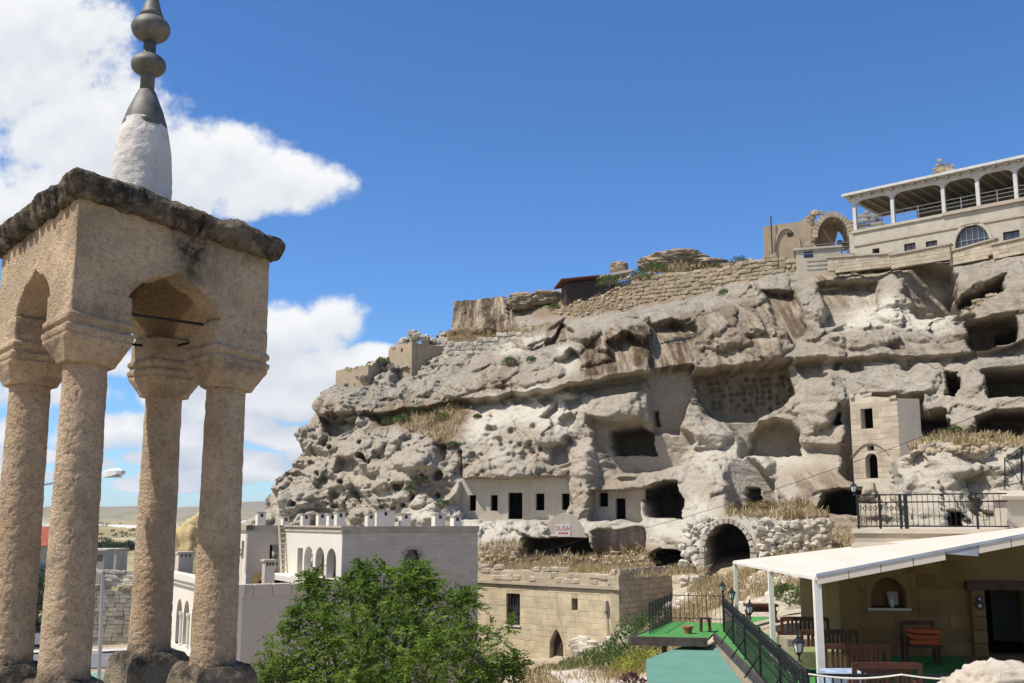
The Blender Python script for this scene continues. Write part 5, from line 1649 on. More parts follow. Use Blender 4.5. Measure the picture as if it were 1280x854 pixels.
# red painted notice on the rock over the low cave
sg = thing('painted_notice', on_cliff(703, 660)[:], 'red lettered notice on a pale patch above the low cave', 'sign')
stone_mat('notice_ground', (0.62, 0.58, 0.54), 0.06, 3, bump=0.1)
plain_mat('notice_red', (0.45, 0.05, 0.06), 0.8)
frN = Frame(at(703, 660, 72.4)[:2], -10)
n0, n1_, nz0, nz1 = frN.rect(694, 655.5, 713, 671)
m = MB(); m.prism(rect_poly(n0, n1_, nz0, nz1), frN, 0, 0.03); m.build('board', 'notice_ground', sg)
m = MB(); m.prism([frN.px(*q_) for q_ in [(672, 673), (690, 671), (715, 671.5), (737, 672), (733, 664), (722, 652), (712, 643), (703, 641), (694, 645), (684, 656)]], frN, 0.031, 1.4); m.build('rock_face', 'carved_tuff', sg)
def text(body, fr, u, z, size, mat, parent, n=-0.006, name='lettering', align='CENTER', ext=0.003):
    cu_ = bpy.data.curves.new('t', 'FONT')
    cu_.body = body; cu_.size = size; cu_.align_x = align; cu_.align_y = 'CENTER'; cu_.extrude = ext
    ob = bpy.data.objects.new('t', cu_)
    COL.objects.link(ob)
    me = bpy.data.meshes.new_from_object(ob.evaluated_get(bpy.context.evaluated_depsgraph_get()))
    bpy.data.objects.remove(ob)
    M = Matrix.Translation(fr.p(u, z, n)) @ Matrix.Rotation(R(fr.ang), 4, 'Z') @ Matrix.Rotation(math.pi / 2, 4, 'X')
    me.transform(M)
    return link(name, me, mat, parent)
text('SUSA', frN, (n0 + n1_) / 2, nz0 + (nz1 - nz0) * 0.66, 0.42, 'notice_red', sg)
for k in range(4):                                            # a second, unreadable line
    u_ = n0 + 0.25 + k * 0.17
    m = MB(); m.prism(rect_poly(u_, u_ + 0.12, nz0 + 0.17, nz0 + 0.30), frN, -0.006, 0.0); m.build('paint_mark', 'notice_red', sg)

# ------------------------------------------------------------------ hotel with its pergola on the crest
Hh = thing('hillside_hotel', at(1160, 320, 78)[:], 'cream rendered hotel with a white pillared roof terrace on the crest', 'hotel')
HA = at(1055, 243, 80.0); HB_ = at(1290, 190, 70.6)
zr = HA.z
frH = Frame(HA[:2], math.degrees(math.atan2(HB_.y - HA.y, HB_.x - HA.x)))
def hu(px, py=300): return frH.px(px, py)[0]
def hz(px, py): return frH.px(px, py)[1]
LH = hu(1340, 250)
# body in two planes: the left part sits back a little
zfl = hz(1180, 264)                                            # terrace level of the right part
z1l = hz(1090, 300)
m = MB()
win = [(1121, 297, 1130, 313), (1168.5, 303, 1180, 312)]
hw1 = frH.rect(1127, 302.5, 1141.5, 315.5); hw2 = frH.rect(1154, 299.5, 1168.5, 308); hw0 = frH.rect(1087, 309, 1096, 317); hw3 = frH.rect(1251, 287, 1272, 299)
ca, cb, cz0, cz1 = frH.rect(1190, 279, 1234, 307)
arch = [(ca, cz0), (cb, cz0)] + [((ca + cb) / 2 + (cb - ca) / 2 * math.cos(math.pi * k / 14), cz0 + (cz1 - cz0) * math.sin(math.pi * k / 14) ** 0.85) for k in range(0, 15)]
arch = arch[:2] + arch[3:-1]
holes = [rect_poly(*hw1), rect_poly(*hw2), rect_poly(*hw0), rect_poly(*hw3), arch]
uL = hu(1064, 300); uM = hu(1177, 290)
m = MB(); m.prism([(uL, zr - 6.3), (LH, zr - 6.3), (LH, zfl - 0.25), (uM, zfl - 0.25), (uM, zfl - 0.26), (uL, zfl - 0.26)], frH, 0.5, 0.95, holes=holes); m.build('front_wall', 'hotel_render', Hh)
m = MB(); m.prism(rect_poly(uM, LH, zfl - 0.25, zfl), frH, 0.3, 0.9); m.build('string_course', 'coping', Hh)
m = MB(); m.prism(rect_poly(uL - 0.1, uM - 0.02, zfl - 0.26, zfl - 0.05), frH, 0.38, 0.9); m.build('string_course', 'hotel_render', Hh)
m = MB(); m.prism(rect_poly(uL, LH, zfl - 1.35, zfl - 1.2), frH, 0.42, 0.52); m.build('string_course', 'coping', Hh)
m = MB(); m.prism(rect_poly(0.3, LH, zfl - 0.4, zfl - 0.1), frH, 0.95, 8.0); m.build('terrace_slab', 'hotel_render', Hh)
m = MB(); m.prism(rect_poly(0, 7.5, zr - 7, zfl - 0.3), Frame(frH.p(uL, 0, 0.52)[:2], frH.ang + 90), 0, 0.4); m.build('end_wall', 'hotel_render', Hh)
for w in (hw1, hw2, hw3):
    q = MB(); q.prism(rect_poly(*w), frH, 0.68, 0.70); pn = q.build('window', 'window_glass', Hh)
    q = MB(); a, b, c, d = w
    for (x0, x1, y0, y1) in ((a, a + .07, c, d), (b - .07, b, c, d), (a + .07, b - .07, c, c + .07), (a + .07, b - .07, d - .07, d), ((a + b) / 2 - .04, (a + b) / 2 + .04, c + .07, d - .07)):
        q.prism(rect_poly(x0, x1, y0, y1), frH, 0.6, 0.675)
    q.build('window_frame', 'window_wood', pn)
    q = MB(); q.prism(rect_poly(a - 0.1, b + 0.1, c - 0.09, c), frH, 0.44, 0.6); q.build('window_sill', 'hotel_render', Hh)
q = MB(); q.prism(rect_poly(*hw0), frH, 0.9, 0.94); q.build('vent_opening', 'opening_shade', Hh)  # dark sheet behind the hole, shade put into its colour
q = MB(); q.prism(arch, frH, 0.72, 0.75); pn = q.build('arched_window', 'window_glass', Hh)
q = MB()
for k in range(1, 6):
    x = ca + (cb - ca) * k / 6
    h_ = cz0 + (cz1 - cz0) * math.sin(math.acos(1 - 2 * k / 6)) ** 0.85
    q.prism(rect_poly(x - 0.025, x + 0.025, cz0, h_), frH, 0.66, 0.715)
q.prism(rect_poly(ca, cb, cz0 + 0.55, cz0 + 0.6), frH, 0.655, 0.70)
q.build('glazing_bars', 'steel_rail', pn)
q = MB()
inner = arch
outer = [(ca - 0.22, cz0), (cb + 0.22, cz0)] + [((ca + cb) / 2 + ((cb - ca) / 2 + 0.22) * math.cos(math.pi * k / 14), cz0 + (cz1 - cz0 + 0.22) * math.sin(math.pi * k / 14) ** 0.85) for k in range(1, 14)]
q.prism(outer, frH, 0.42, 0.51, holes=[[(u, max(z, cz0 + 0.004)) for u, z in inner]]); q.build('arch_surround', 'hotel_render', Hh)
# pergola
posts = [1064, 1112, 1176.5, 1220.5, 1269, 1325]
bz = zr - 0.55
for px in posts:
    u = hu(px, 260)
    q = MB(); zf = zfl - 0.05; q.prism(rect_poly(u - 0.13, u + 0.13, zf, bz), frH, 0.52, 0.78); q.build('pillar', 'hotel_beam', Hh)
# front beam with curved brackets
edge = []
us = [hu(p, 260) for p in posts]
pts = [(us[0] - 0.5, bz + 0.38), (us[0] - 0.5, bz)]
for a, b in zip(us[:-1], us[1:]):
    pts += [(a, bz), (a + 0.14, bz - 0.35)] + [(a + 0.14 + 0.55 * t, bz - 0.35 + 0.33 * t ** 0.5) for t in (0.3, 0.65, 1.0)] + [(b - 0.14 - 0.55 * t, bz - 0.35 + 0.33 * t ** 0.5) for t in (1.0, 0.65, 0.3)] + [(b - 0.14, bz - 0.35)]
pts += [(us[-1], bz), (us[-1], bz + 0.38)]
q = MB(); q.prism(pts, frH, 0.54, 0.74); q.build('front_beam', 'hotel_beam', Hh)
q = MB(); q.prism([(us[0] - 0.75, zr - 0.15), (LH, zr - 0.15), (LH, zr + 0.05), (us[0] - 0.75, zr + 0.05)], frH, 0.0, 7.6); q.build('terrace_roof', 'hotel_beam', Hh)
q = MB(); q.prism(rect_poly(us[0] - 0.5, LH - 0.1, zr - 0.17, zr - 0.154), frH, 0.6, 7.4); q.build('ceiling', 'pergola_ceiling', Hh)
k = 0; u = us[0] - 0.2
while u < LH - 0.3:
    q = MB(); q.prism(rect_poly(u - 0.06, u + 0.06, zr - 0.33, zr - 0.175), frH, 0.08, 7.2); q.build('rafter', 'rafter_wood', Hh)
    u += 0.85
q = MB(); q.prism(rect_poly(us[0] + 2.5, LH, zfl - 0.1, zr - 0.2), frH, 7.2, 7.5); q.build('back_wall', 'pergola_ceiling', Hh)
for a, b in zip(us[:-1], us[1:]):
    for dz in (0.35, 0.65, 0.95):
        q = MB(); q.prism(rect_poly(a + 0.13, b - 0.13, zfl + dz, zfl + dz + 0.035), frH, 0.62, 0.66); q.build('railing_bar', 'steel_rail', Hh)
    q = MB(); mm = (a + b) / 2; q.prism(rect_poly(mm - 0.03, mm + 0.03, zfl, zfl + 1.0), frH, 0.61, 0.67); q.build('railing_post', 'steel_rail', Hh)
# terrace walls stepping down in front of it
tg = thing('garden_wall', at(1150, 322, 76)[:], 'low coped stone wall stepping along the foot of the hotel', 'wall')
for (xa, ya, xb, yb, Da, Db) in ((1034, 321, 1113, 316, 79.5, 77.2), (1113, 318, 1187, 304, 76.9, 74.2), (1186, 314, 1243, 297.5, 74.5, 72.0), (1240, 305, 1300, 291, 71.9, 69.5)):
    A = at(xa, ya, Da); B = at(xb, yb, Db)
    f = Frame(A[:2], math.degrees(math.atan2(B.y - A.y, B.x - A.x)))
    L = (B - A).xy.length
    m = MB(); m.prism([(0, A.z - 1.15), (L, B.z - 1.15), (L, B.z - 0.12), (0, A.z - 0.12)], f, 0, 0.4); wp = m.build('wall_panel', 'house_mortar', tg)
    course_wall(wp, 'tuff_block', f, 0.02, L - 0.02, min(A.z, B.z) - 1.1, max(A.z, B.z) - 0.13, 0.26, 0.35, 0.7, gap=0.012, proud=0.02, jit=0.02, pj=0.012, top=lambda u: A.z + (B.z - A.z) * u / L - 0.22, bottom=lambda u: A.z + (B.z - A.z) * u / L - 1.1)
    m = MB(); m.prism([(-0.1, A.z - 0.12), (L + 0.1, B.z - 0.12), (L + 0.1, B.z), (-0.1, A.z)], f, -0.12, 0.5); m.build('coping', 'coping', tg)
# small annex left of the hotel
an = thing('small_annex', at(1032, 335, 80)[:], 'low cream annex with one dark window beside the ruined arch', 'building')
A = at(1003, 325, 82); f = Frame(A[:2], -18)
L = f.px(1052, 325)[0]
zt_a, zb_a = f.px(1020, 309)[1], f.px(1020, 352)[1]
w = f.rect(1004.5, 314, 1016.5, 322.5)
m = MB(); m.prism(rect_poly(-0.5, L, zb_a - 2.5, zt_a - 0.18), f, 0, 0.4, holes=[rect_poly(*w)]); m.build('wall', 'hotel_render', an)
m = MB(); m.prism(rect_poly(-0.7, L + 0.1, zt_a - 0.18, zt_a), f, -0.15, 3.5); m.build('flat_roof', 'hotel_render', an)
m = MB(); m.prism(rect_poly(*w), f, 0.2, 0.22); wi = m.build('window', 'window_glass', an)
m = MB(); m.prism(rect_poly((w[0] + w[1]) / 2 - .03, (w[0] + w[1]) / 2 + .03, w[2], w[3]), f, 0.15, 0.195); m.build('glazing_bar', 'window_wood', wi)
A = at(1040, 318, 80.5); f2 = Frame(A[:2], -18)
m = MB(); m.prism(rect_poly(0, f2.px(1068, 318)[0], f2.px(1050, 335)[1], f2.px(1050, 317)[1]), f2, 0, 2.0); m.build('step', 'coping', an)
for dz in (0.25, 0.6, 0.95):
    m = MB(); zz = f2.px(1050, 317)[1]; m.prism(rect_poly(-2.6, f2.px(1068, 318)[0], zz + dz, zz + dz + 0.035), f2, 0.3, 0.34); m.build('railing_bar', 'steel_rail', an)

# ------------------------------------------------------------------ ruined arch between annex and hotel
ru = thing('ruined_vault', at(1010, 310, 87)[:], 'roofless stone ruin with a tall broken vault beside the hotel', 'ruin')
f = Frame(at(955, 300, 86.5)[:2], -12)
def fu(px, py=290): return f.px(px, py)[0]
zz0 = f.px(1000, 330)[1]
pts = [(0, zz0 - 2), (fu(1013), zz0 - 2)] + [f.px(*p) for p in [(1013, 275), (1006, 272), (1000, 277), (985, 279), (968, 281), (954, 284)]]
m = MB(); m.prism(pts, f, 0, 0.6); lw = m.build('left_wall', 'ruin_wall', ru)
# vault: ring of stones
ua, ub = fu(1018), fu(1064); cz = (ua + ub) / 2; r0 = (ub - ua) / 2
zs = f.px(1040, 296)[1]; ztp = f.px(1040, 262)[1]
for k in range(17):
    a0_, a1_ = math.pi * k / 17, math.pi * (k + 1) / 17
    pts = [(cz + (r0 + e) * math.cos(t), zs + (ztp - zs - 0.4 + e) * math.sin(t)) for e, t in ((-0.25, a0_ + .012), (0.2, a0_ + .012), (0.2, a1_ - .012), (-0.25, a1_ - .012))]
    m = MB(); m.prism(pts, f, -0.1, 3.2); m.build('voussoir', 'tuff_block', ru)
course_wall(ru, 'rubble', f, fu(1008), fu(1019), zz0 - 1, f.px(1015, 268)[1], 0.35, 0.3, 0.7, gap=0.04, jit=0.08, proud=0.05, tilt=0.15, pj=0.1, name='stone')
course_wall(ru, 'rubble', f, fu(1013), fu(1040), f.px(1013, 276)[1], f.px(1025, 264)[1], 0.33, 0.3, 0.6, gap=0.04, jit=0.08, proud=0.15, tilt=0.2, pj=0.1, name='stone', bottom=lambda u: zs + 0.2 + (ztp - zs) * math.sqrt(max(0, 1 - ((u - cz) / (r0 + .1)) ** 2)))
fb = Frame(f.p(0, 0, 3.4)[:2], -12)
m = MB(); m.prism([(ua - 0.3, zz0 - 1), (cz + r0 * 0.25, zz0 - 1), (cz + r0 * 0.2, zs - 0.2), (cz + r0 * 0.5, zs + (ztp - zs) * 0.55), (ub, zs + (ztp - zs) * 0.6), (ub, ztp), (ua - 0.3, ztp - 0.2)], f, 2.9, 3.3); m.build('back_wall', 'ruin_wall', ru)
course_wall(ru, 'rubble', fb, fu(1028), fu(1112), zz0 - 0.5, f.px(1080, 250)[1], 0.36, 0.35, 0.8, gap=0.05, jit=0.09, proud=0.1, tilt=0.2, pj=0.15, name='stone', top=lambda u: f.px(1050, 292)[1] + (0 if u < fu(1068) else 2.6) + 0.3 * math.sin(u * 3), skip=0.05)
ar_u = [fu(966), fu(1000)]
m = MB(); cxx = (ar_u[0] + ar_u[1]) / 2; rr0 = (ar_u[1] - ar_u[0]) / 2
zc = f.px(983, 312)[1]; zh = f.px(983, 281)[1]
ring = [(cxx + rr0 * math.cos(math.pi * k / 12), zc + (zh - zc - .2) * math.sin(math.pi * k / 12)) for k in range(13)] + [(cxx + (rr0 - .18) * math.cos(math.pi * k / 12), zc + (zh - zc - .38) * math.sin(math.pi * k / 12)) for k in range(12, -1, -1)]
m.prism(ring, f, -0.14, 0.05); m.build('blind_arch', 'tuff_block', ru)
wq = f.rect(984, 291, 991, 296)
m = MB(); m.prism(rect_poly(*wq), f, -0.02, 0.05); m.build('niche', 'opening_shade', ru)  # dark plate on the wall, standing for the shade of a recess
q = f.px(965, 312); m = MB(); m.tube([f.p(q[0], q[1] - 1, -0.3), f.p(q[0], q[1] + 2.9, -0.3)], 0.06); po = m.build('old_post', 'window_wood', ru)
# rubble fallen in front of the arch and the stub of wall above the pergola roof
course_wall(ru, 'rubble', f, fu(985), fu(1016), zz0 - 0.6, f.px(1005, 288)[1], 0.34, 0.35, 0.8, gap=0.05, jit=0.1, proud=0.9, tilt=0.25, pj=0.4, name='stone', top=lambda u: zz0 + (u - fu(983)) * 0.8)
st = thing('broken_pier', at(1180, 214, 84)[:], 'jagged stub of reddish rubble masonry rising behind the hotel roof', 'ruin')
fs_ = Frame(at(1166, 214, 84)[:2], -30)
course_wall(st, 'rubble', fs_, 0, fs_.px(1194, 214)[0], fs_.px(1180, 262)[1], fs_.px(1180, 199)[1], 0.30, 0.3, 0.6, gap=0.03, jit=0.09, proud=0.1, tilt=0.2, pj=0.12, name='stone',
            top=lambda u: fs_.px(1180, 198)[1] - abs(u - 0.75) * 0.85)

# ------------------------------------------------------------------ dry stone retaining walls on the slope
def dry_wall(label, pts, D, ch, lm, lx, mat='rubble', jit=0.09, hgt=None, **kw):
    """pts: picture (x, ytop, ybottom); D: depths at both ends"""
    A, B = at(pts[0][0], pts[0][2], D[0]), at(pts[-1][0], pts[-1][2], D[1])
    f = Frame(A[:2], math.degrees(math.atan2(B.y - A.y, B.x - A.x)))
    T = [(f.px(x, a)) for x, a, b in pts]; Bt = [(f.px(x, b)) for x, a, b in pts]
    tu = [t[0] for t in T]; tzs = [t[1] for t in T]; bu = [t[0] for t in Bt]; bzs = [t[1] for t in Bt]
    root = thing('dry_stone_wall', A.lerp(B, 0.5)[:], label, 'wall')
    m = MB()
    n = 14
    up = [(tu[0] + (tu[-1] - tu[0]) * k / n) for k in range(n + 1)]
    m.prism([(u, float(np.interp(u, bu, bzs)) - 0.6) for u in up] + [(u, float(np.interp(u, tu, tzs)) - 0.15) for u in up[::-1]], f, 0.10, 0.7); m.build('core', 'house_mortar', root)
    c = course_wall(root, mat, f, tu[0], tu[-1], min(bzs), max(tzs), ch, lm, lx, gap=0.03, jit=jit, proud=0.03, tilt=0.10, pj=0.06, name='stone',
                top=lambda u: float(np.interp(u, tu, tzs)), bottom=lambda u: float(np.interp(u, bu, bzs)) - 0.3, **kw)
    return c
dry_wall('long brown dry stone retaining wall below the crest left of the hotel', [(790, 348, 372), (830, 345, 376), (880, 338, 366), (940, 326, 356), (962, 318, 350), (1010, 330, 345)], (91, 84), 0.36, 0.35, 0.75)
dry_wall('rough dry stone wall right of the square ruined tower', [(555, 432, 450), (600, 424, 446), (640, 414, 432), (665, 409, 424)], (97, 96), 0.42, 0.35, 0.8, mat='pale_rubble')
dry_wall('low loose stone wall in the mouth of the upper right cave', [(1205, 385, 392), (1225, 372, 384), (1251, 365, 375)], (71.5, 69.5), 0.24, 0.3, 0.55)

# ------------------------------------------------------------------ ruined towers on the left spur
def ruin_box(label, xa, xc, xb, ya, yc, yb, ybot, Da, Dc, Db, hole=None):
    A, Cn, B = at(xa, ya, Da), at(xc, yc, Dc), at(xb, yb, Db)
    root = thing('ruined_tower', (Cn.x, Cn.y, Cn.z - 4), label, 'ruin')
    fl = Frame(A[:2], math.degrees(math.atan2(Cn.y - A.y, Cn.x - A.x))); L1 = (Cn - A).xy.length
    fr = Frame(Cn[:2], math.degrees(math.atan2(B.y - Cn.y, B.x - Cn.x))); L2 = (B - Cn).xy.length
    zb = fl.px(xc, ybot)[1] - 0.8
    jag = lambda z, n_, L, s: [(L * (n_ - k) / n_, z(L * (n_ - k) / n_) + rb.uniform(-0.14, 0.10)) for k in range(1, n_)]
    m = MB(); m.prism([(0, zb), (L1, zb), (L1, Cn.z)] + jag(lambda u: A.z + (Cn.z - A.z) * u / L1, 9, L1, 0) + [(0, A.z)], fl, 0, 0.6, holes=[rect_poly(*fl.rect(*hole))] if hole else [])
    m.build('left_wall', 'ruin_wall', root)
    m = MB(); m.prism([(0.61, zb), (L2, zb), (L2, B.z)] + jag(lambda u: Cn.z + (B.z - Cn.z) * u / L2, 9, L2, 0)[:-1] + [(0.61, Cn.z)], fr, 0, 0.6); m.build('right_wall', 'ruin_wall', root)
    if hole:
        m = MB(); m.prism(rect_poly(*[a + b for a, b in zip(fl.rect(*hole), (-.2, .2, -.2, .2))]), fl, 1.5, 1.6); m.build('room', 'opening_shade', root)  # near-black sheet for the shade behind the tiny window
    # foundation of rough stones along the foot
    course_wall(root, 'rubble', fl, 0.1, L1, zb - 0.2, zb + 0.9, 0.36, 0.4, 0.8, gap=0.05, jit=0.09, proud=0.07, tilt=0.12, pj=0.06, name='stone')
    course_wall(root, 'rubble', fl, 0.1, L1 - .1, A.z - 0.15, A.z + 0.25, 0.3, 0.35, 0.7, gap=0.05, jit=0.09, proud=0.0, tilt=0.15, pj=0.06, name='stone', skip=0.35, top=lambda u: A.z + (Cn.z - A.z) * u / L1 + 0.2)
    return root
ruin_box('larger square ruined stone tower with a tiny window on the spur', 485.5, 515, 558, 437, 427, 433, 478, 99.5, 97.0, 99.5, hole=(501, 435.5, 503.5, 440))
ruin_box('lower ruined wall corner at the very end of the spur', 420, 460.5, 487, 463.5, 456, 446, 488, 98.5, 96.5, 99.5)
# heap of stones on top of the towers
for (lab, x0, x1, y0, y1, D, n_) in (('heap of fallen stones above the larger ruined tower', 499, 560, 414, 431, 101.5, 46), ('loose stones along the foot of the spur walls', 418, 470, 484, 500, 96.3, 40)):
    root = thing('stone_heap', at((x0 + x1) / 2, y1, D)[:], lab, 'stones')
    f = Frame(at(x0, y1, D)[:2], 5)
    for k in range(n_):
        x = rb.uniform(x0, x1); t = (x - x0) / (x1 - x0)
        hgt = (y1 - y0) * max(0.15, math.sin(math.pi * min(1, t * 1.15 + 0.05)))
        y = y1 - rb.uniform(0, hgt)
        q = f.px(x, y); s = rb.uniform(0.25, 0.6)
        put_block('stone', 'pale_rubble', root, f, q[0] - s * 0.7, q[0] + s * 0.7, q[1] - s * 0.45, q[1] + s * 0.45, rb.uniform(-0.6, 0.5), depth=0.7, jit=0.09, tilt=0.4)

# ------------------------------------------------------------------ lean-to shed on the crest
sh = thing('lean_to_shed', at(735, 365, 98)[:], 'dark lean-to shed with a rusty sheet roof on the crest', 'shed')
f = Frame(at(709, 365, 97.5)[:2], 8)
a = f.px(709, 372); b = f.px(752, 360); tp = f.px(709, 353)
m = MB(); m.prism([(0, a[1] - 0.8), (b[0] + 1.2, b[1] - 0.8), (b[0] + 1.2, tp[1] + 0.7), (0, tp[1])], f, 0.5, 3.0); m.build('wall', 'window_wood', sh)
m = MB(); m.prism([(-0.7, tp[1] + 0.05), (f.px(748, 346)[0], f.px(748, 347)[1]), (f.px(748, 346)[0], f.px(748, 347)[1] + 0.12), (-0.7, tp[1] + 0.2)], f, -0.6, 3.4); m.build('sheet_roof', 'red_rust', sh)
m = MB(); q0, q1 = f.px(746, 348), f.px(790, 340); m.prism([(q0[0], q0[1]), (q1[0], q1[1]), (q1[0], q1[1] + 0.25), (q0[0], q0[1] + 0.2)], f, -0.3, 3.0); m.build('pale_sheet', 'white_block', sh)
# ------------------------------------------------------------------ eating place on its green terrace
def atz(px, py, z):
    r = ray(px, py)
    return r * (z / r.z)
plain_mat('green_turf', (0.075, 0.235, 0.065), 0.95, 0, 0.22, 5, 0.1)
plain_mat('green_canvas', (0.12, 0.25, 0.19), 0.85, 0, 0.08, 1.2, 0.2)
plain_mat('dark_board', (0.07, 0.055, 0.05), 0.8, 0, 0.3, 4)
plain_mat('white_paint', (0.72, 0.68, 0.60), 0.55, 0, 0.06, 6)
stone_mat('cream_canvas', (0.60, 0.525, 0.43), 0.04, 0.8, rough=0.8, bump=0.1, fine=12, bdist=0.01, stain=(0.60, 0.52, 0.42), stain_amt=0.2, stain_scale=0.9)
plain_mat('canvas_fold', (0.30, 0.33, 0.37), 0.8, 0, 0.15, 3)
plain_mat('black_iron', (0.018, 0.019, 0.02), 0.55, 0.3, 0.2, 8)
plain_mat('red_wood', (0.085, 0.030, 0.018), 0.5, 0, 0.35, 4)
plain_mat('check_cloth', (0.34, 0.27, 0.20), 0.9, 0, 0.3, 9)
plain_mat('blue_cloth', (0.30, 0.36, 0.45), 0.9, 0, 0.35, 7)
plain_mat('green_cloth', (0.22, 0.22, 0.10), 0.9, 0, 0.3, 7)
plain_mat('orange_cushion', (0.50, 0.10, 0.03), 0.9, 0, 0.2, 6)
plain_mat('terracotta', (0.35, 0.12, 0.06), 0.85, 0, 0.15, 8)
plain_mat('bead_blue', (0.01, 0.02, 0.06), 0.2, 0, 0.1, 8)
plain_mat('lamp_glass', (0.55, 0.58, 0.58), 0.25, 0, 0.05, 8)
stone_mat('eatery_block', (0.30, 0.155, 0.062), 0.18, 2.2, stain=(0.20, 0.12, 0.06), stain_amt=0.35, stain_scale=1.2, rnd=0.2, fine=18, bump=0.5, bdist=0.02)
stone_mat('eatery_plaster', (0.30, 0.165, 0.07), 0.12, 1.8, stain=(0.22, 0.15, 0.08), stain_amt=0.3, stain_scale=1.0, fine=18, bump=0.3, bdist=0.02)

# floor
tr = thing('terrace_floor', (9, 27, FLOOR), 'bright green turf covered terrace floor with dark board edges', 'terrace')
fp = [atz(893, 793, FLOOR), atz(956, 856, FLOOR), atz(1010, 925, FLOOR), Vector((24, 14.5, FLOOR)), Vector((24, 36.2, FLOOR)), atz(930, 770, FLOOR), atz(905, 778, FLOOR)]
m = MB()
n = len(fp)
m.add(fp + [p - Vector((0, 0, 0.10)) for p in fp], [tuple(range(n)), tuple(range(2 * n - 1, n - 1, -1))] + [(i, i + n, (i + 1) % n + n, (i + 1) % n) for i in range(n)])
m.build('turf', 'green_turf', tr)
m = MB()
low = [Vector((p.x, p.y, FLOOR - 0.105)) for p in fp]
m.add(low + [Vector((p.x, p.y, -8.6)) for p in fp], [tuple(range(n))] + [(i, i + n, (i + 1) % n + n, (i + 1) % n) for i in range(n)])
m.build('retaining_wall', 'tuff_block', tr)
MB().bar(fp[0] + Vector((0, 0, -0.06)), fp[1] + Vector((0, 0, -0.06)), 0.08, 0.2).build('edge_board', 'dark_board', tr)
# small side deck at the far end
dk = thing('side_deck', atz(850, 790, FLOOR)[:], 'small wooden deck corner with dark edge boards at the terrace end', 'deck')
dp = [atz(789, 797, FLOOR), atz(884, 799, FLOOR), atz(906, 779, FLOOR), atz(840, 777, FLOOR)]
m = MB(); m.add(dp + [p - Vector((0, 0, 0.06)) for p in dp], [(0, 1, 2, 3), (7, 6, 5, 4), (0, 4, 5, 1), (1, 5, 6, 2), (2, 6, 7, 3), (3, 7, 4, 0)]); m.build('turf', 'green_turf', dk)
MB().bar(dp[0] + Vector((0, -0.06, -0.08)), dp[1] + Vector((0, -0.06, -0.08)), 0.1, 0.24).build('edge_board', 'dark_board', dk)
MB().bar(dp[3] + Vector((-.03, 0, -0.08)), dp[0] + Vector((-.03, 0, -0.08)), 0.1, 0.2).build('edge_board', 'dark_board', dk)
for k in range(2):
    p = dp[0].lerp(dp[1], 0.45 + 0.4 * k); MB().bar((p.x, p.y + 0.2, gz(p.x, p.y) - 0.3), (p.x, p.y + 0.2, FLOOR - 0.1), 0.12).build('prop', 'dark_board', dk)
# its railing
rl = thing('iron_railing', dp[3].lerp(dp[2], 0.5)[:], 'low black iron railing at the end of the side deck', 'railing')
ra_, rb_ = dp[0].lerp(dp[3], 0.25), dp[3]
segs = [(atz(812, 793, FLOOR), dp[3]), (dp[3], dp[2])]
for a, b in segs:
    for h in (0.12, 0.86):
        MB().bar(a + Vector((0, 0, h)), b + Vector((0, 0, h)), 0.022).build('rail', 'black_iron', rl)
    nb = int((b - a).length / 0.14)
    for k in range(nb + 1):
        p = a.lerp(b, k / nb); MB().bar(p, p + Vector((0, 0, 0.95 if k % 4 == 0 else 0.90)), 0.022 if k % 4 == 0 else 0.012).build('baluster', 'black_iron', rl)
# green canvas roof below the terrace edge
gr = thing('green_canvas_roof', atz(860, 830, -3.62)[:], 'flat faded green canvas roof below the terrace edge', 'awning')
gp = [atz(808, 824, -3.62), atz(816, 905, -3.62), atz(966, 905, -3.62), atz(893, 807, -3.60), atz(858, 806, -3.60)]
m = MB()
n = len(gp)
m.add(gp + [p - Vector((0, 0, 0.05)) for p in gp], [tuple(range(n)), tuple(range(2 * n - 1, n - 1, -1))] + [(i, i + n, (i + 1) % n + n, (i + 1) % n) for i in range(n)])
m.build('canvas', 'green_canvas', gr)
m = MB(); m.add([gp[0] - Vector((.01, 0, 0.05)), gp[1] - Vector((.01, 0, 0.05)), gp[1] - Vector((.01, 0, 0.35)), gp[0] - Vector((.01, 0, 0.35))] + [gp[0] - Vector((-.02, 0, 0.05)), gp[1] - Vector((-.02, 0, 0.05)), gp[1] - Vector((-.02, 0, 0.35)), gp[0] - Vector((-.02, 0, 0.35))], [(0, 1, 2, 3), (7, 6, 5, 4), (0, 4, 5, 1), (1, 5, 6, 2), (2, 6, 7, 3), (3, 7, 4, 0)]); m.build('valance', 'green_canvas', gr)
for p in (gp[0], gp[3], gp[1]):
    MB().bar((p.x + .1, p.y, -8.3), (p.x + .1, p.y, p.z - 0.05), 0.08).build('post', 'black_iron', gr)

# canopy
cn = thing('white_canopy', (9, 26, FLOOR), 'large cream canvas canopy on slim white posts over the terrace', 'canopy')
c00, c01 = at(1020, 719, 19.5), at(917, 701, 33.0)
c10, c11 = at(1345, 656, 19.0), at(1330, 651.5, 33.0)
NX, NY = 26, 14
vs = []; fs = []
for j in range(NY + 1):
    for i in range(NX + 1):
        u, v = i / NX, j / NY
        p = (c00.lerp(c10, u)).lerp(c01.lerp(c11, u), v)
        sag = -0.05 * abs(math.sin(u * math.pi * 5)) * math.sin(math.pi * v) - 0.03 * abs(math.sin(v * math.pi * 3))
        if i == 0 and 0 < j < NY:
            p = p + Vector((0.06 * math.sin(j * 1.9), 0, 0)); sag -= 0.06 * abs(math.sin(j * 2.3))
        vs.append(p + Vector((0, 0, sag)))
k0 = len(vs)
vs += [p - Vector((0, 0, 0.03)) for p in vs]
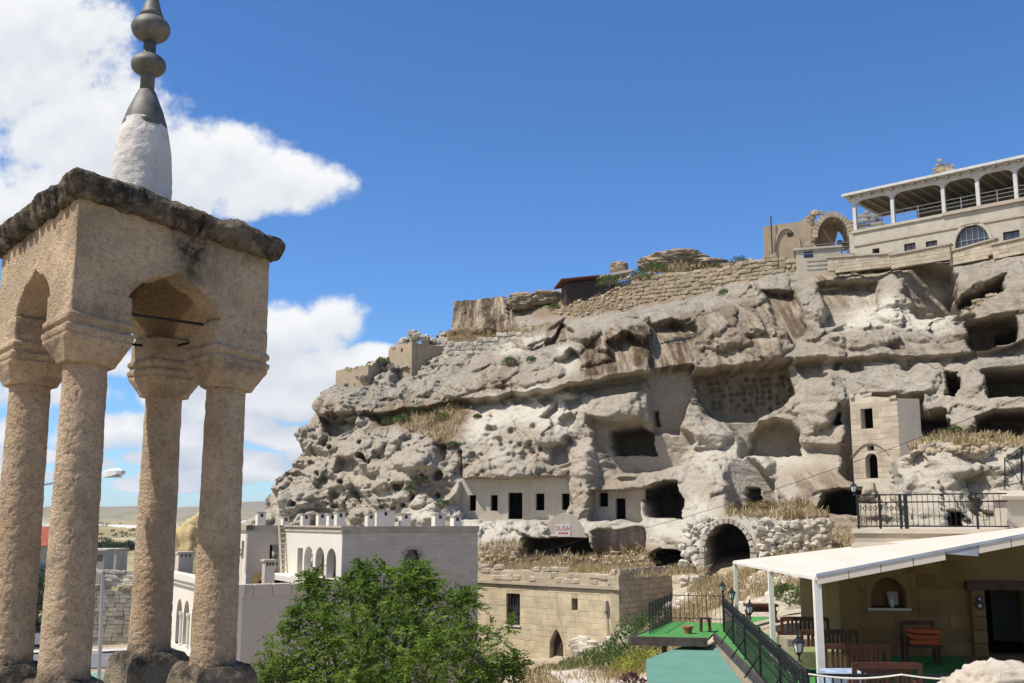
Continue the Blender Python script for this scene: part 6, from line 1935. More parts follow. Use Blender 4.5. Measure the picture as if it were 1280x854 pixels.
for j in range(NY):
    for i in range(NX):
        a = j * (NX + 1) + i
        fs.append((a, a + 1, a + NX + 2, a + NX + 1)); fs.append((a + k0 + NX + 1, a + k0 + NX + 2, a + k0 + 1, a + k0))
for i in range(NX):
    fs.append((i, i + k0, i + 1 + k0, i + 1)); a = NY * (NX + 1) + i; fs.append((a + 1, a + 1 + k0, a + k0, a))
for j in range(NY):
    a = j * (NX + 1); fs.append((a + NX + 1, a + NX + 1 + k0, a + k0, a)); a += NX; fs.append((a, a + k0, a + NX + 1 + k0, a + NX + 1))
m = MB(); m.add(vs, fs); m.build('canvas', 'cream_canvas', cn, smooth=False)
# fascia of the front edge, panel by panel, one of them torn
for k in range(8):
    a, b = c00.lerp(c10, k / 8 + 0.002), c00.lerp(c10, (k + 1) / 8 - 0.002)
    h1, h2 = 0.15, 0.15
    if k == 4:
        h1, h2 = 0.05, 0.20
    y = Vector((0, -0.03, -0.02))
    m = MB()
    m.add([a + y, b + y, b + y - Vector((0, 0, h2)), a + y - Vector((0, 0, h1))] + [q + Vector((0, 0.02, 0)) for q in (a + y, b + y, b + y - Vector((0, 0, h2)), a + y - Vector((0, 0, h1)))], [(3, 2, 1, 0), (4, 5, 6, 7), (0, 1, 5, 4), (1, 2, 6, 5), (2, 3, 7, 6), (3, 0, 4, 7)])
    m.build('fascia_panel', 'canvas_fold' if k == 4 else 'cream_canvas', cn)
MB().bar(c00 - Vector((0, 0.02, -0.0)), c10 - Vector((0, 0.02, -0.0)), 0.05, 0.05).build('front_bar', 'canvas_fold', cn)
MB().bar(c00 - Vector((0, 0, 0.06)), c01 - Vector((0, 0, 0.06)), 0.06, 0.06).build('side_bar', 'white_paint', cn)
MB().bar(c01 - Vector((0, 0, 0.05)), c11 - Vector((0, 0, 0.05)), 0.06, 0.06).build('back_bar', 'white_paint', cn)
for px, D, w_ in ((1020.5, 19.6, 0.13), (963, 25.2, 0.11), (919.5, 32.8, 0.10)):
    p = at(px, 720, D)
    t = (D - 19.5) / 13.5
    zt_ = c00.lerp(c01, t).z - 0.06
    m = MB(); m.box((p.x, p.y, (FLOOR + zt_) / 2), (w_, w_, zt_ - FLOOR)); m.build('post', 'white_paint', cn)
for k in range(6):
    u = 0.16 * (k + 1)
    MB().bar(c00.lerp(c10, u) - Vector((0, -0.05, 0.14)), c01.lerp(c11, u) - Vector((0, 0.05, 0.14)), 0.05, 0.08).build('rafter', 'white_paint', cn)

# the stone eating house behind the tables
eh = thing('stone_eatery', (12, 27, FLOOR), 'brown stone eating house with an arched niche and dark doorway under the canopy', 'restaurant')
e0 = at(1075, 760, 27.0)
frE = Frame(e0[:2], -6)
LE = 8.2
zE = 0.02
nl, nr_, nz0, nz1 = frE.rect(1088, 722, 1133, 760)
niche = arch_poly(nl, nr_, nz0, nz0 + (nz1 - nz0) * 0.35, nz1, 12)
pier = frE.rect(1208, 700, 1236, 800)
dr0 = frE.rect(1233, 738, 1290, 835)
m = MB(); m.prism([(0, FLOOR), (LE, FLOOR), (LE, zE), (0, -1.05)], frE, 0.0, 0.6, holes=[niche, rect_poly(dr0[0], dr0[1] - 0.02, FLOOR + 0.02, dr0[3])]); ew = m.build('front_wall', 'eatery_plaster', eh)
def etop(u): return -1.05 + (zE + 1.05) * u / LE - 0.12
course_wall(ew, 'eatery_block', frE, nr_ + 0.28, pier[0] + 0.05, FLOOR, zE, 0.33, 0.5, 0.9, gap=0.012, proud=0.02, jit=0.015, top=etop, pj=0.012)
course_wall(ew, 'eatery_block', frE, 0.0, nr_ + 0.27, FLOOR, zE, 0.33, 0.5, 0.9, holes=[(nl - 0.1, nr_ + 0.1, nz0 - 0.05, nz1 + 0.1)], gap=0.008, proud=0.012, jit=0.01, top=etop, pj=0.006)
course_wall(ew, 'eatery_block', frE, pier[0] + 0.06, dr0[0] - 0.02, FLOOR, dr0[3] + 0.02, 0.36, 0.6, 0.62, gap=0.02, proud=0.16, jit=0.02, pj=0.01)
m = MB(); m.prism(rect_poly(frE.px(1206, 735)[0], LE, dr0[3] + 0.02, dr0[3] + 0.22), frE, -0.2, 0.2); m.build('lintel_beam', 'red_wood', eh)
m = MB(); m.prism(niche, frE, 0.55, 0.58); m.build('niche_back', 'eatery_plaster', eh)
m = MB(); m.prism(rect_poly(nl - 0.08, nr_ + 0.08, nz0 - 0.06, nz0), frE, -0.08, 0.5); m.build('niche_sill', 'white_block', eh)
wv = frE.rect(1114, 741, 1131, 760)
m = MB(); m.prism(rect_poly(wv[0], wv[1] - 0.06, wv[2] + 0.02, wv[3]), frE, 0.42, 0.45); m.build('window_pane', 'window_glass', eh)
m = MB()
v_ = [frE.p(dr0[0] - 0.3, FLOOR + 0.015, 0.61), frE.p(dr0[1] + 1.5, FLOOR + 0.015, 0.61), frE.p(dr0[1] + 1.5, dr0[3] + 0.2, 0.61), frE.p(dr0[0] - 0.3, dr0[3] + 0.2, 0.61)]
w_ = [p_ - frE.n * 3.0 for p_ in v_]
m.add(v_ + w_, [(4, 5, 6, 7), (0, 1, 5, 4), (1, 2, 6, 5), (2, 3, 7, 6), (3, 0, 4, 7)]); m.build('dark_room', 'opening_shade', eh)  # near-black box, the doorway's darkness put into its colour
m = MB(); m.prism(rect_poly(0, 6.0, FLOOR, -1.06), Frame(e0[:2], 84), 0, 0.5); m.build('side_wall', 'eatery_plaster', eh)
for (px, py, r_) in ((1221, 748, 0.075), (1221.5, 756.5, 0.10)):
    q = frE.px(px, py); m = MB()
    c = frE.p(q[0], q[1], -0.19)
    M = Matrix.Translation(c) @ Matrix.Rotation(R(frE.ang), 4, 'Z') @ Matrix.Rotation(math.pi / 2, 4, 'X')
    m.lathe((0, 0, 0), [(r_ * 0.9, -0.015), (r_, 0.0), (r_ * 0.9, 0.015)], 16, M)
    dsc = m.build('glass_bead', 'bead_blue', eh)
    m = MB(); m.lathe((0, 0, 0), [(r_ * 0.45, 0.012), (r_ * 0.42, 0.02)], 12, M); m.build('bead_eye', 'lamp_glass', dsc)
bt = thing('glass_bottle', frE.p(wv[0] - 0.12, nz0, 0.2)[:], 'pale glass bottle standing in the arched wall niche', 'bottle')
m = MB(); m.lathe(frE.p(wv[0] + 0.05, nz0, 0.15)[:], [(0.045, 0), (0.05, 0.02), (0.05, 0.16), (0.02, 0.22), (0.018, 0.30)], 10); m.build('bottle_body', 'lamp_glass', bt, smooth=True)

# benches: slatted settles
def bench(loc, rz, w, label, slats=9, cloth=None):
    root = thing('slatted_bench', loc, label, 'bench', 'wooden benches on the terrace', rz)
    def part(nm, mb, mat='red_wood'): return mb.build(nm, mat, root, keep=False)
    part('seat', MB().box((0, 0.02, 0.42), (w, 0.50, 0.05)))
    for sx in (-1, 1):
        part('back_leg', MB().bar((sx * (w / 2 - 0.04), -0.24, 0), (sx * (w / 2 - 0.04), -0.30, 0.98), 0.07))
        part('front_leg', MB().box((sx * (w / 2 - 0.04), 0.24, 0.31), (0.07, 0.07, 0.62)))
        part('armrest', MB().box((sx * (w / 2 - 0.04), -0.01, 0.64), (0.08, 0.58, 0.04)))
    part('top_rail', MB().box((0, -0.295, 0.95), (w - 0.14, 0.06, 0.10)))
    part('bottom_rail', MB().box((0, -0.262, 0.52), (w - 0.14, 0.05, 0.07)))
    for k in range(slats):
        x = -w / 2 + 0.14 + (w - 0.28) * (k + 0.5) / slats
        part('slat', MB().bar((x, -0.266, 0.55), (x, -0.29, 0.91), 0.055, 0.03, up=(0, 1, 0)))
    if cloth:
        part('seat_cushion', MB().box((0, 0.03, 0.475), (w - 0.16, 0.44, 0.06)), cloth)
    return root
def table(loc, rz, w, d, label, cloth):
    root = thing('dining_table', loc, label, 'table', None, rz)
    MB().box((0, 0, 0.73), (w, d, 0.05)).build('table_top', 'red_wood', root, keep=False)
    for sx in (-1, 1):
        for sy in (-1, 1):
            MB().box((sx * (w / 2 - 0.06), sy * (d / 2 - 0.06), 0.352), (0.07, 0.07, 0.704)).build('leg', 'red_wood', root, keep=False)
    if cloth:
        m = MB()
        m.box((0, 0, 0.762), (w + 0.06, d + 0.06, 0.012))
        for (x, y, sx_, sy_) in ((0, d / 2 + 0.03, w + 0.06, 0.012), (0, -d / 2 - 0.03, w + 0.06, 0.012), (w / 2 + 0.03, 0, 0.012, d + 0.03), (-w / 2 - 0.03, 0, 0.012, d + 0.03)):
            m.box((x, y, 0.60), (sx_, sy_, 0.315))
        m.build('tablecloth', cloth, root, keep=False)
    return root
def fl(px, py): 
    p = atz(px, py, FLOOR); return (p.x, p.y, FLOOR)
# the backs are turned to the viewer (slats at local -Y)
def bench_at(xl, xr, ytop, h=0.98):
    D = (FLOOR + h) / (ray((xl + xr) / 2, ytop).z / ray((xl + xr) / 2, ytop).y)
    a, b = at(xl, ytop, D), at(xr, ytop, D)
    return ((a.x + b.x) / 2, D + 0.28, FLOOR), (b.x - a.x)
loc, w = bench_at(977, 1037, 772); bench(loc, R(-6), w, 'open slatted dark bench farthest back near the turf edge')
loc, w = bench_at(1001, 1073, 788); bench(loc, R(-4), w, 'dark slatted bench beside the table with the checked cloth', 11, 'check_cloth')
loc, w = bench_at(1030, 1112, 806); bench(loc, R(-3), w, 'dark slatted bench in front of the olive cloth table', 11)
loc, w = bench_at(1066, 1152, 829.5); bench(loc, R(-3), w, 'dark slatted bench next to the blue cloth table', 11)
p = fl(1003, 836); table((p[0] - 0.1, 23.9, FLOOR), 0, 0.9, 0.75, 'small terrace table with a brown checked cloth', 'check_cloth')
q = at(1030, 812, 21.6); table((q.x - 0.1, 21.7, FLOOR), 0.05, 0.9, 0.75, 'small terrace table with an olive green cloth', 'green_cloth')
q = at(1052, 832, 18.6); table((q.x, 18.6, FLOOR), 0.05, 0.55, 0.6, 'small terrace table with a pale blue striped cloth', 'blue_cloth')
# bowl of red flowers on a bench end
fw = thing('flower_bowl', at(1078, 800, 23.0)[:], 'low bowl of orange red flowers on a terrace table', 'flowers')
# stack of seats with orange cushions by the wall
sk = thing('cushioned_settle', fl(1165, 842), 'broad settle piled with orange cushions against the brown wall', 'bench')
sx0 = at(1137, 800, 25.0); sx1 = at(1186, 800, 24.6); cx_ = (sx0.x + sx1.x) / 2; ws = sx1.x - sx0.x
zs0 = FLOOR
MB().box((cx_, 25.2, zs0 + 0.45), (ws, 0.6, 0.06), R(-6)).build('seat', 'red_wood', sk)
MB().box((cx_, 25.5, zs0 + 0.93), (ws, 0.06, 0.10), R(-6)).build('top_rail', 'red_wood', sk)
for sx in (-1, 1):
    MB().box((cx_ + sx * ws / 2, 25.2, zs0 + 0.33), (0.07, 0.07, 0.66), R(-6)).build('leg', 'red_wood', sk)
    MB().box((cx_ + sx * ws / 2, 25.5, zs0 + 0.48), (0.07, 0.07, 0.96), R(-6)).build('leg', 'red_wood', sk)
for k in range(3):
    MB().box((cx_ + 0.02 * k, 25.18, zs0 + 0.54 + 0.12 * k), (ws - 0.12, 0.56, 0.10), R(-6 + 2 * k), jit=0.012).build('cushion', 'orange_cushion', sk)
# plank seat at the right
pl = thing('plank_seat', fl(1250, 870), 'long low seat of spaced brown planks by the dark doorway', 'bench')
qa, qb = at(1216, 824, 20.5), at(1300, 824, 20.5)
for k in range(6):
    y = 20.2 + k * 0.14
    MB().box(((qa.x + qb.x) / 2, y, qa.z - 0.02), (qb.x - qa.x, 0.10, 0.04), R(-3)).build('plank', 'red_wood', pl)
for s in (0.06, 0.94):
    x = qa.x + (qb.x - qa.x) * s
    MB().box((x, 20.5, (qa.z - 0.04 + FLOOR) / 2), (0.08, 0.7, qa.z - 0.04 - FLOOR)).build('leg', 'red_wood', pl)
# carved console at the turf edge
cs = thing('carved_console', fl(951, 784), 'dark carved side table at the far edge of the turf', 'table')
a, b = atz(933, 783, FLOOR), atz(971, 783, FLOOR)
wc = b.x - a.x; cx_ = (a.x + b.x) / 2; yc = a.y
MB().box((cx_, yc, FLOOR + 0.66), (wc + 0.05, 0.5, 0.08)).build('table_top', 'red_wood', cs)
MB().box((cx_, yc, FLOOR + 0.54), (wc - 0.1, 0.42, 0.16)).build('apron', 'red_wood', cs)
for sx in (-1, 1):
    for sy in (-1, 1):
        x, y = cx_ + sx * (wc / 2 - 0.05), yc + sy * 0.18
        MB().tube([(x, y, FLOOR), (x + sx * 0.03, y, FLOOR + 0.12), (x - sx * 0.02, y, FLOOR + 0.32), (x, y, FLOOR + 0.50)], [0.035, 0.05, 0.035, 0.05], 8).build('leg', 'red_wood', cs)
# stool and pots on the side deck
stl = thing('wooden_stool', atz(882, 791, FLOOR)[:], 'small dark wooden stool on the side deck', 'stool')
p = atz(882, 790, FLOOR)
MB().box((p.x, p.y, FLOOR + 0.40), (0.34, 0.34, 0.04)).build('seat', 'red_wood', stl)
for sx in (-1, 1):
    for sy in (-1, 1):
        MB().bar((p.x + sx * 0.14, p.y + sy * 0.14, FLOOR), (p.x + sx * 0.12, p.y + sy * 0.12, FLOOR + 0.38), 0.04).build('leg', 'red_wood', stl)
p = atz(860, 792, FLOOR)
pt = thing('flower_pot', p[:], 'red clay flower pot beside the wooden stool', 'pot')
m = MB(); m.lathe(p[:], [(0.10, 0), (0.15, 0.18), (0.17, 0.18), (0.17, 0.22)], 14); m.build('pot', 'terracotta', pt, smooth=False)
# bowl of flowers placed on bench two
zf = FLOOR + 0.78
q = at(1078, 802, 22.2)
m = MB(); m.lathe((q.x, 22.2, zf - 0.3), [(0.10, 0.0), (0.20, 0.12), (0.21, 0.13)], 12); m.build('bowl', 'terracotta', fw)
m = MB()
for k in range(40):
    a_ = rb.uniform(0, 6.3); r_ = rb.uniform(0, 0.2)
    c = Vector((q.x + r_ * math.cos(a_), 22.2 + r_ * math.sin(a_), zf - 0.12 + rb.uniform(0, 0.10)))
    m.box(c, (0.05, 0.05, 0.03), a_, jit=0.012)
o_ = m.build('blossoms', 'orange_cushion', fw); o_['kind'] = 'stuff'
fw.location = (q.x, 22.2, FLOOR)
for ch in fw.children:
    ch.matrix_parent_inverse = Matrix.Translation(fw.location).inverted()
sb_ = MB(); sb_.box((q.x, 22.2, (FLOOR + zf - 0.3) / 2), (0.3, 0.3, zf - 0.3 - FLOOR)); sb_.build('pedestal', 'red_wood', fw)

# mesh fence along the terrace edge with lanterns
fe = thing('mesh_fence', fl(940, 812), 'black wire mesh fence with a scrolled top band along the terrace edge', 'fence')
f0, f1 = atz(905, 790, FLOOR), Vector(at(1009, 836, 16.6)); f1.z = FLOOR
npost = 6
HF = 1.02
for k in range(npost):
    p = f0.lerp(f1, k / (npost - 1)); MB().bar(p, p + Vector((0, 0, HF + 0.05)), 0.05).build('post', 'black_iron', fe)
    if 0 < k < npost - 1:
        MB().bar(p + Vector((0, 0, 0.5)), p + Vector((-0.35, 0.02, 0.02)), 0.03).build('brace', 'black_iron', fe)
for h in (0.06, HF - 0.34, HF):
    MB().bar(f0 + Vector((0, 0, h)), f1 + Vector((0, 0, h)), 0.03).build('rail', 'black_iron', fe)
d = (f1 - f0); L = d.length
m = MB()
k = 0.0
while k < L:                                                   # diamond wire
    for s in (-1, 1):
        h0, h1 = 0.08, HF - 0.36
        e = k + s * (h1 - h0)
        if 0 <= e <= L:
            m.bar(f0 + d * (k / L) + Vector((0, 0, h0)), f0 + d * (e / L) + Vector((0, 0, h1)), 0.006)
    k += 0.13
o_ = m.build('wire_mesh', 'black_iron', fe); o_['kind'] = 'stuff'
m = MB()
k = 0.10
while k < L - 0.1:                                             # scrolls
    c = f0 + d * (k / L) + Vector((0, 0, HF - 0.17))
    du = d.normalized()
    pts = [c + du * (0.13 * math.cos(t)) * (1 - t / 14) + Vector((0, 0, 0.14 * math.sin(t) * (1 - t / 14))) for t in [x * 0.7 for x in range(13)]]
    m.tube(pts, 0.011, 4)
    m.bar(c + du * 0.12 + Vector((0, 0, -0.16)), c + du * 0.12 + Vector((0, 0, 0.16)), 0.014)
    k += 0.25
o_ = m.build('scroll_band', 'black_iron', fe); o_['kind'] = 'stuff'

def lantern(p, label, s=1.0, stand=0.35):
    root = thing('lantern', p, label, 'lantern', 'lanterns on the terrace fence')
    def part(nm, mb, mat): return mb.build(nm, mat, root, keep=False)
    part('stem', MB().lathe((0, 0, 0), [(0.06 * s, 0), (0.03 * s, 0.04 * s), (0.02 * s, stand * 0.6), (0.03 * s, stand)], 10), 'black_iron')
    part('base_cup', MB().lathe((0, 0, stand), [(0.03 * s, -0.02), (0.08 * s, 0.02), (0.09 * s, 0.03)], 6), 'black_iron')
    part('glass', MB().lathe((0, 0, stand), [(0.075 * s, 0.03), (0.125 * s, 0.24 * s)], 6), 'lamp_glass')
    part('cap', MB().lathe((0, 0, stand), [(0.15 * s, 0.24 * s), (0.14 * s, 0.27 * s), (0.05 * s, 0.36 * s), (0.025 * s, 0.40 * s), (0.03 * s, 0.43 * s), (0.005, 0.47 * s)], 6), 'black_iron')
    for k in range(6):
        a = math.pi * k / 3
        part('glazing_rib', MB().bar((0.078 * s * math.cos(a), 0.078 * s * math.sin(a), stand + 0.03), (0.128 * s * math.cos(a), 0.128 * s * math.sin(a), stand + 0.24 * s), 0.012), 'black_iron')
    return root
for (px, k, lab) in ((0, 0, 'black lantern on the end post by the side deck'), (0, 1, 'black lantern on the second fence post near the carved console'), (0, 2.45, 'black lantern on the fence beside the middle canopy post'), (0, 4.75, 'grey topped lantern on the fence beside the thick canopy post')):
    p = f0.lerp(f1, k / (npost - 1)); lantern((p.x + 0.0, p.y, FLOOR + HF + 0.05), lab, 0.72, 0.12)
# front fence with white cable
ff = thing('front_fence', (6, 16.6, FLOOR), 'black baluster fence with a sagging white cable in front of the tables', 'fence')
g0 = f1.copy(); g1 = Vector((f1.x + 4.2, 16.4, FLOOR))
for h in (0.1, 0.98):
    MB().bar(g0 + Vector((0, 0, h)), g1 + Vector((0, 0, h)), 0.04).build('rail', 'black_iron', ff)
for k in range(34):
    p = g0.lerp(g1, k / 33); MB().bar(p, p + Vector((0, 0, 0.97)), 0.022).build('baluster', 'black_iron', ff)
pts = [g0.lerp(g1, t) + Vector((0, -0.05, 1.0 - 0.06 * math.sin(math.pi * ((t * 3) % 1)))) for t in [k / 24 for k in range(25)]]
MB().tube(pts, 0.014, 5).build('white_cable', 'white_paint', ff)

# weathered boulder at the near right
def boulder(p, s, label, mat='tuff_boulder', name='boulder', seed=1, cat='rock', vox=None, parent=None):
    bm = bmesh.new(); bmesh.ops.create_icosphere(bm, subdivisions=5, radius=1.0)
    co = np.array([v.co for v in bm.verts])
    k = seed * 13.7
    r_ = 1 + 0.28 * fbm(co[:, 0] * 1.1 + k, co[:, 1] * 1.1, co[:, 2] * 1.1, 3) + 0.10 * fbm(co[:, 0] * 4 + k, co[:, 1] * 4, co[:, 2] * 4, 4, 0.6)
    rg = fbm(co[:, 0] * 1.9 + k, co[:, 1] * 1.9, co[:, 2] * 3.2, 4, 0.55, True)
    st_ = co[:, 2] * 3.5 + fbm(co[:, 0] * 1.5 + k, co[:, 1] * 1.5, 0.0, 2)
    r_ = r_ + 0.20 * rg + 0.10 * (np.abs((st_ % 1.0) - 0.5) - 0.25)
    co = np.sign(co) * np.abs(co) ** 0.82
    co = co * r_[:, None] * np.array(s)
    for v, c in zip(bm.verts, co):
        v.co = Vector(c) + Vector(p)
    me = bpy.data.meshes.new(name); bm.to_mesh(me); bm.free()
    me.polygons.foreach_set('use_smooth', [True] * len(me.polygons))
    o = link(name, me, mat, parent)
    if parent is None:
        tag(o, label, cat)
    return o
stone_mat('tuff_boulder', (0.47, 0.40, 0.31), 0.2, 1.6, stain=(0.26, 0.22, 0.17), stain_amt=0.4, stain_scale=1.3, fine=14, bump=0.7, bdist=0.04)
p = at(1248, 862, 9.6)
boulder((p.x, p.y, p.z - 0.12), (0.42, 0.3, 0.33), 'rough pale stone on the near wall at the corner of the terrace', seed=3)
wn_ = MB(); q = gz(p.x, p.y); wn_.box((p.x + 0.4, p.y, (q - 0.4 + p.z - 0.33) / 2), (2.2, 0.8, p.z - 0.33 - q + 0.4))
tw_ = wn_.build('near_wall', 'tuff_block'); tag(tw_, 'low near stone wall under the rough pale stone', 'wall')

# ------------------------------------------------------------------ upper terrace with its railings
ut = thing('upper_terrace', at(1160, 662, 34)[:], 'raised stone terrace with a pale coping above the canopy', 'terrace')
a, b = at(1068, 661, 33.5), at(1262, 660, 31.5)
fU = Frame(a[:2], math.degrees(math.atan2(b.y - a.y, b.x - a.x))); LU = (b - a).xy.length
zU = a.z
m = MB(); m.prism(rect_poly(0, LU + 6, FLOOR - 0.3, zU - 0.14), fU, 0, 12.0); m.build('retaining_wall', 'tuff_block', ut)
m = MB(); m.prism(rect_poly(-0.08, LU + 6, zU - 0.14, zU), fU, -0.07, 12.1); m.build('coping', 'carved_tuff', ut)
a2 = at(1064, 679, 31.8); f2 = Frame(a2[:2], fU.ang)
m = MB(); m.prism(rect_poly(0, LU, FLOOR - 0.3, a2.z), f2, 0, 1.2); m.build('lower_step', 'carved_tuff', ut)
rr = thing('iron_railing', a[:], 'black iron railing with scrolls along the raised stone terrace', 'railing')
hR = fU.px(1150, 618)[1] - zU
for h in (0.08, hR * 0.78, hR):
    m = MB(); m.prism(rect_poly(0.05, LU, zU + h - 0.02, zU + h + 0.02), fU, 0.10, 0.14); m.build('rail', 'black_iron', rr)
for px in (1072, 1099, 1125, 1132, 1221):
    u = fU.px(px, 640)[0]; w_ = 0.035 if px != 1132 else 0.06
    m = MB(); m.prism(rect_poly(u - w_, u + w_, zU, zU + hR + 0.02), fU, 0.09, 0.15); m.build('post', 'black_iron', rr)
u = 0.2
while u < LU - 0.1:
    m = MB(); m.prism(rect_poly(u - 0.008, u + 0.008, zU + 0.08, zU + hR), fU, 0.112, 0.128); m.build('baluster', 'black_iron', rr)
    u += 0.155
m = MB()
for k in range(9):                                             # scrolled panels at the left
    c = fU.p(0.18 + 0.16 * k, zU + 0.08 + hR * 0.35, 0.12)
    for sz in (-1, 1):
        pts = [c + fU.u * (0.07 * math.cos(t) * (1 - t / 12)) + Vector((0, 0, sz * hR * 0.17 + 0.10 * math.sin(t) * (1 - t / 12))) for t in [x * 0.8 for x in range(11)]]
        m.tube(pts, 0.012, 4)
o_ = m.build('scroll_panel', 'black_iron', rr); o_['kind'] = 'stuff'
lantern(fU.p(0.03, zU + hR, 0.12)[:], 'small black lantern at the end of the upper terrace railing', 0.8, 0.08)['group'] = 'lanterns on the terrace fence'
# stone pillar and the near railing above it
pi_ = thing('stone_pillar', at(1268, 660, 32.4)[:], 'pale stone pillar with a sloped cap at the end of the upper railing', 'pillar')
p = at(1256, 640, 32.0)
zp1 = at(1270, 613, 32.0).z
m = MB(); m.box((p.x + 1.3, 32.4, (zU - 0.02 + zp1 - 0.28) / 2), (2.5, 0.9, zp1 - 0.28 - zU + 0.02), jit=0.01); m.build('shaft', 'carved_tuff', pi_)
fP = Frame((p.x, 32.4 - 0.45), 90)
prof = [(-0.1, zp1 - 0.28), (1.0, zp1 - 0.28), (1.0, zp1 - 0.18), (0.85, zp1 - 0.08), (0.6, zp1), (0.3, zp1), (0.05, zp1 - 0.08), (-0.1, zp1 - 0.18)]
m = MB(); m.prism(prof, fP, -2.7, 0.1); m.build('cap', 'carved_tuff', pi_)
nr2 = thing('iron_railing', at(1275, 600, 24)[:], 'near black iron railing panel rising at the right edge above the pillar', 'railing')
a, b = at(1254, 590, 32.6), at(1300, 555, 31.6)
fN2 = Frame(a[:2], math.degrees(math.atan2(b.y - a.y, b.x - a.x)))
for (x0, y0, x1, y1, w_) in ((1256, 572, 1256, 612, 0.03), (1277, 558, 1277, 606, 0.045), (1256, 573, 1277, 559, 0.025), (1254, 608, 1300, 598, 0.025), (1277, 559, 1310, 540, 0.025), (1258, 575, 1276, 604, 0.018)):
    q0, q1 = fN2.px(x0, y0), fN2.px(x1, y1)
    MB().bar(fN2.p(*q0), fN2.p(*q1), w_).build('rail', 'black_iron', nr2)
m = MB()
for k in range(9):
    x = 1259 + (k % 3) * 6.5; y = 576 + (k // 3) * 10 - (k % 3) * 3.5
    q0 = fN2.px(x, y)
    pts = [fN2.p(q0[0] + 0.06 * math.cos(t) * (1 - t / 12), q0[1] + 0.08 * math.sin(t) * (1 - t / 12)) for t in [s * 0.8 for s in range(11)]]
    m.tube(pts, 0.010, 4)
o_ = m.build('scroll_panel', 'black_iron', nr2); o_['kind'] = 'stuff'

# overhead cables
for lab, pts, sag in (('thin overhead cable slanting up past the tower house', [(760, 672, 62), (1290, 492, 40)], 0.4), ('thin overhead cable in front of the white building', [(300, 762, 44), (745, 668, 60)], 0.5)):
    a, b = at(*pts[0]), at(*pts[1])
    o = MB().tube([a.lerp(b, k / 16) - Vector((0, 0, sag * 4 * (k / 16) * (1 - k / 16))) for k in range(17)], 0.012, 4).build('overhead_cable', 'black_iron')
    tag(o, lab, 'cable')
# ------------------------------------------------------------------ the valley seen between the columns
stone_mat('asphalt', (0.16, 0.16, 0.165), 0.1, 1.5, rough=0.9, bump=0.2, fine=20, bdist=0.01)
stone_mat('kerb_stone', (0.50, 0.48, 0.44), 0.1, 2)
plain_mat('roof_tile', (0.30, 0.075, 0.045), 0.85, 0, 0.25, 1.5)
plain_mat('car_white', (0.70, 0.71, 0.72), 0.25, 0, 0.02, 3, 0.5)
plain_mat('tyre', (0.02, 0.02, 0.02), 0.9)
plain_mat('galvanised', (0.36, 0.37, 0.38), 0.45, 0.6, 0.1, 5)
plain_mat('lamp_white', (0.62, 0.63, 0.62), 0.45, 0, 0.05, 6)
plain_mat('dome_lead', (0.10, 0.12, 0.15), 0.5, 0.2, 0.15, 2)
stone_mat('court_green', (0.17, 0.30, 0.21), 0.08, 1.0, bump=0.05)
stone_mat('village_wall', (0.40, 0.35, 0.29), 0.15, 0.6, fine=6)

def sheet(name, pts, dz, mat, label, cat, kind='structure', n=14):
    """ground-hugging strip: two picture edges given as lists of (x, y, D)"""
    L = [at(*p) for p in pts[0]]; Rr = [at(*p) for p in pts[1]]
    m = MB(); vs = []
    def samp(P, t):
        f = t * (len(P) - 1); i = min(int(f), len(P) - 2); return P[i].lerp(P[i + 1], f - i)
    for k in range(n + 1):
        a, b = samp(L, k / n), samp(Rr, k / n)
        for j in range(5):
            q = a.lerp(b, j / 4); vs.append((q.x, q.y, gz(q.x, q.y) + dz))
    fs = [(k * 5 + j, k * 5 + j + 1, k * 5 + j + 6, k * 5 + j + 5) for k in range(n) for j in range(4)]
    m.add(vs, fs)
    o = m.build(name, mat)
    return tag(o, label, cat, kind=kind)
# road: runs across behind the kiosk
def strip(name, A, B, w, dz, mat, label, cat, n=40):
    m = MB(); vs = []
    A, B = Vector(A), Vector(B); d = (B - A).normalized(); s = Vector((-d.y, d.x))
    for k in range(n + 1):
        c = A.lerp(B, k / n)
        for j in range(5):
            q = c + s * (w * (j / 4 - 0.5)); vs.append((q.x, q.y, gz(q.x, q.y) + dz))
    m.add(vs, [(k * 5 + j + 1, k * 5 + j, k * 5 + j + 5, k * 5 + j + 6) for k in range(n) for j in range(4)])
    return tag(m.build(name, mat), label, cat, kind='structure')
strip('road', (-75, 62), (-22, 76), 8.0, 0.05, 'asphalt', 'grey asphalt road crossing the valley behind the kiosk', 'road')
strip('pavement', (-75, 67.2), (-22, 81.2), 1.4, 0.13, 'kerb_stone', 'pale kerb and pavement on the far side of the road', 'pavement')
strip('court', (-29, 60), (-20.5, 71), 4.5, 0.09, 'court_green', 'pale green surfaced court beside the road', 'court', 12)

